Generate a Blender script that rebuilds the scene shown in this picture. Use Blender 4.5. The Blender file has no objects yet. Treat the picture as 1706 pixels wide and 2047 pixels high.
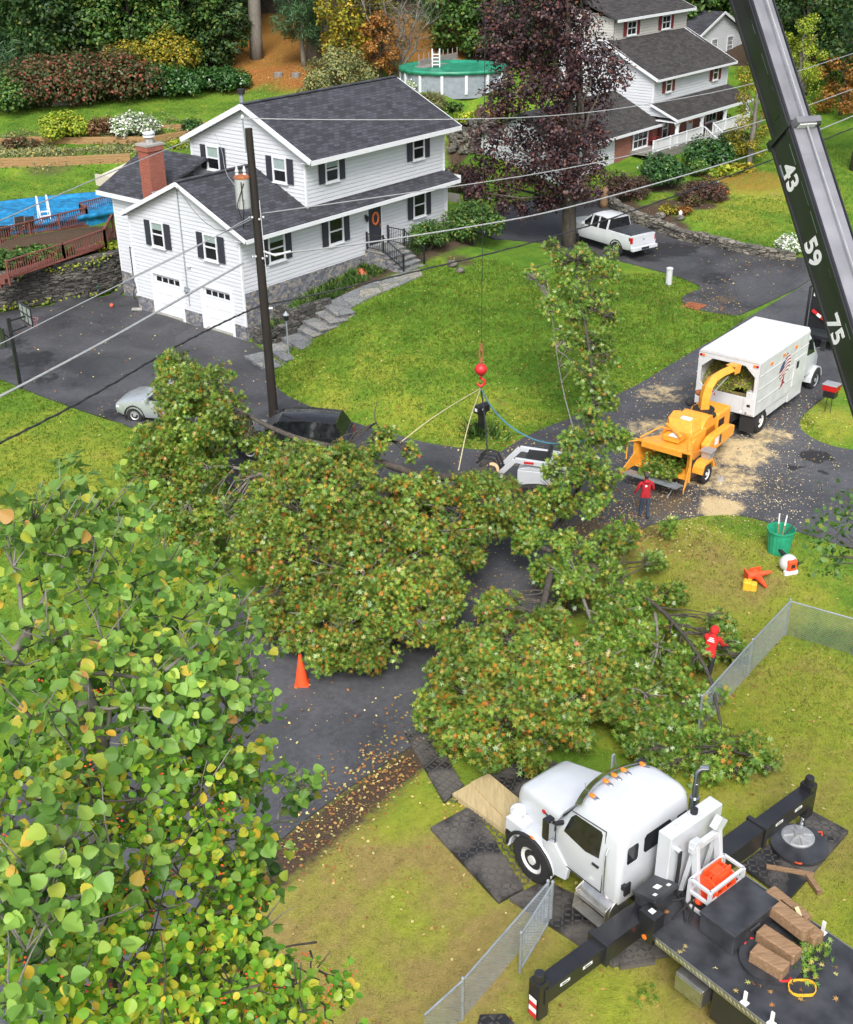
import bpy, math, random
import numpy as np
from mathutils import Matrix, Vector
from mathutils.geometry import delaunay_2d_cdt
# ---------------- camera, world, sun, exposure ----------------
scene = bpy.context.scene
COL = scene.collection
FPX, PITCH, ROLL, CAMZ = 2378.5, math.radians(27.823), math.radians(.639), 20.0
cp, sp = math.cos(PITCH), math.sin(PITCH)
fwd = np.array([0, cp, -sp]); rt0 = np.array([1., 0, 0]); dn0 = np.cross(fwd, rt0)
cr, sr = math.cos(ROLL), math.sin(ROLL)
RT = cr*rt0 + sr*dn0; DN = -sr*rt0 + cr*dn0
cam = bpy.data.cameras.new('camera'); camo = bpy.data.objects.new('camera', cam); COL.objects.link(camo)
cam.sensor_fit = 'HORIZONTAL'; cam.sensor_width = 36; cam.lens = FPX*36/1706
cam.clip_start = .1; cam.clip_end = 1200
mw = Matrix.Identity(4)
for i in range(3):
    mw[i][0] = RT[i]; mw[i][1] = -DN[i]; mw[i][2] = -fwd[i]
mw[2][3] = CAMZ
camo.matrix_world = mw
scene.camera = camo
SUN_EL, SUN_AZ = math.radians(48), math.radians(184)   # azimuth measured from +y towards +x
world = bpy.data.worlds.new('World'); scene.world = world; world.use_nodes = True
wn = world.node_tree; bg = wn.nodes['Background']
sky = wn.nodes.new('ShaderNodeTexSky'); sky.sky_type = 'NISHITA'; sky.sun_disc = False
sky.sun_elevation = SUN_EL; sky.sun_rotation = SUN_AZ; sky.air_density = 1.0; sky.dust_density = 4.0; sky.ozone_density = 1.0
hs = wn.nodes.new('ShaderNodeHueSaturation'); hs.inputs['Saturation'].default_value = .55
wn.links.new(sky.outputs[0], hs.inputs['Color']); wn.links.new(hs.outputs[0], bg.inputs['Color'])
bg.inputs['Strength'].default_value = .15
sun = bpy.data.lights.new('sun', 'SUN'); sun.energy = 1.9; sun.angle = math.radians(20); sun.color = (1, .97, .93)
suno = bpy.data.objects.new('sun', sun); COL.objects.link(suno)
sd = Vector((math.sin(SUN_AZ)*math.cos(SUN_EL), math.cos(SUN_AZ)*math.cos(SUN_EL), math.sin(SUN_EL)))
suno.rotation_euler = sd.to_track_quat('Z', 'Y').to_euler()
scene.view_settings.view_transform = 'Standard'; scene.view_settings.look = 'None'
scene.view_settings.gamma = 1; scene.view_settings.exposure = .72
scene.cycles.max_bounces = 6; scene.cycles.transparent_max_bounces = 12; scene.cycles.diffuse_bounces = 3
rng = np.random.default_rng(7); random.seed(7)
CAMP = np.array([0, 0, CAMZ])
def ray(px, py):
    d = RT*((px-853)/FPX) + DN*((py-1023.5)/FPX) + fwd
    return d
def atz(px, py, z):            # world point where the sight line meets height z
    d = ray(px, py); return CAMP + d*((z-CAMZ)/d[2])
def along(px, py, dist):       # world point at a distance along the sight line
    d = ray(px, py); return CAMP + d/np.linalg.norm(d)*dist
def onplane(px, py, n, p0):
    d = ray(px, py); n = np.array(n, float); return CAMP + d*(np.dot(n, np.array(p0)-CAMP)/np.dot(n, d))

# ---------------- mesh builder ----------------
def V3(p): return np.array(p, float)
class MB:
    def __init__(s): s.v = []; s.f = []; s.m = []
    def add(s, vs, fs, mi=0):
        o = len(s.v); s.v.extend([tuple(map(float, q)) for q in vs])
        for f in fs: s.f.append([i+o for i in f]); s.m.append(mi)
    def poly(s, pts, mi=0): s.add(pts, [list(range(len(pts)))], mi)
    def obox(s, c, ax, ay, az, mi=0):
        c, ax, ay, az = map(V3, (c, ax, ay, az))
        vs = [c+i*ax+j*ay+k*az for k in (-1, 1) for j in (-1, 1) for i in (-1, 1)]
        s.add(vs, [[0,2,3,1],[4,5,7,6],[0,1,5,4],[2,6,7,3],[0,4,6,2],[1,3,7,5]], mi)
    def box(s, lo, hi, mi=0):
        lo, hi = V3(lo), V3(hi); c = (lo+hi)/2; h = (hi-lo)/2
        s.obox(c, (h[0],0,0), (0,h[1],0), (0,0,h[2]), mi)
    def beam(s, p, q, w, h, mi=0, up=(0,0,1)):
        p, q = V3(p), V3(q); d = q-p; L = np.linalg.norm(d)
        if L < 1e-6: return
        d /= L; up = V3(up)
        if abs(np.dot(d, up)) > .98: up = np.array([1., 0, 0])
        sd = np.cross(d, up); sd /= np.linalg.norm(sd); u2 = np.cross(sd, d)
        s.obox((p+q)/2, d*L/2, sd*w/2, u2*h/2, mi)
    def tube(s, pts, r, n=8, mi=0, cap=True):
        pts = [V3(p) for p in pts]; k = len(pts)
        rs = r if hasattr(r, '__len__') else [r]*k
        prev = None; rings = []
        for i in range(k):
            t = pts[min(i+1, k-1)]-pts[max(i-1, 0)]; t = t/(np.linalg.norm(t)+1e-9)
            if prev is None:
                a = np.array([0, 0, 1.]) if abs(t[2]) < .9 else np.array([1., 0, 0])
                x = np.cross(t, a)
            else: x = prev-t*np.dot(prev, t)
            x /= np.linalg.norm(x)+1e-9; y = np.cross(t, x); prev = x
            rings.append([pts[i]+rs[i]*(math.cos(q)*x+math.sin(q)*y) for q in np.linspace(0, 2*math.pi, n, endpoint=False)])
        s.loft(rings, mi, cap)
    def loft(s, rings, mi=0, cap=True, closed=True):
        n = len(rings[0]); vs = [p for r in rings for p in r]; fs = []
        for i in range(len(rings)-1):
            for j in range(n if closed else n-1):
                a = i*n+j; b = i*n+(j+1) % n; fs.append([a, b, b+n, a+n])
        if cap: fs.append(list(range(n))[::-1]); fs.append(list(range((len(rings)-1)*n, len(rings)*n)))
        s.add(vs, fs, mi)
    def cyl(s, p, q, r0, r1=None, n=16, mi=0): s.tube([p, q], [r0, r0 if r1 is None else r1], n, mi)
    def prism(s, pts, ext, mi=0):
        pts = [V3(p) for p in pts]; e = V3(ext); n = len(pts)
        s.loft([pts, [p+e for p in pts]], mi)
    def lathe(s, prof, c, axis=(0,0,1), n=20, mi=0):
        ax = V3(axis); ax /= np.linalg.norm(ax); a = np.array([0,0,1.]) if abs(ax[2]) < .9 else np.array([1.,0,0])
        x = np.cross(ax, a); x /= np.linalg.norm(x); y = np.cross(ax, x); c = V3(c)
        s.loft([[c+ax*z+r*(math.cos(q)*x+math.sin(q)*y) for q in np.linspace(0, 2*math.pi, n, endpoint=False)] for r, z in prof], mi)
    def ball(s, c, r, nu=14, nv=9, mi=0):
        r = V3(r if hasattr(r, '__len__') else (r, r, r)); c = V3(c)
        s.loft([[c+r*np.array([math.sin(t)*math.cos(q), math.sin(t)*math.sin(q), math.cos(t)]) for q in np.linspace(0, 2*math.pi, nu, endpoint=False)]
                for t in np.linspace(.06, math.pi-.06, nv)], mi)
    def rbox(s, lo, hi, r, mi=0, n=3):       # box with rounded vertical edges and softened top
        lo, hi = V3(lo), V3(hi)
        def ring(z, ins):
            o = []
            for cx, cy, a0 in ((hi[0]-r, hi[1]-r, 0), (lo[0]+r, hi[1]-r, 90), (lo[0]+r, lo[1]+r, 180), (hi[0]-r, lo[1]+r, 270)):
                for k in range(n+1):
                    a = math.radians(a0+90*k/n); o.append((cx+(r-ins)*math.cos(a), cy+(r-ins)*math.sin(a), z))
            return o
        s.loft([ring(lo[2], 0), ring(hi[2]-r*.6, 0), ring(hi[2]-r*.18, r*.18), ring(hi[2], r*.6)], mi)
def setp(o, label=None, cat=None, group=None, kind=None):
    for k, v in (('label', label), ('category', cat), ('group', group), ('kind', kind)):
        if v: o[k] = v
    return o
def obj(name, b, mats, parent=None, smooth=False, bevel=0, w=False, label=None, mesh=None):
    if mesh is None:
        me = bpy.data.meshes.new(name)
        vs = b.v
        if w and parent is not None:
            iv = parent.matrix_basis.inverted(); vs = [tuple(iv @ Vector(q)) for q in vs]
        me.from_pydata(vs, [], b.f)
        for m in (mats if isinstance(mats, (list, tuple)) else [mats]): me.materials.append(m)
        me.polygons.foreach_set('material_index', b.m)
        if smooth: me.polygons.foreach_set('use_smooth', [True]*len(me.polygons))
        me.validate(); me.update()
        if smooth and smooth is not True: me.set_sharp_from_angle(angle=math.radians(smooth))
    else: me = mesh
    o = bpy.data.objects.new(name, me); COL.objects.link(o)
    if parent is not None: o.parent = parent
    if bevel:
        md = o.modifiers.new('bevel', 'BEVEL'); md.width = bevel; md.segments = 2; md.limit_method = 'ANGLE'; md.angle_limit = math.radians(35)
    if label: o['label'] = label
    return o
def solo(name, b, mats, label, cat, group=None, kind=None, smooth=False, bevel=0, at=None):   # a thing that is one mesh, origin at its base
    vs = np.array(b.v); c = V3(at) if at is not None else np.array([vs[:,0].mean(), vs[:,1].mean(), vs[:,2].min()])
    b.v = [tuple(q) for q in (vs-c)]
    o = obj(name, b, mats, None, smooth, bevel); o.location = c
    return setp(o, label, cat, group, kind)
def thing(name, label, cat, loc, rz=0, group=None):
    o = bpy.data.objects.new(name, None); COL.objects.link(o); o.location = tuple(map(float, loc)); o.rotation_euler = (0, 0, rz)
    o.matrix_basis = Matrix.Translation(tuple(map(float, loc))) @ Matrix.Rotation(rz, 4, 'Z')
    return setp(o, label, cat, group)
def dup(root, loc, rz=0, label=None, group=None, sc=1):
    r = root.copy(); COL.objects.link(r); r.location = tuple(map(float, loc)); r.rotation_euler = (0, 0, rz); r.scale = (sc, sc, sc)
    if label: r['label'] = label
    if group: r['group'] = group
    for ch in root.children:
        c = ch.copy(); COL.objects.link(c); c.parent = r
        for g in ch.children:
            d = g.copy(); COL.objects.link(d); d.parent = c
    return r

# ---------------- materials ----------------
def new_mat(name):
    m = bpy.data.materials.new(name); m.use_nodes = True; nt = m.node_tree
    return m, nt, nt.nodes['Principled BSDF']
def N(nt, t, **kw):
    n = nt.nodes.new('ShaderNode'+t)
    for k, v in kw.items():
        if k in n.inputs: n.inputs[k].default_value = v
        else: setattr(n, k, v)
    return n
def ramp(nt, stops, interp='LINEAR'):
    n = nt.nodes.new('ShaderNodeValToRGB'); e = n.color_ramp.elements; n.color_ramp.interpolation = interp
    while len(e) < len(stops): e.new(.5)
    for i, (p, c) in enumerate(stops): e[i].position = p; e[i].color = (*c, 1)
    return n
def L(nt, a, b): nt.links.new(a, b)
def coords(nt, scale=(1,1,1), kind='Object'):
    tc = N(nt, 'TexCoord'); mp = N(nt, 'Mapping'); mp.inputs['Scale'].default_value = scale
    L(nt, tc.outputs[kind], mp.inputs['Vector']); return mp.outputs[0]
def pos(nt, scale=(1,1,1)):
    g = N(nt, 'NewGeometry'); mp = N(nt, 'Mapping'); mp.inputs['Scale'].default_value = scale
    L(nt, g.outputs['Position'], mp.inputs['Vector']); return mp.outputs[0]
def bump(nt, bs, h, strength=.3, dist=.02):
    b = N(nt, 'Bump'); b.inputs['Strength'].default_value = strength; b.inputs['Distance'].default_value = dist
    L(nt, h, b.inputs['Height']); L(nt, b.outputs[0], bs.inputs['Normal'])
def plain(name, col, rough=.5, metal=0, var=.15, scale=6, spec=.5, coat=0, b=0):
    m, nt, bs = new_mat(name)
    no = N(nt, 'TexNoise', Scale=scale, Detail=6); L(nt, coords(nt), no.inputs['Vector'])
    lo = tuple(max(0, c*(1-var)) for c in col); hi = tuple(min(1, c*(1+var*.7)) for c in col)
    r = ramp(nt, [(.3, lo), (.7, hi)]); L(nt, no.outputs[0], r.inputs[0]); L(nt, r.outputs[0], bs.inputs['Base Color'])
    rr = N(nt, 'MapRange'); rr.inputs['To Min'].default_value = max(0, rough-.1); rr.inputs['To Max'].default_value = min(1, rough+.12)
    L(nt, no.outputs[0], rr.inputs[0]); L(nt, rr.outputs[0], bs.inputs['Roughness'])
    bs.inputs['Metallic'].default_value = metal; bs.inputs['Specular IOR Level'].default_value = spec
    if coat: bs.inputs['Coat Weight'].default_value = coat; bs.inputs['Coat Roughness'].default_value = .08
    if b: bump(nt, bs, no.outputs[0], b)
    return m
def leafmat(name, stops, rough=.5, trans=.3, spec=.35, extra=None):
    m, nt, bs = new_mat(name); g = N(nt, 'NewGeometry')
    r = ramp(nt, stops); L(nt, g.outputs['Random Per Island'], r.inputs[0])
    n = N(nt, 'TexNoise', Scale=.7, Detail=2); L(nt, pos(nt), n.inputs['Vector'])
    h = N(nt, 'HueSaturation'); mr = N(nt, 'MapRange'); mr.inputs['From Min'].default_value = .3; mr.inputs['From Max'].default_value = .7
    mr.inputs['To Min'].default_value = .7; mr.inputs['To Max'].default_value = 1.3
    L(nt, n.outputs[0], mr.inputs[0]); L(nt, mr.outputs[0], h.inputs['Value']); L(nt, r.outputs[0], h.inputs['Color'])
    L(nt, h.outputs[0], bs.inputs['Base Color']); bs.inputs['Roughness'].default_value = rough; bs.inputs['Specular IOR Level'].default_value = spec
    tl = N(nt, 'BsdfTranslucent'); L(nt, h.outputs[0], tl.inputs['Color'])
    mx = N(nt, 'MixShader'); mx.inputs[0].default_value = trans
    out = nt.nodes['Material Output']; L(nt, bs.outputs[0], mx.inputs[1]); L(nt, tl.outputs[0], mx.inputs[2]); L(nt, mx.outputs[0], out.inputs['Surface'])
    return m
M = {}
def asphalt(name, col, attr=False, patch=.5, rough=.75):
    m, nt, bs = new_mat(name); p = pos(nt)
    a = N(nt, 'TexNoise', Scale=45, Detail=5); b = N(nt, 'TexNoise', Scale=.35, Detail=5, Distortion=.6)
    for n in (a, b): L(nt, p, n.inputs['Vector'])
    r1 = ramp(nt, [(.25, tuple(c*.62 for c in col)), (.75, tuple(c*1.3 for c in col))]); L(nt, a.outputs[0], r1.inputs[0])
    r2 = ramp(nt, [(.36, (1-patch,)*3), (.6, (1.12,)*3)]); L(nt, b.outputs[0], r2.inputs[0])
    mx = N(nt, 'Mix', data_type='RGBA', blend_type='MULTIPLY'); mx.inputs[0].default_value = 1
    L(nt, r1.outputs[0], mx.inputs[6]); L(nt, r2.outputs[0], mx.inputs[7]); col_out = mx.outputs[2]
    c3 = N(nt, 'TexNoise', Scale=5, Detail=10, Roughness=.7, Distortion=.3); L(nt, p, c3.inputs['Vector']); r3 = ramp(nt, [(.35, (.78,)*3), (.66, (1.22,)*3)]); L(nt, c3.outputs[0], r3.inputs[0])
    vo = N(nt, 'TexVoronoi', Scale=.28, feature='DISTANCE_TO_EDGE'); nv = N(nt, 'Mix', data_type='RGBA'); nv.inputs[0].default_value = .35; L(nt, p, nv.inputs[6]); L(nt, c3.outputs['Color'], nv.inputs[7]); L(nt, nv.outputs[2], vo.inputs['Vector'])
    rc = ramp(nt, [(0, (.72,)*3), (.003, (.85,)*3), (.006, (1,)*3)]); L(nt, vo.outputs[0], rc.inputs[0])
    for q_ in (r3, rc):
        mq = N(nt, 'Mix', data_type='RGBA', blend_type='MULTIPLY'); mq.inputs[0].default_value = 1; L(nt, col_out, mq.inputs[6]); L(nt, q_.outputs[0], mq.inputs[7]); col_out = mq.outputs[2]
    rr = N(nt, 'MapRange'); rr.inputs['To Min'].default_value = rough-.3; rr.inputs['To Max'].default_value = rough+.2
    L(nt, b.outputs[0], rr.inputs[0]); L(nt, rr.outputs[0], bs.inputs['Roughness'])
    if attr:
        at = N(nt, 'Attribute', attribute_name='zone'); sp_ = N(nt, 'SeparateColor'); L(nt, at.outputs['Color'], sp_.inputs[0])
        nz = N(nt, 'TexNoise', Scale=2.2, Detail=9, Roughness=.75); L(nt, p, nz.inputs['Vector'])
        for ch, c1, c2 in ((0, (.36, .27, .14), (.62, .5, .28)), (1, (.06, .045, .03), (.15, .11, .07)), (2, (.011, .011, .013), (.02, .02, .022))):
            ad = N(nt, 'Math', operation='ADD'); L(nt, sp_.outputs[ch], ad.inputs[0]); L(nt, nz.outputs[0], ad.inputs[1])
            st = N(nt, 'MapRange'); st.inputs['From Min'].default_value = .92; st.inputs['From Max'].default_value = 1.12 if ch < 2 else 1.0; L(nt, ad.outputs[0], st.inputs[0])
            fc = ramp(nt, [(.3, c1), (.7, c2)]); L(nt, a.outputs[0], fc.inputs[0])
            m2 = N(nt, 'Mix', data_type='RGBA'); L(nt, st.outputs[0], m2.inputs[0]); L(nt, col_out, m2.inputs[6]); L(nt, fc.outputs[0], m2.inputs[7]); col_out = m2.outputs[2]
    L(nt, col_out, bs.inputs['Base Color']); bump(nt, bs, a.outputs[0], .35, .012)
    return m
M['road'] = asphalt('road_asphalt', (.066, .068, .076), True, .25)
M['drive'] = asphalt('driveway_asphalt', (.056, .057, .063), True, .45)
def siding_m(name, col):
    m, nt, bs = new_mat(name); n = N(nt, 'TexNoise', Scale=.6, Detail=5); L(nt, coords(nt, (1, 1, 3)), n.inputs['Vector'])
    r = ramp(nt, [(.3, tuple(c*.93 for c in col)), (.65, col)]); L(nt, n.outputs[0], r.inputs[0]); L(nt, r.outputs[0], bs.inputs['Base Color'])
    bs.inputs['Roughness'].default_value = .55
    return m
M['siding'] = siding_m('white_vinyl_siding', (.6, .62, .655)); M['siding_grey'] = siding_m('grey_siding', (.5, .49, .46))
M['trim'] = plain('white_trim', (.66, .68, .71), .45, var=.04)
M['shutter'] = plain('dark_shutter', (.03, .032, .045), .5, var=.2); M['red_shutter'] = plain('red_shutter', (.16, .018, .022), .5, var=.2)
def shingle(name, col, sw=False):
    m, nt, bs = new_mat(name); tc = N(nt, 'TexCoord'); s = N(nt, 'SeparateXYZ'); c = N(nt, 'CombineXYZ'); L(nt, tc.outputs['Object'], s.inputs[0])
    L(nt, s.outputs[1 if sw else 0], c.inputs[0]); ml = N(nt, 'Math', operation='MULTIPLY'); ml.inputs[1].default_value = 2.2
    L(nt, s.outputs[2], ml.inputs[0]); L(nt, ml.outputs[0], c.inputs[1])
    br = N(nt, 'TexBrick'); br.inputs['Scale'].default_value = 1; br.inputs['Brick Width'].default_value = .42; br.inputs['Row Height'].default_value = .2
    br.inputs['Mortar Size'].default_value = .014; br.inputs['Color1'].default_value = (*[x*.6 for x in col], 1); br.inputs['Color2'].default_value = (*[x*1.45 for x in col], 1)
    br.inputs['Mortar'].default_value = (*[x*.35 for x in col], 1); br.inputs['Bias'].default_value = 0; L(nt, c.outputs[0], br.inputs['Vector'])
    n = N(nt, 'TexNoise', Scale=14, Detail=6); L(nt, tc.outputs['Object'], n.inputs['Vector'])
    r = ramp(nt, [(.3, (.72,)*3), (.7, (1.25,)*3)]); L(nt, n.outputs[0], r.inputs[0])
    mx = N(nt, 'Mix', data_type='RGBA', blend_type='MULTIPLY'); mx.inputs[0].default_value = 1; L(nt, br.outputs[0], mx.inputs[6]); L(nt, r.outputs[0], mx.inputs[7])
    L(nt, mx.outputs[2], bs.inputs['Base Color']); bs.inputs['Roughness'].default_value = .9; bump(nt, bs, br.outputs['Fac'], .5, -.02)
    return m
M['shingle'] = shingle('charcoal_shingle', (.04, .042, .052)); M['shingle_side'] = shingle('charcoal_shingle_side', (.04, .042, .052), True)
M['shingle_brown'] = shingle('weathered_shingle', (.038, .035, .034))
def stone_m(name, cols, scale, mortar=(.2, .19, .18), sq=(1, 1, 1.5), mw_=.06):
    m, nt, bs = new_mat(name); v = coords(nt, sq)
    n0 = N(nt, 'TexNoise', Scale=3); L(nt, v, n0.inputs['Vector']); mxv = N(nt, 'Mix', data_type='RGBA'); mxv.inputs[0].default_value = .12
    L(nt, v, mxv.inputs[6]); L(nt, n0.outputs['Color'], mxv.inputs[7])
    a = N(nt, 'TexVoronoi', Scale=scale, distance='CHEBYCHEV'); L(nt, mxv.outputs[2], a.inputs['Vector'])
    e = N(nt, 'TexVoronoi', Scale=scale, feature='DISTANCE_TO_EDGE'); L(nt, mxv.outputs[2], e.inputs['Vector'])
    a2 = N(nt, 'TexVoronoi', Scale=scale); L(nt, mxv.outputs[2], a2.inputs['Vector'])
    sc = N(nt, 'SeparateColor'); L(nt, a2.outputs['Color'], sc.inputs[0])
    r = ramp(nt, cols, 'CONSTANT'); L(nt, sc.outputs[0], r.inputs[0])
    st = N(nt, 'MapRange'); st.inputs['From Max'].default_value = mw_; L(nt, e.outputs[0], st.inputs[0])
    n = N(nt, 'TexNoise', Scale=9, Detail=8); L(nt, v, n.inputs['Vector']); rn = ramp(nt, [(.3, (.6,)*3), (.7, (1.3,)*3)]); L(nt, n.outputs[0], rn.inputs[0])
    mm = N(nt, 'Mix', data_type='RGBA', blend_type='MULTIPLY'); mm.inputs[0].default_value = 1; L(nt, r.outputs[0], mm.inputs[6]); L(nt, rn.outputs[0], mm.inputs[7])
    mx = N(nt, 'Mix', data_type='RGBA'); L(nt, st.outputs[0], mx.inputs[0]); mx.inputs[6].default_value = (*mortar, 1); L(nt, mm.outputs[2], mx.inputs[7])
    L(nt, mx.outputs[2], bs.inputs['Base Color']); bs.inputs['Roughness'].default_value = .9; bump(nt, bs, st.outputs[0], .8, .03)
    return m
M['veneer'] = stone_m('stone_veneer', [(0, (.13, .14, .17)), (.3, (.2, .21, .24)), (.55, (.1, .105, .13)), (.72, (.3, .27, .21)), (.86, (.24, .235, .23))], 5.6)
M['drystone'] = stone_m('dry_stacked_stone', [(0, (.07, .068, .062)), (.3, (.1, .095, .085)), (.6, (.05, .05, .045)), (.8, (.14, .13, .115))], 2.6, (.012, .012, .01), (1, 1, 3.2), .09)
M['fieldstone'] = stone_m('fieldstone', [(0, (.14, .13, .11)), (.3, (.2, .185, .15)), (.6, (.1, .095, .08)), (.8, (.26, .24, .2))], 2.2, (.03, .028, .024), (1, 1, 2.4), .1)
M['slate'] = stone_m('flagstone', [(0, (.17, .18, .18)), (.3, (.22, .22, .21)), (.6, (.14, .15, .16)), (.8, (.24, .23, .2))], 1.3, (.09, .085, .075), (1, 1, 1), .02)
def brick_m(name, c1, c2, mort, soot=None):
    m, nt, bs = new_mat(name); tc = N(nt, 'TexCoord'); s = N(nt, 'SeparateXYZ'); L(nt, tc.outputs['Object'], s.inputs[0]); c = N(nt, 'CombineXYZ')
    ad = N(nt, 'Math', operation='ADD'); L(nt, s.outputs[0], ad.inputs[0]); L(nt, s.outputs[1], ad.inputs[1]); L(nt, ad.outputs[0], c.inputs[0]); L(nt, s.outputs[2], c.inputs[1])
    br = N(nt, 'TexBrick'); br.inputs['Scale'].default_value = 1; br.inputs['Brick Width'].default_value = .22; br.inputs['Row Height'].default_value = .075; br.inputs['Mortar Size'].default_value = .008
    br.inputs['Color1'].default_value = (*c1, 1); br.inputs['Color2'].default_value = (*c2, 1); br.inputs['Mortar'].default_value = (*mort, 1); L(nt, c.outputs[0], br.inputs['Vector'])
    co = br.outputs[0]
    n = N(nt, 'TexNoise', Scale=1.6, Detail=6); L(nt, tc.outputs['Object'], n.inputs['Vector'])
    if soot:
        mr = N(nt, 'MapRange'); mr.inputs['From Min'].default_value = soot[0]; mr.inputs['From Max'].default_value = soot[1]; L(nt, s.outputs[2], mr.inputs[0])
        mu = N(nt, 'Math', operation='MULTIPLY'); L(nt, mr.outputs[0], mu.inputs[0]); L(nt, n.outputs[0], mu.inputs[1]); m3 = N(nt, 'MapRange'); m3.inputs['From Min'].default_value = .28; m3.inputs['From Max'].default_value = .4; L(nt, mu.outputs[0], m3.inputs[0])
        mx = N(nt, 'Mix', data_type='RGBA'); L(nt, m3.outputs[0], mx.inputs[0]); L(nt, co, mx.inputs[6]); mx.inputs[7].default_value = (.03, .022, .02, 1); co = mx.outputs[2]
    L(nt, co, bs.inputs['Base Color']); bs.inputs['Roughness'].default_value = .9; bump(nt, bs, br.outputs['Fac'], .5, -.015)
    return m
M['brick'] = brick_m('red_brick', (.22, .05, .03), (.3, .085, .05), (.25, .2, .17)); M['chimney'] = brick_m('chimney_brick', (.26, .055, .032), (.33, .085, .05), (.22, .16, .13), (7.9, 8.9))
def wood_m(name, c1, c2, sc=(1, 1, 12), rough=.75):
    m, nt, bs = new_mat(name); n = N(nt, 'TexNoise', Scale=2.5, Detail=8, Roughness=.65); L(nt, coords(nt, sc), n.inputs['Vector'])
    r = ramp(nt, [(.3, c1), (.7, c2)]); L(nt, n.outputs[0], r.inputs[0]); L(nt, r.outputs[0], bs.inputs['Base Color']); bs.inputs['Roughness'].default_value = rough; bump(nt, bs, n.outputs[0], .3, .01)
    return m
M['timber'] = wood_m('treated_timber', (.2, .11, .045), (.4, .25, .11)); M['deckwood'] = wood_m('stained_deck_wood', (.11, .034, .026), (.18, .062, .046))
M['polewood'] = wood_m('creosoted_pole', (.008, .006, .005), (.024, .017, .013), (6, 6, .6)); M['greywood'] = wood_m('grey_weathered_wood', (.14, .13, .12), (.28, .26, .24))
M['bark'] = wood_m('bark', (.03, .024, .018), (.1, .085, .07), (3, 3, .7), .9); M['barkgrey'] = wood_m('grey_bark', (.1, .09, .075), (.24, .22, .19), (4, 4, 1.2), .85)
M['cutwood'] = wood_m('cut_oak', (.5, .33, .17), (.66, .48, .28), (6, 6, 6)); M['crib'] = wood_m('cribbing_wood', (.15, .085, .042), (.34, .215, .12), (1.2, 9, 9))
M['plywood'] = wood_m('timber_mat', (.33, .25, .12), (.5, .4, .22), (8, 1, 1))
M['glass'] = plain('dark_window_glass', (.012, .014, .016), .06, var=.5, spec=.8); M['glass_blind'] = plain('window_with_blind', (.28, .36, .35), .12, var=.1, spec=.7)
M['white'] = plain('white_paint', (.53, .555, .585), .35, var=.05, scale=2, coat=.5); M['white_dirty'] = plain('used_white_paint', (.58, .59, .6), .45, var=.1, scale=2.5, coat=.2)
M['black'] = plain('black_paint', (.016, .016, .019), .35, var=.35, scale=1.5, coat=.35); M['blackflat'] = plain('matt_black', (.015, .015, .016), .7, var=.3)
M['rubber'] = plain('tyre_rubber', (.018, .018, .019), .8, var=.35, scale=20); M['rim'] = plain('pale_rim', (.62, .62, .6), .35, var=.08)
M['chrome'] = plain('chrome', (.62, .62, .63), .16, 1, var=.1); M['steel'] = plain('brushed_steel', (.5, .49, .47), .3, .92, var=.15); M['alum'] = plain('cast_aluminium', (.45, .46, .47), .5, .6, var=.15)
M['galv'] = plain('galvanised_steel', (.34, .38, .41), .5, .5, var=.15); M['orange'] = plain('orange_paint', (.8, .33, .035), .45, var=.12, coat=.2); M['amber'] = plain('amber_lens', (.85, .2, .02), .25, var=.1)
M['cone'] = plain('safety_orange_plastic', (.82, .085, .02), .5, var=.12); M['red'] = plain('red_paint', (.55, .02, .025), .45, var=.2); M['redcloth'] = plain('red_cloth', (.42, .015, .025), .9, var=.25, scale=9, b=.5)
M['brightred'] = plain('bright_red_cloth', (.62, .02, .02), .9, var=.25, scale=9, b=.5); M['denim'] = plain('denim', (.035, .055, .1), .9, var=.35, scale=14); M['darkcloth'] = plain('dark_cloth', (.02, .02, .022), .9, var=.3)
M['skin'] = plain('skin', (.42, .24, .17), .6, var=.08); M['hair'] = plain('dark_hair', (.03, .02, .015), .7); M['boot'] = plain('boots', (.04, .03, .02), .7)
M['tail'] = plain('tail_lamp_red', (.4, .01, .012), .2, var=.15); M['silver'] = plain('silver_car_paint', (.5, .54, .57), .3, .5, var=.05, coat=.6); M['darkcar'] = plain('black_car_paint', (.014, .015, .018), .25, .3, var=.2, coat=.8)
M['green_plastic'] = plain('green_plastic', (.02, .3, .16), .5, var=.2); M['yellow'] = plain('yellow_plastic', (.78, .45, .03), .55, var=.12); M['concrete'] = plain('concrete', (.32, .31, .29), .85, var=.2, b=.2)
M['blue_cover'] = plain('blue_pool_cover', (.015, .2, .42), .35, var=.45, scale=3); M['green_cover'] = plain('green_pool_cover', (.02, .22, .13), .4, var=.3, scale=1.5); M['poolwall'] = plain('pool_wall', (.3, .34, .38), .4, .2, var=.15, scale=3)
M['bluerope'] = plain('blue_rope', (.05, .17, .23), .8); M['rope'] = plain('tan_rope', (.48, .42, .25), .85); M['cable'] = plain('black_cable', (.02, .021, .023), .6); M['cablegrey'] = plain('grey_cable', (.3, .31, .32), .5)
M['transf'] = plain('grey_transformer', (.5, .52, .53), .45, var=.06); M['rust'] = plain('rust', (.3, .1, .04), .85, var=.4); M['label'] = plain('white_label', (.75, .75, .74), .6, var=.05); M['mulch'] = plain('mulch', (.03, .02, .015), .95, var=.6, scale=30, b=.6)  # mulch brown only colours the shade sheet behind the deck lattice
M['beige'] = plain('beige_canvas', (.5, .46, .37), .8, var=.06); M['clayorange'] = plain('orange_pumpkin', (.72, .2, .03), .6, var=.15); M['hosered'] = plain('red_hose', (.5, .1, .05), .5, var=.1)
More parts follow.
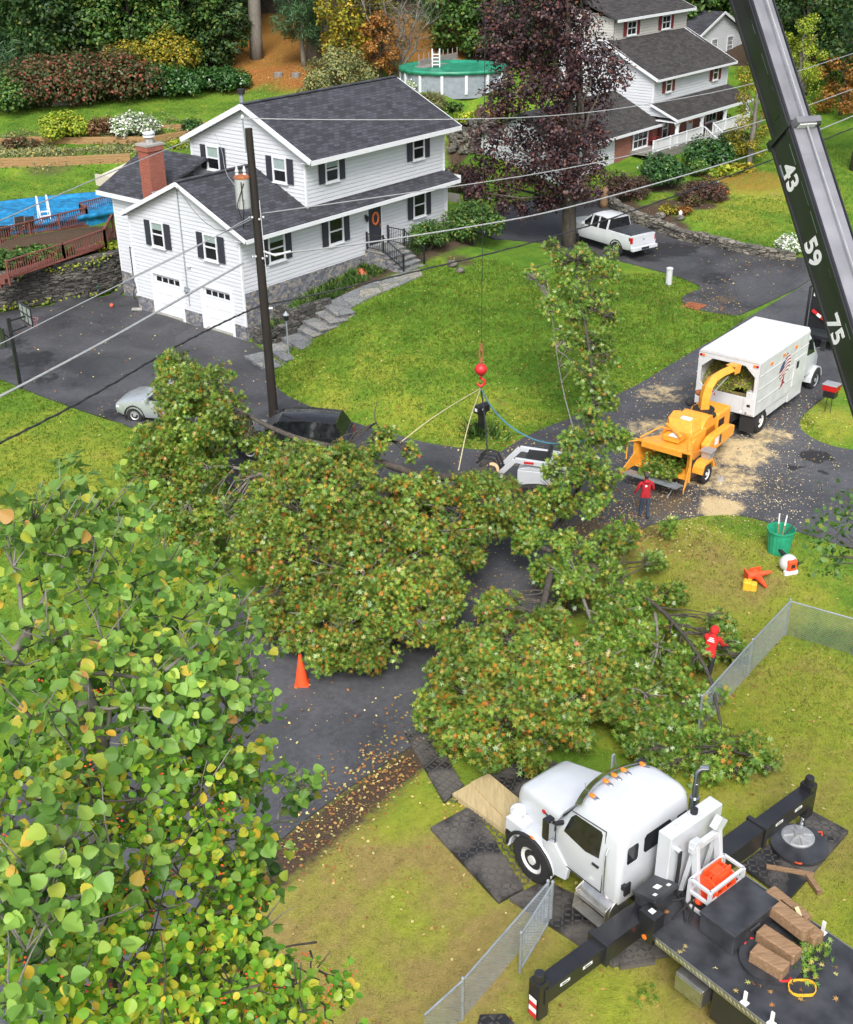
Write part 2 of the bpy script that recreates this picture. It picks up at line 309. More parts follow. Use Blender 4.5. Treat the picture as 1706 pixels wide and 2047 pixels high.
M['boom_sky_grey'] = plain('boom_top_sky_sheen', (.19, .19, .21), .35, var=.3, coat=.6, scale=1.2); M['clear'] = plain('clear_backboard', (.3, .33, .33), .15, var=.1, spec=.6); M['pink'] = plain('pink_net', (.7, .28, .33), .8)  # boom top grey has the sky's reflection put into its colour
M['bronze'] = plain('bronze', (.2, .12, .08), .5); M['chips'] = plain('fresh_wood_chips', (.2, .16, .06), .95, var=.75, scale=22, b=1)
M['chipwhite'] = plain('pale_wood_chip', (.6, .5, .32), .9, var=.3); M['lens'] = plain('clear_lamp_lens', (.65, .68, .7), .1, var=.1, spec=.8); M['crane_deck'] = plain('black_deck_sky_sheen', (.04, .042, .048), .38, var=.55, scale=2.2, b=.05)  # crane deck black is lifted to grey to paint in sky reflection
M['mesh_dark'] = plain('sling_seat', (.06, .05, .045), .8)
def mats_m():
    m, nt, bs = new_mat('black_ground_mat'); v = coords(nt); w1 = N(nt, 'TexChecker'); w1.inputs['Scale'].default_value = 12; L(nt, v, w1.inputs['Vector'])
    n = N(nt, 'TexNoise', Scale=1.1, Detail=5); L(nt, v, n.inputs['Vector']); r = ramp(nt, [(.42, (.018, .018, .02)), (.56, (.1, .09, .08))]); L(nt, n.outputs[0], r.inputs[0])
    L(nt, r.outputs[0], bs.inputs['Base Color']); rr = ramp(nt, [(.42, (.35,)*3), (.56, (.8,)*3)]); L(nt, n.outputs[0], rr.inputs[0]); L(nt, rr.outputs[0], bs.inputs['Roughness'])
    return m
M['gmat'] = mats_m(); M['gmat_worn'] = plain('worn_mat_tread', (.075, .07, .064), .6, var=.5, scale=1.5)
def grass_m():
    m, nt, bs = new_mat('lawn'); p = pos(nt); at = N(nt, 'Attribute', attribute_name='zone'); s = N(nt, 'SeparateColor'); L(nt, at.outputs['Color'], s.inputs[0])
    n1 = N(nt, 'TexNoise', Scale=.45, Detail=6, Roughness=.65); n2 = N(nt, 'TexNoise', Scale=5, Detail=8, Roughness=.8); n3 = N(nt, 'TexNoise', Scale=26, Detail=3)
    for n in (n1, n2, n3): L(nt, p, n.inputs['Vector'])
    ad = N(nt, 'Math', operation='ADD'); L(nt, n1.outputs[0], ad.inputs[0]); L(nt, s.outputs[2], ad.inputs[1])
    r = ramp(nt, [(.32, (.06, .145, .012)), (.52, (.115, .21, .018)), (.75, (.24, .27, .03)), (1.0, (.26, .2, .065))]); L(nt, ad.outputs[0], r.inputs[0])
    rn = ramp(nt, [(.3, (.72,)*3), (.7, (1.22,)*3)]); L(nt, n2.outputs[0], rn.inputs[0])
    mx = N(nt, 'Mix', data_type='RGBA', blend_type='MULTIPLY'); mx.inputs[0].default_value = 1; L(nt, r.outputs[0], mx.inputs[6]); L(nt, rn.outputs[0], mx.inputs[7]); co = mx.outputs[2]
    wv = N(nt, 'TexWave', Scale=.55, Distortion=1.2, Detail=2); wv.inputs['Detail Scale'].default_value = .6; mpw = N(nt, 'Mapping'); mpw.inputs['Rotation'].default_value = (0, 0, .62); L(nt, p, mpw.inputs['Vector']); L(nt, mpw.outputs[0], wv.inputs['Vector']); rw = ramp(nt, [(.2, (.96,)*3), (.8, (1.035,)*3)]); L(nt, wv.outputs[0], rw.inputs[0])
    mw2 = N(nt, 'Mix', data_type='RGBA', blend_type='MULTIPLY'); mw2.inputs[0].default_value = 1; L(nt, co, mw2.inputs[6]); L(nt, rw.outputs[0], mw2.inputs[7]); co = mw2.outputs[2]
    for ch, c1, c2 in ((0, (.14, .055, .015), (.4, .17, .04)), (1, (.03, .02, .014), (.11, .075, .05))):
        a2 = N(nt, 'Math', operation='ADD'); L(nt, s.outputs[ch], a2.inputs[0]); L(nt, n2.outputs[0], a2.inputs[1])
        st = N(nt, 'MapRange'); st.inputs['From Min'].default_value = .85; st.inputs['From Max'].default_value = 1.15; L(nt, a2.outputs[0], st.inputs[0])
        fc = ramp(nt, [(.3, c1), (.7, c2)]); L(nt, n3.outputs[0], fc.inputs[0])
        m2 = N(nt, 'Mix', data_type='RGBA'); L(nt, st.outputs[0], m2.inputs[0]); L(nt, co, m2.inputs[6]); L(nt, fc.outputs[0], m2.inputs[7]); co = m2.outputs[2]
    L(nt, co, bs.inputs['Base Color']); bs.inputs['Roughness'].default_value = .9; bs.inputs['Specular IOR Level'].default_value = .2
    ab = N(nt, 'Math', operation='ADD'); L(nt, n2.outputs[0], ab.inputs[0]); L(nt, n3.outputs[0], ab.inputs[1]); bump(nt, bs, ab.outputs[0], .6, .06)
    return m
M['grass'] = grass_m()
# ---------------- terrain ----------------
YAW = math.radians(50.42); U = np.array([math.cos(YAW), math.sin(YAW), 0]); VV = np.array([-math.sin(YAW), math.cos(YAW), 0])
P1 = np.array([-8.743, 55.994, 0.])
def hw(u, v, z): return P1+u*U+v*VV+np.array([0, 0, z])
cpts = []
def cz(z, *pxs):
    for x, y in pxs: q = atz(x, y, z); cpts.append((q[0], q[1], z))
def ch_(*uvz):
    for u, v, z in uvz: q = hw(u, v, z); cpts.append(tuple(q))
cz(0, (0,755),(262,850),(450,960),(555,790),(640,815),(720,850),(840,885),(930,898),(1000,880),(500,1190),(510,1740),(845,1480),(1140,1090),(1410,1030),(1706,1100),(300,650),(100,660),(200,740),
   (100,900),(0,1000),(300,1200),(1000,1500),(1300,1300),(1600,1300),(1706,1600),(1300,1800),(700,1900),(0,1500),(1000,2047),(1706,2047),(0,2047),(-300,900),(-300,1500),(2000,1300),(2000,2000),(1000,1050),(400,740),(1550,930))
cz(.15, (1280,770),(1190,815),(1500,880)); cz(.4, (1450,668),(1700,800),(1640,740)); cz(.7, (1600,575),(1740,640)); cz(.9, (1706,500),(1900,640),(1880,500))
cz(1.0, (1390,480),(1250,520),(1130,500)); cz(1.2, (1130,430),(1040,470)); cz(1.4, (1060,410),(1200,400)); cz(.6, (1380,600),(1450,640))
cz(1.55, (960,500),(1010,485)); cz(.95, (1100,560),(1280,600)); cz(.7, (1200,680),(1100,720)); cz(1.05, (950,660),(850,690)); cz(1.5, (900,600),(780,640)); cz(.75, (700,730),(800,780)); cz(.35, (620,760),(950,800),(1080,790)); cz(.62,(620,705))
ch_((-1.6,-3.4,0.),(-.6,-3,.3),(-.2,-2.2,.2),(1,-2.6,.4),(2.4,-2.5,.85),(3.8,-2.5,1.2),(3.2,-1.6,1.25),(6,-2.7,1.62),(8,-2.7,1.85),(10.5,-3,2),(12.5,-2.5,2.1),(15,-1,2.4),(15.5,-3,1.9),(17,1,2.4),(17,5,2.6),(3.4,-.2,1.4),(7.6,-.2,1.9),(11,-.2,2.2),(1.4,-1.6,.6),(-.6,0,0.),(-.6,4,0.),(-.6,8,0.),(-2,10,0.),(0,10.5,0),(-6,4,0.),(-10,2,0.))
# stone wall: driveway level in front, deck terrace behind
SW = [atz(-260, 690, 0), atz(-120, 650, 0), atz(0, 617, 0), atz(100, 603, 0), atz(180, 590, 0), atz(266, 566, 0)]
WT = [2.0, 1.9, 1.9, 1.9, 1.95, 2.1]
def polyline(pts, step):
    out = []
    for a, b in zip(pts[:-1], pts[1:]):
        n = max(1, int(np.linalg.norm(b-a)/step))
        for k in range(n): out.append(a+(b-a)*k/n)
    out.append(pts[-1]); return out
swz = polyline([np.array([p[0], p[1], z]) for p, z in zip(SW, WT)], 1.2)
for i, p in enumerate(swz):
    t = swz[min(i+1, len(swz)-1)]-swz[max(i-1, 0)]; n = np.array([-t[1], t[0]]); n /= np.linalg.norm(n)
    cpts.append((p[0]+n[0]*.1, p[1]+n[1]*.1, 0.)); cpts.append((p[0]-n[0]*.9, p[1]-n[1]*.9, 0.)); cpts.append((p[0]+n[0]*.95, p[1]+n[1]*.95, p[2]))
cz(2.0, (100,470),(0,480),(180,450),(-150,560)); ch_((2.5,13,2.0),(5,11,2.6),(10,11,3.4),(16,10,4.4))
cz(2.1, (0,445),(120,420),(200,395)); cz(2.4, (0,395),(150,370),(-200,470)); cz(2.7, (0,360),(150,350))
# timber terraces
TW = [([(-120,352),(0,341),(120,338),(262,331)], 2.8, 3.6), ([(-40,300),(60,292),(150,293),(300,292),(380,279)], 3.6, 4.25), ([(170,266),(260,266),(350,263),(440,255)], 4.2, 4.8)]
for pxs, z0, z1 in TW:
    for p in polyline([atz(x, y, z0) for x, y in pxs], 1.5):
        cpts.append((p[0]+.05, p[1]-.3, z0)); cpts.append((p[0]-.05, p[1]+.45, z1-.1))
cz(4.6, (0,250)); cz(5.0, (300,225),(100,225),(420,215)); cz(5.5, (0,205),(250,190),(480,185)); cz(6.5, (560,150),(680,160)); cz(6.0,(600,185)); cz(7.2, (512,113),(627,118),(700,120),(780,130))
ch_((8,16,4.6),(14,16,5.3),(18,14,5.2))
cz(6.3, (825,190),(900,188),(975,186),(900,170),(820,160),(980,160),(1040,185)); cz(6.0, (880,205),(960,215)); cz(5.2, (930,235)); cz(3.8, (930,270)); cz(2.6, (915,318),(960,330)); cz(2.0, (910,400),(980,400)); cz(1.7, (1020,445))
cz(2.3, (1350,350),(1440,300),(1250,330)); cz(1.7, (1300,420),(1390,380),(1240,400)); cz(1.6, (1420,440),(1500,400),(1480,480)); cz(2.2, (1600,330),(1700,300),(1560,350)); cz(1.5, (1700,420),(1580,470))
for x, y, z in ((16,96,2.8),(26,100,2.8),(18,106,4.5),(10,98,6.5),(30,112,5),(40,100,3.4),(45,85,2.2),(45,60,1.2),(30,60,.9),(60,120,7),(25,130,9),(0,125,9.5),(-15,125,9.8),(-30,118,8),(-45,110,6.5),(-60,100,5.5),(-45,80,3.2),(-42,66,2.6),(-40,55,.6),(-40,40,0),(0,150,15),(-40,150,14),(45,150,12),(70,90,4),(-70,60,3),(70,60,2),(70,30,1),(-60,20,0),(60,0,0),(-60,0,0),(0,0,0),(0,-15,0),(0,170,17),(-70,170,17),(70,170,15)): cpts.append((x, y, float(z)))
CP = np.array(cpts); CC = .16
# drop near-duplicates
keep = []
for i in range(len(CP)):
    if all((CP[i,0]-CP[j,0])**2+(CP[i,1]-CP[j,1])**2 > .12 for j in keep): keep.append(i)
CP = CP[keep]
def kern(a, b): return -np.sqrt((a[:,None,0]-b[None,:,0])**2+(a[:,None,1]-b[None,:,1])**2+CC)
A_ = np.zeros((len(CP)+1, len(CP)+1)); A_[:-1,:-1] = kern(CP, CP)+np.eye(len(CP))*.03; A_[-1,:-1] = 1; A_[:-1,-1] = 1
W_ = np.linalg.solve(A_, np.r_[CP[:,2], 0])
def H(xy):
    xy = np.atleast_2d(np.array(xy, float))[:, :2]; out = np.empty(len(xy))
    for i in range(0, len(xy), 20000): out[i:i+20000] = kern(xy[i:i+20000], CP)@W_[:-1]+W_[-1]
    return out
def h1(x, y): return float(H([(x, y)])[0])
def P(px, py, dz=0.):      # where the sight line meets the terrain raised by dz
    d = ray(px, py); d = d/np.linalg.norm(d); t = np.arange(5, 230, .4); q = CAMP+t[:,None]*d
    g = q[:,2]-dz-H(q); k = np.argmax(g < 0)
    if g[k] >= 0: return q[-1]
    a, b = t[k-1], t[k]
    for _ in range(14):
        m = (a+b)/2; s = CAMP+m*d
        if s[2]-dz-h1(s[0], s[1]) < 0: b = m
        else: a = m
    return CAMP+a*d
def on(x, y, dz=0.): return np.array([x, y, h1(x, y)+dz])
def inpoly(xy, poly):
    x, y = xy[:,0], xy[:,1]; r = np.zeros(len(x), bool); n = len(poly)
    for i in range(n):
        x0, y0 = poly[i][:2]; x1, y1 = poly[(i+1) % n][:2]
        c = ((y0 > y) != (y1 > y)) & (x < (x1-x0)*(y-y0)/(y1-y0+1e-12)+x0); r ^= c
    return r
def setattr_zone(me, cols):
    a = me.color_attributes.new('zone', 'FLOAT_COLOR', 'POINT'); c = np.ones((len(cols), 4), np.float32); c[:, :3] = cols; a.data.foreach_set('color', c.ravel())
def blob(xy, c, r, k=1.): # soft mask round a point
    d = np.hypot(xy[:,0]-c[0], xy[:,1]-c[1])/r; return k*np.clip(1.6-1.6*d, 0, 1)
xs = np.concatenate([np.arange(-75, -36, 2.), np.arange(-36, 40, .45), np.arange(40, 76, 2.)]); ys = np.concatenate([np.arange(-16, 8, 2.), np.arange(8, 126, .45), np.arange(126, 172, 2.)])
GX, GY = np.meshgrid(xs, ys); gxy = np.c_[GX.ravel(), GY.ravel()]; gz = H(gxy)
nx, ny = len(xs), len(ys); idx = np.arange(nx*ny).reshape(ny, nx)
fq = np.stack([idx[:-1,:-1], idx[:-1,1:], idx[1:,1:], idx[1:,:-1]], -1).reshape(-1, 4)
def np_mesh(name, v, f, mats, smooth=False):     # equal-sided faces
    me = bpy.data.meshes.new(name); k = f.shape[1]
    me.vertices.add(len(v)); me.vertices.foreach_set('co', np.ascontiguousarray(v, np.float32).ravel())
    me.loops.add(f.size); me.loops.foreach_set('vertex_index', np.ascontiguousarray(f, np.int32).ravel())
    me.polygons.add(len(f)); me.polygons.foreach_set('loop_start', np.arange(0, f.size, k, dtype=np.int32))
    if smooth: me.polygons.foreach_set('use_smooth', np.ones(len(f), bool))
    me.update(calc_edges=True)
    for m in mats: me.materials.append(m)
    return me
gme = np_mesh('ground', np.c_[gxy, gz], fq, [M['grass']], True)
zone = np.zeros((len(gxy), 3))
def z_add(ch, px, py, r, k): c = P(px, py); zone[:, ch] = np.maximum(zone[:, ch], blob(gxy, c, r, k))
for px, py, r, k in ((560,130,8,.75),(640,150,7,.7),(500,150,6,.65),(700,130,6,.65),(450,60,12,.6),(650,60,12,.65),(770,110,7,.6),(1500,360,5,.5),(1440,350,3,.55),(1600,360,4,.35)): z_add(0, px, py, r, k)
far = gxy[:,1] > np.where(gxy[:,0] > 8, 113, 104); zone[far, 1] = .8; clr = far & (gxy[:,0] > -17) & (gxy[:,0] < 4) & (gxy[:,1] < 122); zone[clr, 1] = .1; zone[clr, 0] = .62
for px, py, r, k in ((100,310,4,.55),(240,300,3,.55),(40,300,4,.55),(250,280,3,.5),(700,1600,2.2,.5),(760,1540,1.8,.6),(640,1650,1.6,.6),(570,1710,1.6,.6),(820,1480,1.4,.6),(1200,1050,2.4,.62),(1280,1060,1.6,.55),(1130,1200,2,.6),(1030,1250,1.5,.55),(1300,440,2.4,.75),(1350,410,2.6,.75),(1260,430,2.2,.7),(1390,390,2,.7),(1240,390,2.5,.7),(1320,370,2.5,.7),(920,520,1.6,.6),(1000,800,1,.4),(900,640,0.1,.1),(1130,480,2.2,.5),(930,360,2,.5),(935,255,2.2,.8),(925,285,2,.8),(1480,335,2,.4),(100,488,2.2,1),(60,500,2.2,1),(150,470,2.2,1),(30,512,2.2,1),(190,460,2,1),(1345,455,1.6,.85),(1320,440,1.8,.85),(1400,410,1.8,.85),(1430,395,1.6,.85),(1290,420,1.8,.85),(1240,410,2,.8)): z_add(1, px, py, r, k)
for u in np.arange(1, 11, 1): q = hw(u, -1.3, 0); zone[:,1] = np.maximum(zone[:,1], blob(gxy, q, 1.6, .8))
for u in np.arange(11, 15.5, 1): q = hw(u, -1.5, 0); zone[:,1] = np.maximum(zone[:,1], blob(gxy, q, 1.8, .7))
for px, py, r, k in ((800,1900,7,.48),(650,1900,4,.44),(1000,1850,4,.36),(720,1760,4,.4),(1450,1350,6,.3),(1400,1150,5,.42),(1330,1120,4,.42),(1600,1700,6,.38),(1620,1450,4,.34),(1500,1250,3,.34),(1300,2000,5,.42),(60,900,6,.2),(150,960,5,.25),(700,760,6,.14),(640,800,4,.2),(850,850,4,.18),(1000,820,3,.2),(1450,420,6,.2),(1550,400,5,.25),(1650,850,3,.2),(1000,1900,3,.3),(300,1200,6,.12)): z_add(2, px, py, r, k)
zone[:,2] -= .04
for p_ in polyline([np.array(P(*q)[:2]) for q in ((855,1475),(790,1525),(720,1580),(650,1632),(590,1675),(520,1745))], .5): zone[:,1] = np.maximum(zone[:,1], blob(gxy, p_+np.array([.25,-.22]), .85, .78))
setattr_zone(gme, zone)
go = bpy.data.objects.new('ground', gme); COL.objects.link(go); go['kind'] = 'structure'

GXS, GYS, GNX, GNY, GZONE = xs, ys, nx, ny, zone
def zone_at(xy):
    i = np.clip(np.searchsorted(GXS, xy[:,0]), 0, GNX-1); j = np.clip(np.searchsorted(GYS, xy[:,1]), 0, GNY-1); return GZONE[j*GNX+i]
def sheet(name, poly, mat, lift=.05, step=.5, zones=None, skirt=.12):
    poly = [np.array(p[:2], float) for p in poly]; dense = []
    for a, b in zip(poly, poly[1:]+poly[:1]):
        n = max(1, int(np.linalg.norm(b-a)/step)); dense += [a+(b-a)*k/n for k in range(n)]
    D = np.array(dense); lo, hi = D.min(0), D.max(0)
    X, Y = np.meshgrid(np.arange(lo[0], hi[0], step), np.arange(lo[1], hi[1], step)); g = np.c_[X.ravel(), Y.ravel()]
    g = g[inpoly(g, D)]
    dm = np.array([np.min(np.hypot(D[:,0]-q[0], D[:,1]-q[1])) for q in g]) if len(g) else np.zeros(0)
    g = g[dm > step*.4]
    allp = [Vector(q) for q in np.vstack([D, g])]; n = len(D)
    vs, _, fs, _, _, _ = delaunay_2d_cdt(allp, [(i, (i+1) % n) for i in range(n)], [], 1, 1e-5)
    xy = np.array([tuple(v) for v in vs]); b = MB(); b.v = [tuple(q) for q in np.c_[xy, H(xy)+lift]]; b.f = [list(f) for f in fs]; b.m = [0]*len(fs)
    for f in b.f:
        a, c, d = (np.array(b.v[i]) for i in f[:3])
        if np.cross(c-a, d-a)[2] < 0: f.reverse()
    m0 = len(b.v); zz = H(D)
    b.v += [(*D[i], zz[i]+lift) for i in range(n)]+[(*D[i], zz[i]-skirt) for i in range(n)]
    for i in range(n): b.f.append([m0+i, m0+(i+1) % n, m0+n+(i+1) % n, m0+n+i]); b.m.append(0)
    o = obj(name, b, mat); o['kind'] = 'structure'
    me = o.data; xy = np.array([v.co[:2] for v in me.vertices]); zc = np.zeros((len(xy), 3))
    for ch, px, py, r, k in zones or []: zc[:, ch] = np.maximum(zc[:, ch], blob(xy, P(px, py), r, k))
    setattr_zone(me, zc); return o
def smooth_line(pts, it=2):
    pts = [np.array(p[:2], float) for p in pts]
    for _ in range(it):
        q = [pts[0]]
        for a, b in zip(pts[:-1], pts[1:]): q += [a*.75+b*.25, a*.25+b*.75]
        q.append(pts[-1]); pts = q
    return pts
CH = [(0,1350,930,3.4,.52),(0,1450,960,2.6,.56),(0,1480,905,2.4,.62),(0,1440,1015,1.5,.72),(0,1320,790,2.2,.5),(0,1540,870,1.8,.55),(0,1250,950,2,.4),(0,1300,860,2.2,.5),(1,1330,1010,2.2,.6),(1,1200,1080,2.4,.75),(1,1130,1180,1.4,.6),(2,1630,915,1.0,.75),(2,1590,935,.6,.7),(2,1650,945,.6,.6)]
roadL = smooth_line([P(2060,330),P(1900,420),P(1740,495),P(1600,575),P(1450,668),P(1280,770),P(1130,842)])
roadR = smooth_line([P(845,1480),P(720,1560),P(590,1655),P(510,1730),P(250,1960),P(-100,2300)])
ROAD = roadL+smooth_line([P(1130,842),P(1060,868),P(1000,905)])[1:]+smooth_line([P(930,945),P(700,1050),P(500,1190),P(250,1420),P(-200,1750),P(-500,1990)])+roadR[::-1]+smooth_line([P(950,1400),P(1080,1240),P(1200,1100),P(1300,1050)])+smooth_line([P(1400,1032),P(1470,1028),P(1540,1045),P(1706,1100),P(1950,1170)])+smooth_line([P(1990,900),P(1850,905),P(1706,905),P(1620,880),P(1590,845),P(1640,800),P(1720,750),P(1900,640),P(2300,430)])
sheet('road', ROAD, M['road'], .05, .55, CH)
DRV = smooth_line([P(930,952),P(1010,905),P(940,901),P(840,887),P(720,852),P(640,822),P(580,798),P(553,778),P(535,740),P(505,722)])+[hw(-.9,-2.6,0)[:2], hw(-.15,-.6,0)[:2], hw(-.1,8.2,0)[:2], hw(1.0,9.5,0)[:2], hw(1.0,11.4,0)[:2]]+[np.array(p[:2])+np.array([.1,-.3]) for p in SW[::-1]]+smooth_line([P(-150,720),P(0,757),P(60,785),P(200,835),P(262,852),P(450,962),P(560,1045),P(690,1050)])
sheet('driveway', DRV, M['drive'], .062, .55, [(2,60,720,2.5,.55),(2,20,690,2,.5),(2,90,760,1.6,.5),(2,230,830,1.2,.55)])
D2 = smooth_line([P(1740,495),P(1600,575),P(1480,630)])+smooth_line([P(1470,632),P(1400,622),P(1360,605),P(1370,588),P(1408,578),P(1380,562),P(1280,532),P(1150,505),P(1080,482),P(990,480)])+smooth_line([P(930,455),P(990,420),P(1050,395),P(1200,390),P(1225,410),P(1250,432),P(1330,465),P(1450,495),P(1600,522),P(1690,510)])
sheet('neighbour_driveway', D2, M['drive'], .056, .55, [(2,1340,500,3,.62),(2,1290,515,2,.6),(2,1430,560,2,.5),(1,1450,600,1.5,.5),(2,1180,470,3,.5)])
# ---------------- house parts ----------------
def clip(poly, z0, z1):
    def half(pl, zc, keep):
        o = []
        for i in range(len(pl)):
            a, b = pl[i], pl[(i+1) % len(pl)]; ia, ib = keep(a[1]-zc) >= 0, keep(b[1]-zc) >= 0
            if ia: o.append(a)
            if ia != ib: t = (zc-a[1])/(b[1]-a[1]); o.append((a[0]+t*(b[0]-a[0]), zc))
        return o
    pl = half(poly, z0, lambda d: d)
    return half(pl, z1, lambda d: -d) if len(pl) > 2 else []
def lap(b, o, s, n, poly, row=.2, dep=.04, mi=0):     # dutch-lap siding: a proud board and a recessed cove in every row
    o, s, n = V3(o), V3(s), V3(n); z0_, z1_ = min(p[1] for p in poly), max(p[1] for p in poly); z = math.floor(z0_/row)*row
    while z < z1_-1e-4:
        zc = z+row*.76
        for a_, c_, d0, d1 in ((max(z, z0_), min(zc, z1_), dep, dep*.8), (max(zc, z0_), min(z+row, z1_), .003, .003)):
            if c_-a_ < .004: continue
            pl = clip(poly, a_, c_)
            if len(pl) < 3: continue
            b.poly([o+s*a+n*(d0+(d1-d0)*(c-a_)/(c_-a_))+np.array([0, 0, c]) for a, c in pl], mi)
            if d0 > .01:
                for zz, d in ((a_, d0), (c_, d1)):
                    e = [p[0] for p in pl if abs(p[1]-zz) < 1e-6]
                    if len(e) >= 2:
                        q = lambda t, dd: o+s*t+n*dd+np.array([0, 0, zz]); b.poly([q(min(e), 0), q(max(e), 0), q(max(e), d), q(min(e), d)], mi)
        z += row
def window(par, o, s, n, sc, zc, w, h, sh=None, shm='shutter', blind=.3, grid=None, shw=.42, name='window'):
    o, s, n = V3(o), V3(s), V3(n); up = np.array([0, 0, 1.]); at = lambda a, z, d: o+s*a+up*z+n*(d+.034)
    f = MB(); t = .09
    for a, z, ha, hz in ((sc-w/2-t/2, zc, t/2, h/2+t), (sc+w/2+t/2, zc, t/2, h/2+t), (sc, zc+h/2+t/2, w/2, t/2), (sc, zc-h/2-t/2, w/2, t/2)):
        f.obox(at(a, z, .06), s*ha, n*.035, up*hz)
    f.obox(at(sc, zc, .055), s*w/2, n*.02, up*.035)
    f.obox(at(sc, zc-h/2-t-.02, .085), s*(w/2+.14), n*.06, up*.022)
    if grid:
        for k in range(1, grid[0]): f.obox(at(sc-w/2+w*k/grid[0], zc, .052), s*.012, n*.012, up*h/2)
        for k in range(1, grid[1]): f.obox(at(sc, zc-h/2+h*k/grid[1], .0525), s*w/2, n*.0115, up*.012)
    fo = obj(name, f, M['trim'], par)
    g = MB(); g.obox(at(sc, zc, .036), s*w/2, n*.006, up*h/2); obj('pane', g, M['glass'], fo)
    if blind: g = MB(); g.obox(at(sc, zc+h/2-h*blind/2, .045), s*(w/2-.005), n*.002, up*(h*blind/2-.004)); obj('blind', g, M['glass_blind'], fo)
    for q in (sh or ()):
        m = MB(); c = sc+q*(w/2+t+shw/2+.03); m.obox(at(c, zc, .065), s*shw/2, n*.02, up*(h/2+.07))
        for dz in (h/4+.005, -h/4-.005): m.obox(at(c, zc+dz, .09), s*(shw/2-.08), n*.006, up*(h/4-.06))
        obj('shutter', m, M[shm], par, bevel=.006)
def roof_slab(b, corners, th=.14, mi=0):
    c = [V3(p) for p in corners]; b.loft([c, [p-np.array([0, 0, th]) for p in c]], mi)
X, Y, Z = np.array([1., 0, 0]), np.array([0, 1., 0]), np.array([0, 0, 1.])
h1o = thing('house', 'white two-storey house with charcoal roof, brick chimney and two garage doors', 'house', P1, YAW)
u1, UE, VB, VB2 = 4.74, 15.65, 8.28, 8.5
w = MB()
lap(w, (0, 0, 0), Y, -X, [(0, 2.55), (VB, 2.55), (VB, 5.42), (3.86, 7.3), (0, 5.6)])
for a, c in ((0, .8), (3.13, 4.56), (6.96, VB)): lap(w, (0, 0, 0), Y, -X, [(a, .82), (c, .82), (c, 2.55), (a, 2.55)])
lap(w, (0, 0, 0), X, -Y, [(0, 2.5), (UE, 2.5), (UE, 5.55), (0, 5.55)])
lap(w, (0, VB, 0), X, Y, [(0, 0), (1.2, 0), (1.2, 5.2), (0, 5.2)])
lap(w, (UE, 0, 0), Y, X, [(0, 1.5), (VB2, 1.5), (VB2, 8.05), (0, 8.05)])
obj('lower_wall', w, M['siding'], h1o)
w = MB()
lap(w, (u1, .1, 0), X, -Y, [(0, 5.5), (UE-u1, 5.5), (UE-u1, 8.4), (0, 8.4)])
lap(w, (u1, 0, 0), Y, -X, [(.1, 5.3), (VB2, 5.3), (VB2, 8.35), (4.0, 10.25), (.1, 8.4)])
lap(w, (u1, VB2, 0), X, Y, [(0, 2), (UE-u1, 2), (UE-u1, 8.15), (0, 8.15)])
lap(w, (UE, 0, 0), Y, X, [(.1, 8.05), (VB2, 8.05), (4.0, 10.25)])
obj('upper_wall', w, M['siding'], h1o)
w = MB()
for a, c in ((-.02, .86), (3.07, 4.62), (6.9, 8.3)): w.box((-.07, a, -.2), (.3, c, .86 if a else .84))
w.box((.02, -.075, -.3), (UE, .3, 2.52)); w.box((UE-.3, .05, .5), (UE+.05, VB2, 2.0))
obj('stone_foundation', w, M['veneer'], h1o)
for va, vb in ((.86, 3.07), (4.62, 6.9)):
    w = MB(); w.box((-.04, va, -.1), (.25, vb, .22)); obj('concrete_sill', w, M['concrete'], h1o)
w = MB()   # rear wing left of the garage
lap(w, (1.2, 0, 0), Y, -X, [(VB, 1.4), (9.35, 1.4), (9.35, 2.9), (10.2, 2.9), (10.2, 1.4), (11.1, 1.4), (11.1, 5.75), (VB, 5.75)][:0] or [(VB, 2.9), (11.1, 2.9), (11.1, 5.75), (VB, 5.75)])
lap(w, (1.2, 0, 0), Y, -X, [(10.2, 1.4), (11.1, 1.4), (11.1, 2.9), (10.2, 2.9)]); lap(w, (1.2, 0, 0), Y, -X, [(VB, 0), (9.3, 0), (9.3, 2.9), (VB, 2.9)])
lap(w, (1.2, 11.1, 0), X, Y, [(0, 1.4), (6, 1.4), (6, 5.75), (3.2, 7.3), (0, 5.75)])
obj('rear_wing_wall', w, M['siding'], h1o)
w = MB(); w.box((1.14, 10.2, -.2), (1.6, 11.13, 1.42)); w.box((1.5, 11.0, .5), (6, 11.12, 1.4)); obj('stone_foundation', w, M['veneer'], h1o)
w = MB(); w.box((1.24, 9.3, 0), (1.29, 10.2, 2.9)); d_ = obj('side_door', w, M['trim'], h1o)
w = MB(); w.ball((1.2, 9.45, 1.1), .04); obj('handle', w, M['black'], d_)
# garage doors
for va, vb in ((.86, 3.07), (4.62, 6.9)):
    w = MB()
    for k in range(4): w.box((.05, va+.1, .24+k*.53), (.1, vb-.1, .24+k*.53+.515))
    gd = obj('garage_door', w, M['trim'], h1o, bevel=.012)
    n = 4; ww = (vb-va-.35)/n
    for k in range(n):
        w = MB(); w.box((.035, va+.2+k*ww, 1.98), (.052, va+.2+k*ww+ww*.78, 2.22)); obj('door_window', w, M['glass'], gd)
    w = MB(); w.box((-.075, va-.1, .1), (.06, va+.1, 2.42)); w.box((-.075, vb-.1, .1), (.06, vb+.1, 2.42)); w.box((-.08, va-.1, 2.36), (.06, vb+.1, 2.58)); obj('door_frame', w, M['trim'], h1o)
O3 = (0, 0, 0)
window(h1o, O3, Y, -X, 6.0, 4.48, .82, 1.15, (-1, 1), shw=.45); window(h1o, O3, Y, -X, 2.02, 4.48, .82, 1.15, (-1, 1), shw=.45)
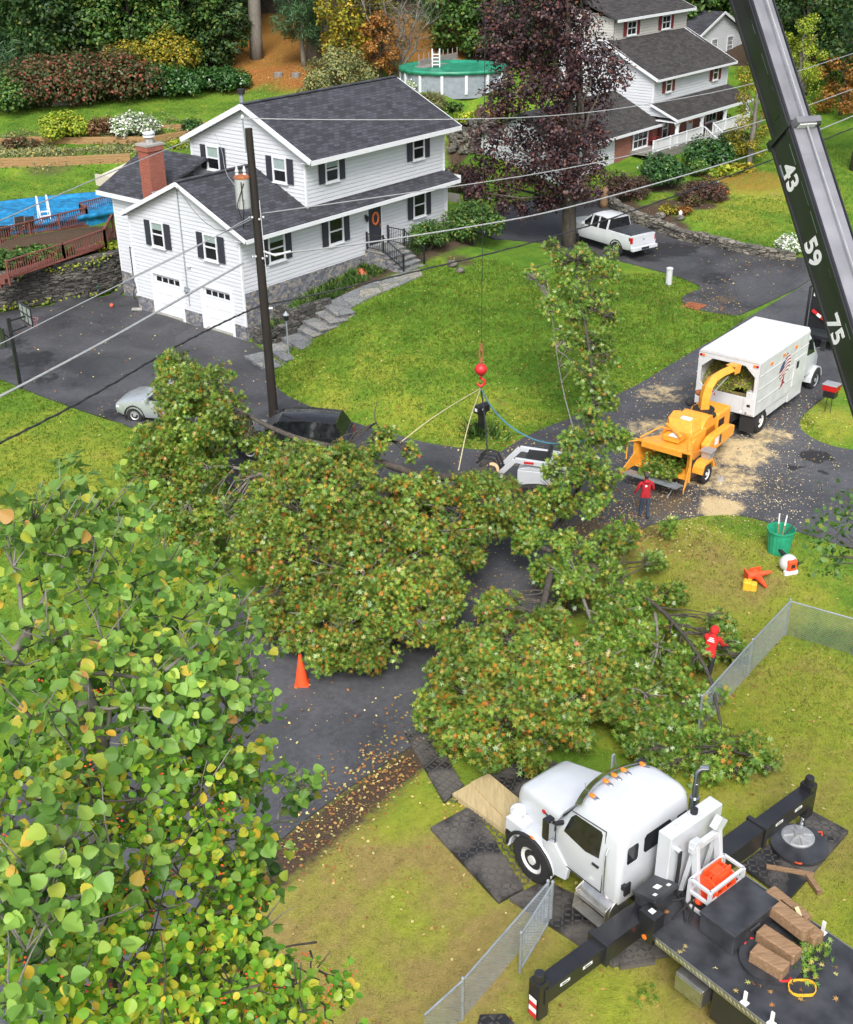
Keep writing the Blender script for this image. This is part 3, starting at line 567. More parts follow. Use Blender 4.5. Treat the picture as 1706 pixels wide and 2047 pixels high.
OU = (u1, 0, 0); window(h1o, OU, Y, -X, 6.75, 7.42, .82, 1.1, (-1, 1), blind=.5, shw=.42); window(h1o, OU, Y, -X, 1.8, 7.42, .82, 1.1, (-1, 1), blind=.5, shw=.42)
OF = (0, .1, 0); window(h1o, OF, X, -Y, 6.56, 7.36, .82, 1.08, (-1, 1), blind=.4); window(h1o, OF, X, -Y, 13.4, 7.36, .82, 1.08, (-1, 1), blind=.1)
window(h1o, O3, X, -Y, 2.3, 4.3, .95, 1.22, (-1, 1), blind=.25); window(h1o, O3, X, -Y, 6.55, 4.27, .95, 1.2, (-1, 1), blind=0); window(h1o, O3, X, -Y, 13.3, 4.32, .9, 1.2, (-1, 1), blind=0)
# front door
w = MB(); w.box((9.1, -.09, 2.92), (10.08, .02, 4.98)); fd = obj('front_door', w, M['shutter'], h1o, bevel=.02)
w = MB(); w.ball((9.97, -.13, 3.85), .045); w.box((9.94, -.105, 3.7), (10.0, -.09, 4.0)); obj('handle', w, M['bronze'], fd)
w = MB()
for k in range(26):
    a = k*2*math.pi/26; w.ball((9.58+.22*math.cos(a), -.13, 4.3+.3*math.sin(a)), (.07, .05, .07), 6, 5, k % 2)
obj('wreath', w, [M['clayorange'], M['hosered']], fd)
w = MB(); w.box((9.0, -.08, 2.9), (9.09, .02, 5.0)); w.box((10.09, -.08, 2.9), (10.18, .02, 5.0)); obj('door_frame', w, M['trim'], h1o)
w = MB(); w.box((8.82, -.1, 4.4), (8.94, -.02, 4.62)); w.cyl((8.88, -.16, 4.28), (8.88, -.16, 4.52), .075, .09, 8); w.cyl((8.88, -.16, 4.52), (8.88, -.16, 4.6), .1, .02, 8); obj('wall_lantern', w, M['black'], h1o)
# roofs: garage gable + pent, upper gable, rear wing
sl = .44; PV = 3.86; r0 = lambda v: 5.73+sl*v if v <= PV else 5.73+sl*PV-.455*(v-PV)
w = MB()
roof_slab(w, [(-.35, -.85, r0(-.85)), (u1, -.85, r0(-.85)), (u1, PV, r0(PV)), (-.35, PV, r0(PV))])
roof_slab(w, [(u1, -.85, r0(-.85)), (UE+.35, -.85, r0(-.85)), (UE+.35, .1, r0(.1)), (u1, .1, r0(.1))])
roof_slab(w, [(-.35, PV, r0(PV)), (u1, PV, r0(PV)), (u1, 8.5, r0(8.5)), (-.35, 8.5, r0(8.5))])
for v in w.v[:]: pass
obj('lower_roof', w, M['shingle'], h1o)
w = MB()
roof_slab(w, [(u1-.35, -.7, 8.2), (UE+.6, -.7, 8.2), (UE+.6, 4.0, 10.4), (u1-.35, 4.0, 10.4)])
roof_slab(w, [(u1-.35, 4.0, 10.4), (UE+.6, 4.0, 10.4), (UE+.6, 8.9, 8.25), (u1-.35, 8.9, 8.25)])
w.beam((u1-.35, 4.0, 10.42), (UE+.6, 4.0, 10.42), .3, .05); w.beam((-.35, PV, r0(PV)+.02), (u1, PV, r0(PV)+.02), .3, .05)
obj('upper_roof', w, M['shingle'], h1o)
w = MB(); roof_slab(w, [(.85, 7.9, 5.75), (.85, 12.0, 5.75), (4.4, 12.0, 7.45), (4.4, 7.0, 7.45)]); roof_slab(w, [(4.4, 7.0, 7.45), (4.4, 12.0, 7.45), (7.5, 12.0, 5.9), (7.5, 8.6, 5.9)])
obj('rear_wing_roof', w, M['shingle_side'], h1o)
# white fascia, rakes, soffits, corner boards, gutters
w = MB()
def rake(u, va, za, vb, zb, wd=.2): w.beam((u, va, za-.1), (u, vb, zb-.1), .05, wd, up=(0, -(zb-za), (vb-va)) if vb > va else (0, (zb-za), -(vb-va)))
rake(-.38, -.85, r0(-.85), PV, r0(PV)); rake(-.38, 8.5, r0(8.5), PV, r0(PV))
rake(u1-.38, -.7, 8.2, 4.0, 10.4, .26); rake(u1-.38, 8.9, 8.25, 4.0, 10.4, .26); rake(UE+.63, -.7, 8.2, 4.0, 10.4); rake(UE+.63, 8.9, 8.25, 4.0, 10.4)
w.box((-.35, -.9, r0(-.85)-.2), (UE+.35, -.855, r0(-.85)-.01)); w.box((u1-.35, -.745, 7.96), (UE+.6, -.705, 8.19))
w.box((-.3, -.86, r0(-.85)-.2), (UE+.3, 0, r0(-.85)-.17)); w.box((u1-.3, -.7, 7.98), (UE+.5, .1, 8.01)); w.box((-.35, 8.3, 5.12), (.2, 8.5, 5.16))
w.box((UE+.36, -.86, r0(-.85)-.2), (UE+.4, .1, r0(-.85)+.2)); w.box((.8, 7.9, 5.5), (.84, 12.0, 5.74)); w.box((.84, 8.3, 5.52), (1.2, 12.0, 5.55))
for a, c, z0, z1 in ((-.06, -.06, .84, 5.3), (u1-.06, .04, 5.7, 8.05), (UE-.06, .04, 5.7, 8.05), (UE-.06, -.06, 2.5, 5.2), (-.06, VB-.06, .84, 5.3), (u1-.06, VB2-.06, 6.2, 8.1)): w.box((a, c, z0), (a+.11, c+.11, z1))
w.box((1.165, 11.04, 1.4), (1.28, 11.15, 5.6))
w.tube([(UE+.12, -.88, 5.2), (UE+.12, -.3, 4.9), (UE+.1, -.08, 4.8), (UE+.1, -.08, 2.6)], .045, 8)
obj('white_trim', w, M['trim'], h1o)
w = MB(); cx, cy = 1.3, 7.6
w.box((cx-.48, cy-.4, 5.2), (cx+.48, cy+.4, 8.55)); w.box((cx-.53, cy-.45, 8.25), (cx+.53, cy+.45, 8.5)); ch = obj('chimney', w, M['chimney'], h1o)
w = MB(); w.box((cx-.55, cy-.47, 8.5), (cx+.55, cy+.47, 8.6)); w.cyl((cx, cy, 8.6), (cx, cy, 8.9), .22, .2, 12); obj('chimney_crown', w, M['concrete'], ch)
w = MB(); w.cyl((cx, cy, 8.9), (cx, cy, 8.98), .3, .3, 14); w.cyl((cx, cy, 8.98), (cx, cy, 9.06), .2, .2, 12); w.cyl((cx, cy, 9.06), (cx, cy, 9.12), .31, .31, 14); obj('chimney_cap', w, M['trim'], ch)
w = MB(); w.obox((cx-.25, cy-1.0, 6.15), X*.5, Y*.35+Z*.2, Z*.012); obj('flashing', w, M['galv'], h1o); w = MB(); w.cyl((u1+1, 5.4, 9.7), (u1+1, 5.4, 10.6), .12, .12, 12); w.cyl((u1+1, 5.4, 10.6), (u1+1, 5.4, 10.85), .2, .2, 12, 1); obj('roof_vent', w, [M['galv'], M['blackflat']], h1o)
w = MB(); w.tube([(-.08, 4.15, 7.0), (-.08, 4.13, 2.1)], .025, 8); w.box((-.14, 4.0, 1.75), (-.05, 4.28, 2.1)); w.cyl((-.14, 4.14, 1.92), (-.24, 4.14, 1.92), .09, .09, 12); w.tube([(-.06, 4.1, 1.75), (-.06, 4.1, 1.1)], .02, 6); obj('electric_meter', w, M['galv'], h1o)
w = MB(); w.box((-.1, 3.7, 3.22), (-.03, 3.95, 3.32)); w.ball((-.13, 3.75, 3.25), .07, 8, 6); w.ball((-.13, 3.9, 3.25), .07, 8, 6); obj('flood_light', w, M['trim'], h1o)
# front door landing, steps and railing
w = MB(); w.box((8.75, -1.35, 1.4), (10.6, -.08, 2.74))
for k in range(4): w.box((8.75, -1.35-.34*(k+1), 1.3), (10.6, -1.35-.34*k, 2.74-.19*(k+1)))
fs = obj('front_steps', w, M['veneer'], h1o)
w = MB(); w.box((8.7, -1.38, 2.742), (10.65, -.09, 2.8))
for k in range(4): w.box((8.71, -1.38-.34*(k+1)-.03, 2.742-.19*(k+1)), (10.64, -1.39-.34*k, 2.795-.19*(k+1)))
obj('treads', w, M['slate'], fs)
for uu in (8.82, 10.53):
    w = MB(); pts = [(-.15, 2.8), (-1.3, 2.8), (-2.68, 2.04)]
    for v, z in pts: w.box((uu-.04, v-.04, z-.05), (uu+.04, v+.04, z+.95))
    for (a, za), (c, zc) in zip(pts[:-1], pts[1:]):
        for dz in (.12, .86): w.beam((uu, a, za+dz), (uu, c, zc+dz), .04, .04)
        n = 9
        for k in range(1, n): t = k/n; w.beam((uu, a+(c-a)*t, za+(zc-za)*t+.12), (uu, a+(c-a)*t, za+(zc-za)*t+.86), .018, .018)
    obj('iron_railing', w, M['black'], h1o)
# walk, garden steps, planter walls
w = MB(); pth = [P(x, y)[:2] for x, y in ((655,606),(700,585),(750,565),(800,548),(840,540))]; pth2 = [P(x, y)[:2] for x, y in ((800,552),(760,575),(710,600),(668,626))]
sheet('flagstone_walk', smooth_line(pth)+smooth_line(pth2[:0] or [P(845,552)[:2], P(800,572)[:2], P(750,592)[:2], P(705,616)[:2], P(668,636)[:2]]), M['slate'], .07, .5)
stp = [((492,712),(535,738)),((527,690),(572,720)),((552,668),(604,697)),((578,648),(627,672)),((592,634),(643,660)),((620,617),(662,645)),((640,604),(676,630))]
gs = thing('garden_steps', 'flagstone garden steps climbing from driveway to front walk', 'steps', P(540,720))
lastz = None
for k, (a, c) in enumerate(stp):
    z = .14+k*.21; a3, c3 = atz(*a, z), atz(*c, z); t = (c3-a3)/np.linalg.norm(c3-a3); n = np.array([-t[1], t[0], 0])
    w = MB(); w.obox((a3+c3)/2+n*.42-Z*.2, (c3-a3)/2, n*.48, Z*.172); s_ = obj('step', w, M['veneer'], gs, w=True)
    w = MB(); w.obox((a3+c3)/2+n*.42, (c3-a3)/2*1.04, n*.5, Z*.027); obj('tread', w, M['slate'], gs, w=True)
    for ch2 in s_.children: pass
w = MB()
for (a, c, h) in (((.1,-.3),(.1,-1.75),1.0),((.1,-1.75),(1.6,-1.9),1.15),((1.7,-.3),(1.75,-1.7),1.6),((1.75,-1.7),(3.9,-1.9),1.72)):
    p, q = hw(*a, 0), hw(*c, 0); n = max(2, int(np.linalg.norm(q-p)/.3))
    for k in range(n):
        for j in range(6):
            t0, t1 = k/n, (k+1)/n; e = random.uniform(-.04, .04); zz = h*j/6
            s0 = p+(q-p)*(t0+(.5/n if j % 2 else 0)); s1 = p+(q-p)*min(1.02, t1+(.5/n if j % 2 else 0))
            w.beam(s0+Z*(zz+h/12)+np.array([e, e, 0]), s1+Z*(zz+h/12)+np.array([e, -e, 0]), .34, h/6-.012)
solo('planter_wall', w, M['drystone'], 'low dry-stacked stone planter wall at the house corner beside garden steps', 'stone wall', at=hw(.5,-1,0), bevel=.015)
def rockwall(name, path, label, hh, th=.5, course=.16, ln=.5, mat='drystone', seed=1, zbase=None):
    r = random.Random(seed); b = MB(); pl = polyline([np.array(p) for p in path], .25)
    L_ = np.r_[0, np.cumsum([np.linalg.norm(b_-a_) for a_, b_ in zip(pl[:-1], pl[1:])])]; pl = np.array(pl); tot = L_[-1]
    def at(s): return np.array([np.interp(s, L_, pl[:,i]) for i in range(pl.shape[1])])
    s = 0
    nc = int(max(hh if hasattr(hh, '__len__') else [hh])/course)
    hs_ = lambda s: np.interp(s/tot, np.linspace(0, 1, len(hh)), hh) if hasattr(hh, '__len__') else hh
    for j in range(nc+1):
        s = -r.random()*ln
        while s < tot:
            l = ln*r.uniform(.45, 1.4); a, c = at(max(0, s)), at(min(tot, s+l))
            zz = j*course
            if zz < hs_(max(0, min(tot, s+l/2)))-.02 and np.linalg.norm((c-a)[:2]) > .05:
                z0 = zbase if zbase is not None else h1((a[0]+c[0])/2, (a[1]+c[1])/2)
                if len(a) > 2: z0 = (a[2]+c[2])/2
                e = r.uniform(-.06, .06); t = (c-a)[:2]; t = t/np.linalg.norm(t); n = np.array([-t[1], t[0], 0])
                A3 = np.array([a[0], a[1], z0+zz+course/2]); C3 = np.array([c[0], c[1], z0+zz+course/2+r.uniform(-.02, .02)])
                b.beam(A3+n*e, C3+n*e, th+r.uniform(-.06, .06), course*r.uniform(.86, 1.0))
            s += l*.98
    return solo(name, b, M[mat], label, 'stone wall', at=np.array([pl[:,0].mean(), pl[:,1].mean(), (pl[:,2].mean() if pl.shape[1] > 2 else h1(pl[:,0].mean(), pl[:,1].mean()))]), bevel=.02)
nrm = []
rockwall('retaining_wall', [np.array([p[0], p[1], 0]) for p in SW], 'tall dark dry-stone retaining wall below the deck with yellow creepers', [2.05, 2.0, 1.95, 1.95, 2.0, 2.15], .55, .15, .45, seed=3)
rockwall('garden_wall', [P(x, y)[:2] for x, y in ((1195,398),(1215,408),(1240,428),(1275,446),(1330,466),(1400,486),(1460,500),(1530,514),(1590,520))], 'low grey dry-stone wall curving beside the neighbour driveway', [.5, .6, .6, .65, .6, .55, .5, .5, .4], .5, .13, .5, 'fieldstone', 5)
b = MB(); rgs = random.Random(8)
for k in range(120):
    q = P(rgs.uniform(898, 985), rgs.uniform(238, 306)); s_ = rgs.uniform(.16, .42); a = rgs.uniform(0, 3); d = np.array([math.cos(a), math.sin(a), rgs.uniform(-.2, .2)]); b.obox(q+Z*s_*.2, d*s_, np.cross(Z, d)*s_*.7, Z*s_*.4)
solo('rubble_bank', b, M['fieldstone'], 'pale rubble stone bank between the white house and purple tree', 'stone bank', bevel=.05)
# timber terraces: one wall each
for (pxs, z0, z1), lab in zip(TW, ('lowest and longest timber retaining wall above the strip of lawn', 'middle timber retaining wall behind the planted terrace', 'topmost timber retaining wall below the upper lawn')):
    b = MB(); pl = [atz(x, y, z0) for x, y in pxs]; n = max(3, int((z1-z0)/.16))
    for j in range(n+1):
        e = .05*(j/n)
        for k, (a, c) in enumerate(zip(pl[:-1], pl[1:])):
            L0 = np.linalg.norm(c-a); m = max(1, int(L0/2.6))
            for i in range(m):
                t0, t1 = (i+(.4 if j % 2 and i else 0))/m, (i+1+(.4 if j % 2 and i < m-1 else 0))/m
                b.beam(a+(c-a)*t0+Z*(j*.17-.1)+Y*e, a+(c-a)*t1+Z*(j*.17-.1)+Y*e, .16, .162)
    solo('timber_wall', b, M['timber'], lab, 'retaining wall', 'timber walls of the terraced garden', bevel=.008)
# ---------------- neighbour house (porch frame: porch front-left post at the origin, floor at z = 3) ----------------
P2 = np.array([18.15, 89.07, 0.])
h2 = thing('house', 'white and brick house with red shutters and long front porch', 'house', P2, YAW)
w = MB(); W2 = 11.6
lap(w, (0, 1.8, 0), X, -Y, [(0, 5.6), (W2, 5.6), (W2, 7.6), (0, 7.6)]); lap(w, (0, 0, 0), Y, -X, [(1.8, 2), (10, 2), (10, 9.7), (6, 9.8), (1.8, 7.6)]); lap(w, (W2, 0, 0), Y, X, [(1.8, 2), (10, 2), (10, 9.7), (6, 9.8), (1.8, 7.6)])
lap(w, (0, 0, 0), Y, -X, [(-.2, 4.85), (1.8, 4.9), (1.8, 5.75)])
lap(w, (0, 10, 0), X, Y, [(0, 2), (W2, 2), (W2, 11), (0, 11)]); obj('wall', w, M['siding'], h2)
w = MB(); lap(w, (1.0, 6, 0), X, -Y, [(0, 9.6), (W2-.6, 9.6), (W2-.6, 11.1), (0, 11.1)]); lap(w, (W2+.4, 6, 0), Y, X, [(0, 9.6), (4, 9.6), (4, 12), (0, 11.1)]); lap(w, (1.0, 6, 0), Y, -X, [(0, 9.6), (4, 9.6), (4, 12), (0, 11.1)])
obj('dormer_wall', w, M['siding_grey'], h2)
w = MB(); w.box((0.03, 1.77, 2.0), (W2-.03, 1.9, 5.2)); w.box((-5.5, 1.4, 1.6), (.02, 1.6, 4.5)); obj('brick_wall', w, M['brick'], h2)
w = MB(); roof_slab(w, [(-.3, 1.3, 7.45), (W2+.5, 1.3, 7.45), (W2+.5, 6.1, 9.75), (-.3, 6.1, 9.75)]); roof_slab(w, [(.6, 5.5, 11.15), (W2+.9, 5.5, 11.15), (W2+.9, 8.5, 12.3), (.6, 8.5, 12.3)]); roof_slab(w, [(.6, 8.5, 12.3), (W2+.9, 8.5, 12.3), (W2+.9, 11, 9.5), (.6, 11, 9.5)])
obj('roof', w, M['shingle_brown'], h2)
w = MB(); roof_slab(w, [(-.25, -.45, 4.85), (W2+.3, -.45, 4.85), (W2+.3, 1.8, 5.75), (-.25, 1.8, 5.75)]); obj('porch_roof', w, M['shingle_brown'], h2)
w = MB(); roof_slab(w, [(-12, .9, 4.45), (.3, .9, 4.45), (-.02, 5, 6.4), (-12, 5, 6.4)]); roof_slab(w, [(-12, 5, 6.4), (-.02, 5, 6.4), (-.02, 9, 4.45), (-12, 9, 4.45)]); obj('wing_roof', w, M['shingle_brown'], h2)
w = MB(); lap(w, (-11.6, 1.5, 0), X, -Y, [(0, .8), (6.1, .8), (6.1, 4.45), (0, 4.45)]); lap(w, (-11.6, 0, 0), Y, -X, [(1.5, .8), (8.6, .8), (8.6, 4.5), (5, 6.3), (1.5, 4.5)]); obj('wing_wall', w, M['siding'], h2)
w = MB()
for k in range(4): w.box((-10.8, 1.4, 1.15+k*.53), (-6.2, 1.46, 1.15+k*.53+.51))
gd = obj('garage_door', w, M['trim'], h2)
for k in range(6): w = MB(); w.box((-10.6+k*.74, 1.38, 2.85), (-10.1+k*.74, 1.395, 3.1)); obj('door_window', w, M['glass'], gd)
w = MB(); w.box((-.3, 1.24, 7.28), (W2+.5, 1.29, 7.44)); w.box((.6, 5.44, 10.95), (W2+.9, 5.49, 11.14)); w.box((-.28, -.5, 4.62), (W2+.3, -.42, 4.84)); w.box((-12, .85, 4.25), (.3, .89, 4.44)); w.box((-.25, -.42, 4.6), (W2+.3, 1.8, 4.66))
for a, c in ((-.33, 0), (W2+.5, 0)): w.beam((a, 1.3, 7.36), (a, 6.1, 9.66), .05, .2, up=(0, -2.3, 4.8))
w.beam((W2+.93, 5.5, 11.06), (W2+.93, 8.5, 12.2), .05, .18, up=(0, -1.1, 3)); w.beam((-.28, -.45, 4.78), (-.28, 1.8, 5.68), .05, .16, up=(0, -.9, 2.2)); w.box((-.04, 1.76, 5.6), (.06, 1.86, 7.5)); w.box((W2-.06, 1.76, 5.6), (W2+.05, 1.86, 7.5))
obj('white_trim', w, M['trim'], h2)
w = MB(); w.box((-3.5, -.5, 2.78), (W2+.2, 1.75, 2.98)); w.box((-3.5, -.52, 1.9), (W2+.2, -.46, 2.76)); obj('porch_floor', w, M['greywood'], h2)
for k in range(4):
    u = .1+3.75*k; w = MB(); w.box((u-.1, -.4, 2.98), (u+.1, -.2, 4.64)); w.box((u-.14, -.44, 2.98), (u+.14, -.16, 3.2))
    for s_ in (-1, 1): w.beam((u+s_*.1, -.3, 4.25), (u+s_*.4, -.3, 4.6), .08, .08)
    obj('porch_post', w, M['trim'], h2)
def rail(par, a, c, h, name='railing', mat='trim', bal=.13, post=None, lowz=.1, bw=.035):
    w = MB(); a, c = V3(a), V3(c); d = c-a; n = int(np.linalg.norm(d[:2])/bal)
    w.beam(a+Z*h, c+Z*h, .09, .06); w.beam(a+Z*lowz, c+Z*lowz, .05, .06)
    for k in range(1, n): w.beam(a+d*k/n+Z*lowz, a+d*k/n+Z*h, bw, bw)
    if post:
        m = max(1, int(np.linalg.norm(d[:2])/post))
        for k in range(m+1): w.beam(a+d*k/m-Z*.1, a+d*k/m+Z*(h+.06), .11, .11)
    return obj(name, w, M[mat], par)
rail(h2, (-3.4, -.42, 2.98), (3.85, -.42, 2.98), .85, post=1.9); rail(h2, (5.6, -.42, 2.98), (W2, -.42, 2.98), .85, post=1.9)
st = MB()
for k in range(5): st.box((4.0, -.55-.32*(k+1), 1.7), (5.5, -.55-.32*k, 2.95-.22*(k+1)))
obj('porch_steps', st, M['trim'], h2)
for uu in (4.0, 5.5): rail(h2, (uu, -.5, 2.95), (uu, -2.1, 1.85), .85)
O2 = (0, 1.8, 0)
window(h2, O2, X, -Y, 2.05, 6.87, .7, .95, (-1, 1), 'red_shutter', 0); window(h2, O2, X, -Y, 9.4, 6.87, .7, .95, (-1, 1), 'red_shutter', 0)
window(h2, (0, 1.75, 0), X, -Y, 1.9, 3.75, .7, 1.3, (-1, 1), 'red_shutter', 0); window(h2, (0, 1.75, 0), X, -Y, 9.2, 3.9, 1.7, 1.2, (-1, 1), 'red_shutter', 0, (3, 2))
window(h2, (0, 1.38, 0), X, -Y, -2.3, 3.6, 1.9, 1.0, (1,), 'red_shutter', 0, (3, 2))
window(h2, (0, 6, 0), X, -Y, 8.6, 10.35, 1.2, .85, (-1, 1), 'red_shutter', 0, (2, 1)); window(h2, (0, 6, 0), X, -Y, 3.4, 10.35, 1.2, .85, (-1, 1), 'red_shutter', 0, (2, 1))
w = MB(); w.box((5.4, 1.68, 2.98), (6.3, 1.75, 4.5)); fd = obj('front_door', w, M['trim'], h2); w = MB()
for k in range(18): a = k*math.pi/9; w.ball((5.85+.26*math.cos(a), 1.64, 3.9+.26*math.sin(a)), (.1, .05, .1), 6, 5)
obj('wreath', w, M['clayorange'], fd)
# porch furniture and autumn decorations
def chair(b, x, y, z, s=1):
    b.box((x-.3, y-.3, z+.38), (x+.3, y+.3, z+.44)); b.box((x-.3, y+.26, z+.44), (x+.3, y+.32, z+1.0))
    for i in (-1, 1):
        for j in (-1, 1): b.box((x+i*.27-.03, y+j*.27-.03, z), (x+i*.27+.03, y+j*.27+.03, z+.6 if j < 0 else z+.4))
        b.box((x+i*.27-.04, y-.3, z+.6), (x+i*.27+.04, y+.3, z+.64))
w = MB(); chair(w, 0, 0, 0); q = P2+(-.9)*U+1.0*VV+Z*2.99; c0 = obj('wooden_chair', w, M['red_shutter']); c0.location = q; c0.rotation_euler = (0, 0, YAW); setp(c0, 'dark red wooden chair on the brick porch left of the corner post', 'chair')
w = MB(); chair(w, 0, 0, 0); q = P2+10.6*U+1.1*VV+Z*2.99; c1 = obj('wooden_chair', w, M['blackflat']); c1.location = q; c1.rotation_euler = (0, 0, YAW); setp(c1, 'black porch chair under the picture window behind the yellow tree', 'chair')
# second neighbour, further right
q3 = atz(*(1180+1185*.17585, 352*.17585), 8.3); P3 = np.array([q3[0], q3[1], 0.])
h3 = thing('house', 'plain white clapboard gable house partly hidden behind the crane boom', 'house', P3, YAW-math.radians(3))
w = MB(); lap(w, (0, 0, 0), X, -Y, [(0, 1.5), (9, 1.5), (9, 7.6), (4.5, 9.5), (0, 7.6)]); lap(w, (0, 0, 0), Y, -X, [(0, 1.5), (10, 1.5), (10, 7.5), (0, 7.5)]); obj('wall', w, M['siding'], h3)
w = MB(); roof_slab(w, [(-.5, -.35, 7.45), (4.5, -.35, 9.6), (4.5, 10.4, 9.6), (-.5, 10.4, 7.45)]); roof_slab(w, [(4.5, -.35, 9.6), (9.5, -.35, 7.45), (9.5, 10.4, 7.45), (4.5, 10.4, 9.6)]); obj('roof', w, M['shingle_side'], h3)
w = MB(); w.beam((-.5, -.38, 7.38), (4.5, -.38, 9.52), .05, .22, up=(-2.1, 0, 5)); w.beam((9.5, -.38, 7.38), (4.5, -.38, 9.52), .05, .22, up=(2.1, 0, 5)); obj('white_trim', w, M['trim'], h3)
window(h3, O3, X, -Y, 3.6, 6.6, .9, 1.4, None, blind=0, grid=(4, 4)); window(h3, O3, X, -Y, 6.4, 6.6, .9, 1.4, None, blind=0, grid=(4, 4))
q4 = P(1655, 150); h4 = thing('house', 'distant white house glimpsed through dark trees at top right', 'house', (q4[0]+6, q4[1]+8, q4[2]), YAW)
w = MB(); lap(w, (0, 0, 0), X, -Y, [(0, 0), (10, 0), (10, 3.2), (0, 3.2)]); lap(w, (0, 0, 0), Y, -X, [(0, 0), (7, 0), (7, 3.2), (3.5, 5.3), (0, 3.2)]); obj('wall', w, M['siding'], h4)
w = MB(); roof_slab(w, [(-.4, -.4, 3.0), (10.4, -.4, 3.0), (10.4, 3.5, 5.4), (-.4, 3.5, 5.4)]); roof_slab(w, [(-.4, 3.5, 5.4), (10.4, 3.5, 5.4), (10.4, 7.4, 3.0), (-.4, 7.4, 3.0)]); obj('roof', w, M['shingle_brown'], h4)
window(h4, O3, X, -Y, 3, 1.8, 1.2, 1.2, blind=0); window(h4, O3, X, -Y, 7, 1.8, 1.2, 1.2, blind=0)
# ---------------- pools and deck ----------------
def pool(name, label, c, rx, ry, rot, h, wm, cm, nposts, z, wrinkle):
    r = thing(name, label, 'swimming pool', (c[0], c[1], z), rot)
    n = 60; w = MB(); ring = lambda rr, zz: [((rx*rr)*math.cos(a), (ry*rr)*math.sin(a), zz) for a in np.linspace(0, 2*math.pi, n, endpoint=False)]
    w.loft([ring(1, -.3), ring(1, h)], 0, False)
    for k in range(n*2):
        a = k*math.pi/n; w.obox((rx*1.003*math.cos(a), ry*1.003*math.sin(a), h/2), (.012*math.cos(a), .012*math.sin(a), 0), (-.02*math.sin(a), .02*math.cos(a), 0), Z*h/2)
    obj('pool_wall', w, wm, r)
    w = MB(); w.loft([ring(1.03, h-.01), ring(1.03, h+.03), ring(.97, h+.03), ring(.97, h-.01)], 0, False); obj('rim', w, M['trim'], r)
    w = MB(); rg = random.Random(4); rings = [[(x, y, zz-.22-.1*rg.random()*(k % 3 == 0)) for k, (x, y, zz) in enumerate(ring(1.05, h+.03))]]
    rings += [ring(1.045, h+.05), ring(.98, h+.06)]
    for q in np.linspace(.92, .05, 9): rings.append([(x, y, h-.12*(1-q)**.6-.03+wrinkle*(rg.random()-.5)) for x, y, _ in ring(q, 0)])
    w.loft(rings, 0, True); obj('winter_cover', w, cm, r, smooth=True)
    for k in range(nposts):
        a = 2*math.pi*k/nposts; w = MB(); w.obox((rx*1.02*math.cos(a), ry*1.02*math.sin(a), h/2), (.05*math.cos(a), .05*math.sin(a), 0), (-.1*math.sin(a), .1*math.cos(a), 0), Z*h/2); obj('post', w, M['trim'], r)
    return r
gp = P(893, 187); gpc = atz(905, 140, gp[2]+1.45)
R_ = 3.75; c = (gp[0]+.55, gp[1]+2.9)
pool('pool', 'round above-ground pool with green winter cover by the wood', c, 3.9, 3.3, 0, 1.55, M['poolwall'], M['green_cover'], 14, h1(*gp[:2])-.02, .05)
w = MB(); bx, by, bz = c[0]+3.3, c[1]-1.6, h1(c[0]+3, c[1]-1.6)
w.beam((bx, by, bz+.9), (bx+.6, by-.5, bz), .1, .1); w.beam((bx-.9, by-.9, bz+.5), (bx+.3, by-.2, bz+.5), .08, .08); solo('pool_brace', w, M['trim'], 'white diagonal brace leaning on the green covered pool', 'brace')
def ladder(at, rz, label, h):
    r = thing('pool_ladder', label, 'pool ladder', at, rz)
    for s_ in (-.28, .28):
        w = MB(); w.tube([(s_, -.35, 0), (s_, -.28, h*.5), (s_, -.05, h), (s_, .08, h), (s_, .25, h*.5), (s_, .35, .2)], .045, 8); w.beam((s_, -.25, h*.55), (s_, .2, h*.55), .04, .07); obj('side_rail', w, M['trim'], r)
    w = MB()
    for k in range(4): w.box((-.28, -.36+.05*k, .15+k*.24), (.28, -.2+.05*k, .2+k*.24))
    obj('steps', w, M['trim'], r)
q = atz(872, 132, gp[2]+1.5); ladder((q[0], q[1]+.2, gp[2]+1.45), 0, 'white A-frame ladder at the back of the green pool', 1.25)
w = MB(); q0, q1 = atz(838, 138, gp[2]+1.4), atz(915, 122, gp[2]+1.4)
w.beam(q0+Y*.7, q1+Y*.7, 1.2, .12); w.beam(q0+Y*1.3, q1+Y*1.3, .1, 1.0)
for k in range(9): p_ = q0+(q1-q0)*k/8+Y*1.3; w.beam(p_-Z*1.5, p_+Z*.9, .08, .06)
solo('pool_deck', w, M['greywood'], 'small grey weathered deck behind the green pool', 'deck')
# blue pool and its brown deck
bz = h1(*P(100, 430)[:2]); bc = atz(70, 424, 2.2+1.15)
pool('pool', 'long above-ground pool under a rumpled blue cover beside brown deck', (bc[0]-.6, bc[1]+.6), 8.2, 3.0, YAW-math.radians(22), 1.25, M['blue_cover'], M['blue_cover'], 0, 2.05, .16)
dk = thing('deck', 'stained brown pool deck with balustrades, lattice skirt and ramp', 'deck', (bc[0], bc[1]-4, 2.0))
A, B_ = atz(-60, 508, 2.75), atz(178, 448, 2.75)       # upper deck front edge
tt = (B_-A)/np.linalg.norm(B_-A); nn = np.array([-tt[1], tt[0], 0])
def wob(name, b, m, par): return obj(name, b, m, par, w=True)
w = MB(); n = 12
for k in range(n): w.beam(A+nn*(.08+k*.14), B_+nn*(.08+k*.14), .13, .05)
w.beam(A-Z*.15, B_-Z*.15, .05, .28); wob('deck_boards', w, M['deckwood'], dk)
w = MB(); L0 = np.linalg.norm(B_-A); 
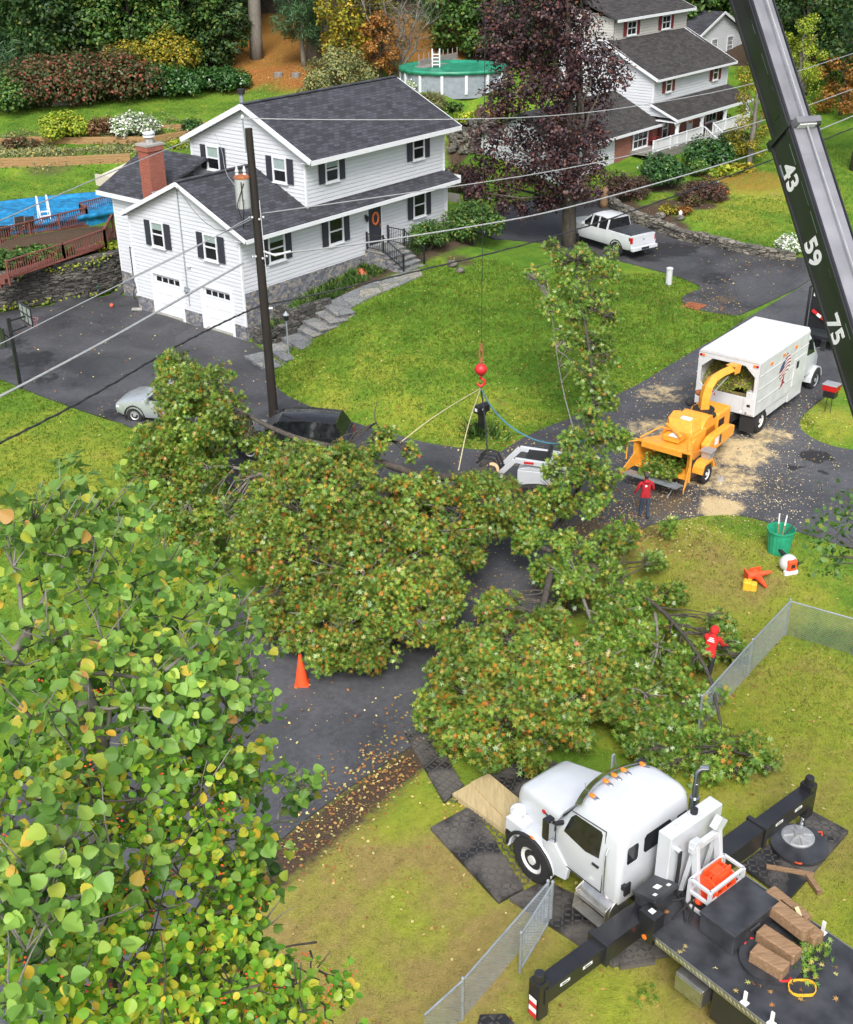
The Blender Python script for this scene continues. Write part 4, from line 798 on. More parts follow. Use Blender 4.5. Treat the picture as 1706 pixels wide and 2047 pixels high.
for k in range(int(L0/.14)):
    for s_ in (-1, 1): p_ = A+tt*(k*.14)+nn*(.02+.012*s_); w.beam(p_-Z*.28, p_+tt*s_*.9-Z*1.15, .02, .04, up=nn)
wob('lattice_skirt', w, M['deckwood'], dk)
w = MB(); w.prism([A+nn*.3-Z*.3, B_+nn*.3-Z*.3, B_+nn*.3-Z*1.5, A+nn*.3-Z*1.5], nn*.03); wob('under_deck_shade', w, M['mulch'], dk)  # added dark sheet standing in for the shade under the deck
def wrail(a, c, h=.95, post=1.9):
    w = MB(); d = c-a; n = max(2, int(np.linalg.norm(d[:2])/.15)); w.beam(a+Z*h, c+Z*h, .14, .045); w.beam(a+Z*.12, c+Z*.12, .04, .08)
    for k in range(1, n): w.beam(a+d*k/n+Z*.05, a+d*k/n+Z*h, .04, .04)
    m = max(1, round(np.linalg.norm(d[:2])/post))
    for k in range(m+1): w.beam(a+d*k/m-Z*.35, a+d*k/m+Z*(h+.03), .1, .1)
    wob('railing', w, M['deckwood'], dk)
wrail(A+nn*.05, B_+nn*.05); wrail(B_+nn*.05, B_+nn*1.3+tt*.5); wrail(B_+nn*1.3+tt*.5, B_+nn*1.4+tt*3.0)
A2, C2 = atz(18, 558, 2.12), atz(130, 522, 2.12); D2_ = atz(212, 492, 2.35); E2 = atz(228, 462, 2.9)
w = MB(); t2 = (D2_-A2)/np.linalg.norm(D2_-A2); n2 = np.array([-t2[1], t2[0], 0])
for k in range(7): w.beam(A2+n2*(.1+k*.14), D2_+n2*(.1+k*.14), .13, .05)
for k in range(3): w.box(A2-np.array([.5+.25*k, .1, .2*k+.25]), A2-np.array([.2+.25*k, -.9, .2*k]))
wob('ramp', w, M['deckwood'], dk); wrail(A2, C2, .95, 4); wrail(C2, D2_, .95, 4); wrail(D2_, E2, .95, 4)
q = atz(92, 452, 2.8); ladder((q[0], q[1], 2.78), YAW-math.radians(22), 'white A-frame ladder between blue pool and brown deck', 1.75)
def sling(x, y, z, rz, label):
    r = thing('deck_chair', label, 'chair', (x, y, z), rz, 'sling chairs on the pool deck')
    w = MB(); w.obox((0, .05, .42), X*.26, Y*.25, Z*.015); w.obox((0, .38, .8), X*.26, Y*.08+Z*.36, Y*.012); obj('sling', w, M['mesh_dark'], r)
    w = MB()
    for s_ in (-.28, .28): w.tube([(s_, -.25, 0), (s_, -.2, .42), (s_, .28, .42), (s_, .48, 1.2)], .018, 6); w.tube([(s_, .3, .42), (s_, .35, 0)], .018, 6); w.tube([(s_, -.22, .62), (s_, .3, .62)], .02, 6)
    obj('frame', w, M['alum'], r)
for px, lab in ((38, 'left one of two brown sling chairs on the deck by the blue pool'), (58, 'right one of two brown sling chairs on the deck by the blue pool')):
    q = atz(px, 470, 2.8); sling(q[0], q[1], 2.78, YAW-math.radians(22)+math.pi+.2, lab)
w = MB(); q = atz(8, 478, 2.8); w.cyl(q, q+Z*.62, .35, .38, 14); w.cyl(q+Z*.62, q+Z*.66, .45, .45, 14); solo('deck_table', w, M['blackflat'], 'round dark table at the left end of the pool deck', 'table')
# ---------------- foliage ----------------
def norm(a): return a/(np.linalg.norm(a, axis=-1, keepdims=True)+1e-9)
def T_fan(outline, fold=.25):    # leaf outline (x across, y along); split on the midrib and folded
    o = np.array(outline, float); v = [(0, 0, 0), (0, 1, 0)]; 
    right = [(x, y, abs(x)*fold) for x, y in o]; left = [(-x, y, abs(x)*fold) for x, y in o]
    n = len(o); V = np.array(v+right+left)
    return V, [[0]+list(range(2, 2+n))+[1], [1]+list(range(2+2*n-1, 1+n, -1))+[0]]
T_DIA = (np.array([(0, 0, 0), (.36, .5, .08), (0, 1, 0), (-.36, .5, .08)]), [[0, 1, 2, 3]])
T_OAK = (np.array([(0, 0, 0), (.06, .2, 0), (.42, .38, .08), (.07, .4, 0), (.46, .74, .06), (.08, .66, 0), (.02, 1.05, -.12), (-.08, .68, 0), (-.46, .72, .06), (-.07, .42, 0), (-.4, .36, .08), (-.06, .2, 0)]), [[0, 1, 2, 3, 4, 5, 6, 7, 8, 9, 10, 11]])
T_ASPEN = T_fan([(.2, .02), (.42, .14), (.5, .32), (.45, .42), (.46, .5), (.36, .6), (.34, .7), (.2, .82), (.1, .93)], .28)
T_VINE = T_fan([(.22, .06), (.4, .25), (.44, .48), (.34, .72), (.16, .9)], .22)
T_NEEDLE = (np.array([(0, 0, 0), (.05, .5, .02), (0, 1, 0), (-.05, .5, .02), (.45, .75, .05), (.5, .8, .05), (-.45, .75, .05), (-.5, .8, .05)]), [[0, 1, 2, 3], [0, 4, 5], [0, 7, 6]])
T_BLADE = (np.array([(-.06, 0, 0), (.06, 0, 0), (.04, .55, .08), (0, 1, .3), (-.04, .55, .08)]), [[0, 1, 2, 3, 4]])
def leaves(name, C, Nn, size, T, mat, parent=None, tdir=None, seed=0):
    """one mesh of leaves at points C facing Nn; tdir leans the tips"""
    r = np.random.default_rng(seed); C = np.asarray(C, float); n = len(C); Nn = norm(np.asarray(Nn, float))
    t = r.normal(size=(n, 3)) if tdir is None else np.asarray(tdir)+r.normal(size=(n, 3))*.45
    t = norm(t-Nn*np.sum(t*Nn, 1, keepdims=True)); s = np.cross(t, Nn)
    V, F = T; S = np.broadcast_to(np.asarray(size, float), (n,))[:, None, None]
    P_ = C[:, None, :]+S*(V[None, :, 0:1]*s[:, None, :]+V[None, :, 1:2]*t[:, None, :]+V[None, :, 2:3]*Nn[:, None, :])
    k = len(V); off = (np.arange(n)*k)[:, None]
    li = np.concatenate([off+np.array(f)[None, :] for f in F], 1).ravel()
    lens = np.tile([len(f) for f in F], n); starts = np.r_[0, np.cumsum(lens)[:-1]]
    me = bpy.data.meshes.new(name); pts = P_.reshape(-1, 3)
    if parent is not None:
        iv = np.array(parent.matrix_basis.inverted()); pts = pts@iv[:3, :3].T+iv[:3, 3]
    me.vertices.add(len(pts)); me.vertices.foreach_set('co', pts.astype(np.float32).ravel())
    me.loops.add(len(li)); me.loops.foreach_set('vertex_index', li.astype(np.int32)); me.polygons.add(len(lens)); me.polygons.foreach_set('loop_start', starts.astype(np.int32))
    me.update(calc_edges=True); me.materials.append(mat)
    o = bpy.data.objects.new(name, me); COL.objects.link(o)
    if parent is not None: o.parent = parent
    return o
def gaps(C, wl, share, seed):      # open pockets in a crown: drop the lowest share of a smooth random field
    r = np.random.default_rng(seed+77); v = np.zeros(len(C))
    for k in range(9): v += np.sin(C@(norm(r.normal(size=3))*2*math.pi/(wl*r.uniform(.55, 1.7)))+r.uniform(0, 6.3))
    return v > np.quantile(v, share)-np.abs(r.normal(size=len(C)))*.25
def cloud(clumps, n, seed, hollow=.45, flat=.75, upb=.7, holes=.22, wl=1.6):
    """leaf points through clumps (c, r), denser towards each clump's skin; returns points and outward-up normals"""
    r = np.random.default_rng(seed); c = np.array([np.append(q[0], q[1]) for q in clumps]); wgt = c[:, 3]**2; wgt = wgt/wgt.sum()
    i = r.choice(len(c), n, p=wgt); d = norm(r.normal(size=(n, 3))); rad = hollow+(1.12-hollow)*r.random((n, 1))**.6
    d2 = d*rad; d2[:, 2] *= flat; Cp = c[i, :3]+d2*c[i, 3:4]; Np = norm(d*.8+np.array([0, 0, upb])+r.normal(size=(n, 3))*.45)
    if holes: k = gaps(Cp, wl, holes, seed); return Cp[k], Np[k]
    return Cp, Np
LM = {}
g_ = lambda *s: list(s)
LM['oak'] = leafmat('oak_leaves', [(0, (.07, .16, .025)), (.4, (.15, .28, .04)), (.8, (.27, .36, .05)), (.93, (.36, .28, .04)), (.98, (.42, .17, .02)), (1, (.3, .08, .02))], .38, .3, .5)
LM['oakgreen'] = leafmat('green_oak_leaves', [(0, (.075, .17, .025)), (.5, (.155, .29, .038)), (.85, (.28, .38, .06)), (.95, (.4, .3, .05)), (1, (.45, .2, .04))], .35, .25, .55)
LM['oakrust'] = leafmat('turning_oak_leaves', [(0, (.07, .16, .025)), (.4, (.15, .27, .04)), (.76, (.27, .34, .05)), (.9, (.37, .27, .04)), (.97, (.44, .17, .02)), (1, (.32, .08, .02))], .38, .25, .5)
LM['plum'] = leafmat('plum_leaves', [(0, (.022, .014, .018)), (.5, (.05, .026, .032)), (.84, (.085, .036, .036)), (.96, (.15, .05, .035)), (1, (.18, .1, .045))], .45, .12, .35)
LM['dark'] = leafmat('dark_wood_leaves', [(0, (.015, .045, .014)), (.5, (.035, .085, .022)), (.85, (.065, .13, .03)), (1, (.16, .18, .035))], .5, .25)
LM['mid'] = leafmat('mid_green_leaves', [(0, (.03, .08, .018)), (.5, (.065, .15, .03)), (.85, (.11, .21, .04)), (1, (.25, .24, .04))], .5, .25)
LM['yellow'] = leafmat('yellow_leaves', [(0, (.08, .13, .02)), (.35, (.2, .22, .025)), (.7, (.4, .31, .03)), (1, (.5, .36, .04))], .5, .3)
LM['orange'] = leafmat('orange_leaves', [(0, (.12, .08, .02)), (.4, (.3, .12, .025)), (.8, (.42, .18, .04)), (1, (.4, .28, .06))], .5, .3)
LM['redbush'] = leafmat('reddish_shrub_leaves', [(0, (.03, .06, .02)), (.4, (.07, .1, .03)), (.62, (.12, .1, .04)), (.85, (.2, .07, .045)), (1, (.3, .06, .04))], .5, .25)
LM['pine'] = leafmat('pine_needles', [(0, (.018, .055, .022)), (.5, (.045, .11, .042)), (1, (.1, .19, .07))], .5, .15)
LM['pale'] = leafmat('pale_grey_green_leaves', [(0, (.1, .14, .06)), (.5, (.22, .25, .11)), (.8, (.32, .29, .1)), (1, (.42, .36, .09))], .5, .3)
LM['rhodo'] = leafmat('rhododendron_leaves', [(0, (.012, .045, .012)), (.5, (.03, .1, .02)), (.9, (.06, .16, .03)), (1, (.15, .2, .03))], .3, .15, .6)
LM['aspen'] = leafmat('aspen_leaves', [(0, (.1, .22, .04)), (.45, (.19, .35, .065)), (.82, (.29, .45, .085)), (.95, (.44, .5, .06)), (.99, (.6, .42, .06)), (1, (.62, .33, .12))], .45, .42, .35)
LM['vine'] = leafmat('bittersweet_leaves', [(0, (.1, .28, .025)), (.4, (.22, .44, .04)), (.74, (.38, .52, .05)), (.93, (.62, .54, .05)), (1, (.72, .42, .05))], .42, .45, .45)
LM['lime'] = leafmat('lime_leaves', [(0, (.13, .25, .02)), (.5, (.26, .36, .03)), (1, (.5, .45, .05))], .5, .3)
LM['dead'] = leafmat('dry_brown_foliage', [(0, (.08, .035, .018)), (.5, (.17, .085, .04)), (1, (.26, .15, .07))], .7, .2)
LM['purple'] = leafmat('purple_shrub_leaves', [(0, (.03, .018, .018)), (.5, (.075, .04, .035)), (1, (.15, .09, .05))], .5, .2)
LM['white'] = leafmat('white_flowers', [(0, (.1, .2, .05)), (.5, (.3, .4, .2)), (.6, (.75, .76, .66)), (1, (.8, .8, .78))], .6, .2)
LM['litter'] = leafmat('fallen_leaves', [(0, (.2, .08, .03)), (.35, (.36, .16, .05)), (.6, (.45, .32, .1)), (.85, (.55, .48, .2)), (1, (.3, .34, .08))], .6, .15)
LM['chip'] = leafmat('scattered_chips', [(0, (.3, .22, .11)), (.5, (.5, .4, .22)), (1, (.68, .6, .42))], .8, .05)
LM['blade'] = leafmat('grass_blades', [(0, (.075, .17, .013)), (.5, (.12, .23, .02)), (.85, (.2, .27, .03)), (1, (.32, .28, .07))], .5, .3)
def limb(b, p, q, r0, r1, sag=0, n=6, wob_=.08, rg=random, mi=0):
    p, q = V3(p), V3(q); L0 = np.linalg.norm(q-p); pts = []
    for k in range(n+1):
        t = k/n; e = math.sin(math.pi*t)*L0*wob_; pts.append(p+(q-p)*t+Z*sag*math.sin(math.pi*t)+np.array([rg.uniform(-1, 1), rg.uniform(-1, 1), rg.uniform(-.5, .5)])*e*.5)
    b.tube(pts, [r0+(r1-r0)*k/n for k in range(n+1)], 7, mi); return pts
def tree(name, label, cat, base, h, rx, crown0, n, size, mat, seed, nclump=26, T=T_DIA, group=None, tr=None, shape='oval', bark='bark', hollow=.4, ncl_r=.34, root=None):
    rg = random.Random(seed); base = V3(base); r = root or thing(name, label, cat, base, 0, group); clumps = []
    for k in range(nclump):
        t = (k+.5)/nclump; a = k*2.4+rg.uniform(-.4, .4); z = crown0+(h-crown0)*t
        if shape == 'oval': rr = rx*math.sin(math.pi*(.12+.84*t))**.7
        elif shape == 'cone': rr = rx*(1.02-t)
        else: rr = rx*(1-.35*t)
        q = rr*rg.uniform(.45, .95); cr_ = rx*ncl_r*rg.uniform(.75, 1.3)*(1 if shape != 'cone' else (1.15-t*.8))
        clumps.append((base+np.array([q*math.cos(a), q*math.sin(a), z]), cr_))
    b = MB(); tr = tr or h*.018+.05
    top = base+Z*(h*.92); tp = limb(b, base-Z*.3, top, tr*1.15, tr*.2, 0, 8, .02, rg)
    for c_, rr in clumps[::2]:
        zb = max(crown0*.7, (c_[2]-base[2])*.72-.3); i = min(7, int(zb/h*8)); limb(b, base+Z*zb+(tp[i]-base-Z*(tp[i][2]-base[2]))*.8, c_, tr*.32, .02, .1, 4, .12, rg)
    obj('trunk', b, M[bark], r, smooth=True, w=True)
    C, Nn = cloud(clumps, n, seed, hollow); leaves('crown', C, Nn, size*np.random.default_rng(seed).uniform(.7, 1.3, len(C)), T, mat, r, seed=seed)
    return r
def bush(name, label, base, rx, ry, h, n, size, mat, seed, cat='shrub', group=None, nclump=9, T=T_DIA, stems=True):
    rg = random.Random(seed); base = V3(base); r = thing(name, label, cat, base, 0, group); cl = []
    for k in range(nclump):
        a = k*2.4; q = math.sqrt((k+.4)/nclump)*.75; zz = h*(.35+.45*(1-q)*rg.uniform(.7, 1.2)); cl.append((base+np.array([rx*q*math.cos(a), ry*q*math.sin(a), zz]), min(rx, h)*rg.uniform(.36, .52)))
    b = MB()
    for c_, _ in cl: limb(b, base+np.array([rg.uniform(-.1, .1), rg.uniform(-.1, .1), -.1]), c_, .025, .01, 0, 3, .1, rg)
    obj('stems', b, M['bark'], r, w=True)
    C, Nn = cloud(cl, n, seed, .45, .9, .8, .15, .7); C[:, 2] = np.maximum(C[:, 2], base[2]+.03); leaves('foliage', C, Nn, size*np.random.default_rng(seed).uniform(.7, 1.3, len(C)), T, mat, r, seed=seed)
    return r
# ---------------- the wood behind, garden trees and shrubs ----------------
WG = 'dark trees of the wood behind the houses'
WL = {'dark': 'dense dark green tree in the wood along the top of the photo', 'pine': 'dark conifer in the wood along the top of the photo', 'mid': 'mid green leafy tree in the wood along the top of the photo'}
protoT = {}
for k, (kind, m, shp, T, n, sz) in {'dark': ('forest_tree', LM['dark'], 'oval', T_DIA, 9000, .42), 'pine': ('forest_conifer', LM['pine'], 'cone', T_NEEDLE, 9000, .75), 'mid': ('forest_tree', LM['mid'], 'oval', T_DIA, 9000, .4)}.items():
    r = tree(kind, WL[k], 'tree', (0, 0, 0), 15, 4.3, 1.2, n, sz, m, {'dark': 3, 'pine': 5, 'mid': 9}[k], 40, T, WG, shape=shp); protoT[k] = r
rgw = random.Random(21); used_ = set()
spots = []
for y0, x0, x1, st_ in ((109, -42, -17, 4.6), (114, -40, 52, 4.6), (120, -44, 56, 4.6), (127, -48, 60, 5.2)):
    x = x0
    while x < x1:
        if not (y0 < 122 and -14.5 < x < 1.5) and not (y0 < 118 and 17 < x < 34 ): spots.append((x+rgw.uniform(-1, 1), y0+rgw.uniform(-1.6, 1.6)))
        x += st_
for x, y in spots:
    k = rgw.choice(['dark', 'dark', 'pine', 'mid'] if x < -14 or x > 8 else ['pine', 'dark', 'pine'])
    p_ = on(x, y, -.1); s_ = rgw.uniform(.8, 1.15)
    if k not in used_:
        r = protoT[k]; used_.add(k); r.location = p_; r.rotation_euler = (0, 0, rgw.uniform(0, 6)); r.scale = (s_,)*3
    else: dup(protoT[k], p_, rgw.uniform(0, 6), sc=s_)
# bare-trunked pines standing in the leaf litter
TL = ('tall bare pine trunk left of the young pine on the orange leaf slope', 'thick bare pine trunk right behind the young pine on the leaf slope', 'thin dark trunk at the back of the leaf-covered clearing')
for (px, py, r_, lab) in ((514, 116, .52, TL[0]), (628, 120, .6, TL[1]), (652, 70, .3, TL[2])):
    p_ = P(px, py); r = thing('pine_tree', lab, 'tree', p_); b = MB(); limb(b, p_-Z*.3, p_+Z*19+X*.4, r_*1.15, r_*.55, 0, 10, .008, random.Random(px)); obj('trunk', b, M['barkgrey'], r, smooth=True, w=True)
    cl = [(p_+np.array([2.2*math.cos(a), 2.2*math.sin(a), 16+a]), 1.9) for a in range(6)]; C, Nn = cloud(cl, 2500, px); leaves('crown', C, Nn, .7, T_NEEDLE, LM['pine'], r)
tree('young_pine', 'young blue-green pine in front of two trunks on the leaf slope', 'tree', P(608, 132), 8.5, 2.5, 2.2, 9000, .5, LM['pine'], 33, 24, T_NEEDLE, shape='oval', bark='barkgrey', tr=.2)
def T_(px, py, *a, **k): return tree(a[0], a[1], 'tree', P(px, py), *a[2:], **k)
T_(700, 150, 'birch_tree', 'yellow-green tree at the right edge of the leaf clearing', 9, 2.8, 1.5, 8000, .26, LM['yellow'], 41, 26)
T_(745, 118, 'birch_tree', 'golden birch standing behind the bare shrub tree', 11, 3, 2, 8000, .26, LM['yellow'], 42, 24)
T_(762, 160, 'maple_sapling', 'small orange-red tree just left of the bare grey trunk', 4.6, 1.7, .8, 4500, .2, LM['orange'], 43, 16)
T_(680, 190, 'willow_shrub', 'pale grey-green bushy willow behind the white house ridge', 2.9, 2.6, .3, 8000, .2, LM['pale'], 44, 24)
T_(640, 205, 'willow_shrub', 'lower pale yellowish bush left of the grey-green willow', 1.9, 1.4, .2, 4000, .18, LM['pale'], 45, 14)
T_(270, 150, 'maple_tree', 'broad green tree with drooping branches above the red shrubs', 9.5, 4.2, 1.5, 12000, .32, LM['mid'], 46, 34)
T_(270, 110, 'maple_tree', 'orange-brown maple at the top left of the wood', 12.5, 3.0, 7, 4500, .32, LM['orange'], 47, 16)
T_(30, 120, 'maple_tree', 'yellow-leaved tree at the top left corner', 9, 2.2, 5.5, 2500, .3, LM['yellow'], 48, 10)
T_(365, 150, 'vine_tree', 'ivy-hung dark tree left of the tall bare pine trunk', 10, 3.2, .8, 10000, .3, LM['mid'], 49, 30)
T_(120, 150, 'spruce_tree', 'dark blue-green tree filling the upper left wood', 10, 3.6, .6, 11000, .34, LM['dark'], 50, 30)
T_(430, 130, 'dogwood', 'dark layered dogwood at the left edge of the leaf clearing', 6.5, 2.8, .5, 8000, .3, LM['dark'], 51, 22)
T_(440, 100, 'birch_tree', 'small yellow sapling behind the dogwood', 6, 1.6, 2.5, 2200, .26, LM['yellow'], 52, 10)
T_(930, 110, 'maple_tree', 'bright green tree behind the green pool', 10, 3.5, .6, 10000, .32, LM['mid'], 53, 28)
T_(1000, 90, 'maple_tree', 'yellow-green tree just left of the purple tree top', 12, 3.2, 2, 8000, .3, LM['lime'], 54, 24)
T_(1040, 130, 'maple_tree', 'dark green tree between green pool and purple tree', 10, 3.2, .5, 9000, .32, LM['dark'], 55, 26)
for i, (px, py, lab) in enumerate(((90, 215, 'reddish viburnum shrub at far left of the upper lawn'), (160, 205, 'reddish-green viburnum shrub in front of the wood fence'), (235, 200, 'green and rust shrub right of the wood fence'))):
    bush('viburnum', lab, P(px, py), 3.3, 2.2, 3.6, 8000, .24, LM['redbush'], 60+i, nclump=14)
bush('yellow_shrub', 'yellow shrub among the dark bushes at the wood edge, left one', P(265, 180), 2.4, 1.6, 4.0, 4500, .24, LM['yellow'], 64, nclump=12)
bush('yellow_shrub', 'bright yellow shrub at the wood edge above the green laurel', P(345, 170), 2.4, 1.4, 4.8, 4500, .24, LM['yellow'], 65, nclump=12)
bush('laurel', 'low dark green hedge-like shrub beside the orange leaf slope', P(440, 180), 2.8, 1.6, 1.7, 7000, .22, LM['rhodo'], 66, nclump=14)
bush('laurel', 'low dark green shrub right of the rusty viburnum', P(330, 192), 3.2, 1.6, 2.2, 7000, .22, LM['rhodo'], 67, nclump=14)
bush('laurel', 'dark shrub at the left end of the upper lawn', P(15, 225), 2.6, 1.8, 2.6, 5000, .22, LM['mid'], 68, nclump=12)
w = MB()
q0, q1 = P(108, 212), P(158, 208)
for k in range(12): w.beam(q0+(q1-q0)*k/11, q0+(q1-q0)*k/11+Z*1.8, .22, .03, up=Y)
for zz in (.5, 1.4): w.beam(q0+Z*zz+Y*.05, q1+Z*zz+Y*.05, .05, .1)
solo('wood_fence', w, M['greywood'], 'short grey board fence half hidden under the red shrubs', 'fence')
# bare shrub tree beside the green pool
p_ = P(795, 162); r = thing('bare_tree', 'half-bare tree with brown twigs left of the green pool', 'tree', p_); b = MB(); rg = random.Random(5); tips = []
for k in range(9):
    a = k*.7; e = p_+np.array([rg.uniform(.8, 3.6)*math.cos(a), rg.uniform(.5, 2)*math.sin(a), rg.uniform(4, 8)]); pts = limb(b, p_, e, .14, .03, .4, 7, .1, rg)
    for m in range(14):
        s_ = pts[rg.randint(2, 7)]; e2 = s_+np.array([rg.uniform(-1.6, 1.9), rg.uniform(-1, 1), rg.uniform(-.3, 1.8)]); limb(b, s_, e2, .025, .008, .1, 3, .15, rg); tips.append((e2, .45))
        for _ in range(2): e3 = e2+np.array([rg.uniform(-.8, .8), rg.uniform(-.6, .6), rg.uniform(-.2, .8)]); limb(b, s_*.4+e2*.6, e3, .014, .006, 0, 2, .1, rg)
obj('trunk', b, M['barkgrey'], r, w=True, smooth=True); C, Nn = cloud(tips, 1700, 8); leaves('crown', C, Nn, .16, T_DIA, LM['redbush'], r)
# purple-leaved maple
p_ = P(1138, 492); r = thing('purple_maple', 'large dark purple maple in front of the neighbour house', 'tree', p_); b = MB(); rg = random.Random(12); cl = []
px_c = [(1080,60,14),(1010,90,11),(1150,40,10),(1190,110,9),(1040,170,10),(1110,180,9),(1000,200,8),(1180,200,9),(1060,270,9),(980,270,8),(1140,280,9),(1190,270,6),(975,330,6),(1030,340,8),(1100,350,8),(1180,330,6),(955,385,3.5),(1010,395,5.5),(1060,415,4.6),(1220,150,8),(1000,30,10),(1100,0,11),(1060,-60,11),(1160,-50,10),(1170,380,5.5),(945,360,3.5),(1090,120,11),(1100,395,5)]
D0 = np.linalg.norm(p_-CAMP); px_f = ((1130,330,5),(1115,250,6),(1130,160,6),(1145,370,4),(1090,310,6),(1150,100,6))
for px, py, rad in px_c:
    c_ = along(px, py, D0+rg.uniform(-2.5, 3.2)); cl.append((c_, rad*.125+.3))
    zb = min(max(2.2, (c_[2]-p_[2])*.6), 9); limb(b, p_+Z*zb+X*.1*zb*.3, c_, .12, .02, .2, 5, .1, rg)
for px, py, rad in px_f: cl.append((along(px, py, D0-3.0), rad*.125+.35))
limb(b, p_-Z*.3, p_+Z*14-X*.7, .48, .08, 0, 10, .012, rg)
obj('trunk', b, M['bark'], r, w=True, smooth=True)
C, Nn = cloud(cl, 46000, 12, .3, .85, .7, .3, 1.5); leaves('crown', C, Nn, np.random.default_rng(1).uniform(.13, .24, len(C)), T_DIA, LM['plum'], r)
# right side trees
T_(1498, 330, 'birch_tree', 'slender yellow birch by the porch, left of the crane boom', 8.2, 1.7, .8, 9000, .13, LM['yellow'], 71, 24, bark='barkgrey')
T_(1585, 250, 'birch_tree', 'green and yellow birch just right of the crane boom', 8, 1.9, 1, 8000, .15, LM['lime'], 72, 22, bark='barkgrey')
T_(1600, 190, 'oak_tree', 'tall dark tree with pale trunk at the top right', 15, 4, 5, 9000, .32, LM['dark'], 73, 24, bark='barkgrey', tr=.5)
T_(1690, 200, 'oak_tree', 'dark tree with a few rusty leaves at the right edge', 12, 4, 2, 11000, .3, LM['dark'], 74, 30)
T_(1680, 230, 'maple_sapling', 'red-orange small tree at the right edge below the wires', 4.5, 2.4, .4, 4000, .2, LM['orange'], 75, 14)
T_(1715, 340, 'oak_tree', 'tree trunk at the right edge behind the crane boom', 14, 3.5, 7, 5000, .3, LM['dark'], 76, 18, tr=.55)
T_(1520, 60, 'oak_tree', 'dark green tree behind the grey dormer roof', 12, 3.6, 1.5, 9000, .3, LM['dark'], 77, 26)
T_(1420, 40, 'oak_tree', 'green tree between the two neighbour houses', 11, 3.2, 1, 8000, .3, LM['mid'], 78, 24)
# shrubs and garden plants
B_L = [('rhododendron', 'large glossy rhododendron left of the porch steps', 1320, 375, 1.6, 1.4, 2.3, 5200, .2, 'rhodo'), ('rhododendron', 'rounded glossy rhododendron right of the porch steps', 1412, 330, 1.9, 1.3, 1.7, 5200, .2, 'rhodo'),
 ('rhododendron', 'dark evergreen shrub under the yellow birch', 1465, 312, 1.5, 1.1, 1.9, 3500, .2, 'dark'), ('shrub', 'small green shrub at the foot of the porch steps', 1395, 352, .8, .7, 1.1, 1800, .16, 'mid'),
 ('barberry', 'wide low brown-purple shrub in the mulch bed by the lawn', 1400, 402, 2.0, 1.3, 1.3, 5200, .13, 'purple'), ('barberry', 'brown-purple shrub under the purple maple', 1240, 400, 1.9, 1.2, 1.6, 4200, .15, 'purple'),
 ('hosta', 'lime hostas along the front of the porch bed', 1440, 350, 1.5, .6, .5, 1500, .28, 'lime'), ('hosta', 'yellowing hostas near the crane boom', 1478, 343, 1.2, .5, .45, 900, .28, 'yellow'),
 ('chrysanthemum', 'yellow chrysanthemums in the mulch bed beside orange blooms', 1338, 428, .7, .5, .6, 900, .12, 'yellow'), ('chrysanthemum', 'orange chrysanthemums in the middle of the mulch bed', 1368, 430, .5, .4, .6, 800, .12, 'orange'), ('chrysanthemum', 'dark red flowers behind the striped grass in the mulch bed', 1385, 412, .5, .4, .7, 700, .12, 'redbush'),
 ('hydrangea', 'white hydrangea at the end of the low stone wall', 1578, 505, 1.0, .8, .9, 2600, .16, 'white'), ('hydrangea', 'big white hydrangea on the timber terrace', 268, 272, 2.0, 1.0, 1.5, 3600, .2, 'white'),
 ('forsythia', 'bright lime-yellow shrub on the timber terrace', 130, 280, 1.8, 1.0, 2.0, 3600, .2, 'lime'), ('dried_shrub', 'dry brown shrub between lime shrub and hydrangea', 207, 270, 1.4, .8, 1.2, 1800, .18, 'dead'), ('shrub', 'small dark green shrub at right end of the top timber wall', 382, 262, .9, .6, .8, 1300, .15, 'rhodo'), ('dried_shrub', 'dull red sedum at the left end of the terrace', 40, 298, 1.7, .6, .8, 1800, .16, 'redbush'), ('shrub', 'small yellow-green plant at the right end of the middle timber wall', 352, 296, .6, .4, .6, 800, .14, 'lime'),
 ('azalea', 'pale-edged rounded shrub right of the front steps', 855, 500, 1.2, 1.0, 1.7, 3600, .13, 'mid'), ('juniper', 'dark feathery evergreen at the right corner of the white house', 945, 490, 1.7, 1.4, 2.5, 7000, .16, 'mid'), ('barberry', 'reddish shrub right of the white house below the rubble bank', 925, 385, 1.6, 1.2, 1.8, 3800, .15, 'purple'),
 ('ornamental_grass', 'tuft of tan ornamental grass below the green pool', 862, 215, .9, .7, .9, 1500, .4, 'pale'), ('hosta', 'lime plants above the rubble bank', 935, 240, 1.4, .7, .5, 1300, .25, 'lime'), ('hosta', 'green plants behind the lime hostas under the pool', 900, 222, 1.0, .6, .6, 1000, .22, 'mid'), ('hosta', 'golden plants at the right of the rubble bank', 990, 232, 1.0, .6, .6, 900, .22, 'yellow'), ('hydrangea', 'flowering plants along the left foot of the green pool', 818, 185, .6, .5, .9, 1100, .16, 'white'),
 ('shrub', 'dark green plants under the brown ramp at far left', 8, 540, 1.0, .8, 1.1, 1500, .18, 'mid'), ('shrub', 'leafy plants growing behind the ramp railing', 85, 520, 2.2, .8, .8, 2200, .18, 'mid'), ('shrub', 'bright green plant at the right end of the retaining wall top', 222, 500, 1.0, .5, .5, 900, .16, 'lime'), ('shrub', 'shrub in the planter under the utility pole', 590, 632, .8, .5, .45, 900, .13, 'mid'), ('shrub', 'fern-like plants along the left driveway wall', 800, 430, .01, .01, .01, 4, .1, 'mid')][:-1]
for i, (nm, lab, px, py, rx, ry, hh, n, sz, mt) in enumerate(B_L): bush(nm, lab, P(px, py), rx, ry, hh, n, sz, LM[mt], 100+i, cat='flowers' if 'chrys' in nm else 'plant' if nm in ('hosta', 'ornamental_grass') else 'shrub', T=T_BLADE if 'grass' in nm else T_DIA)
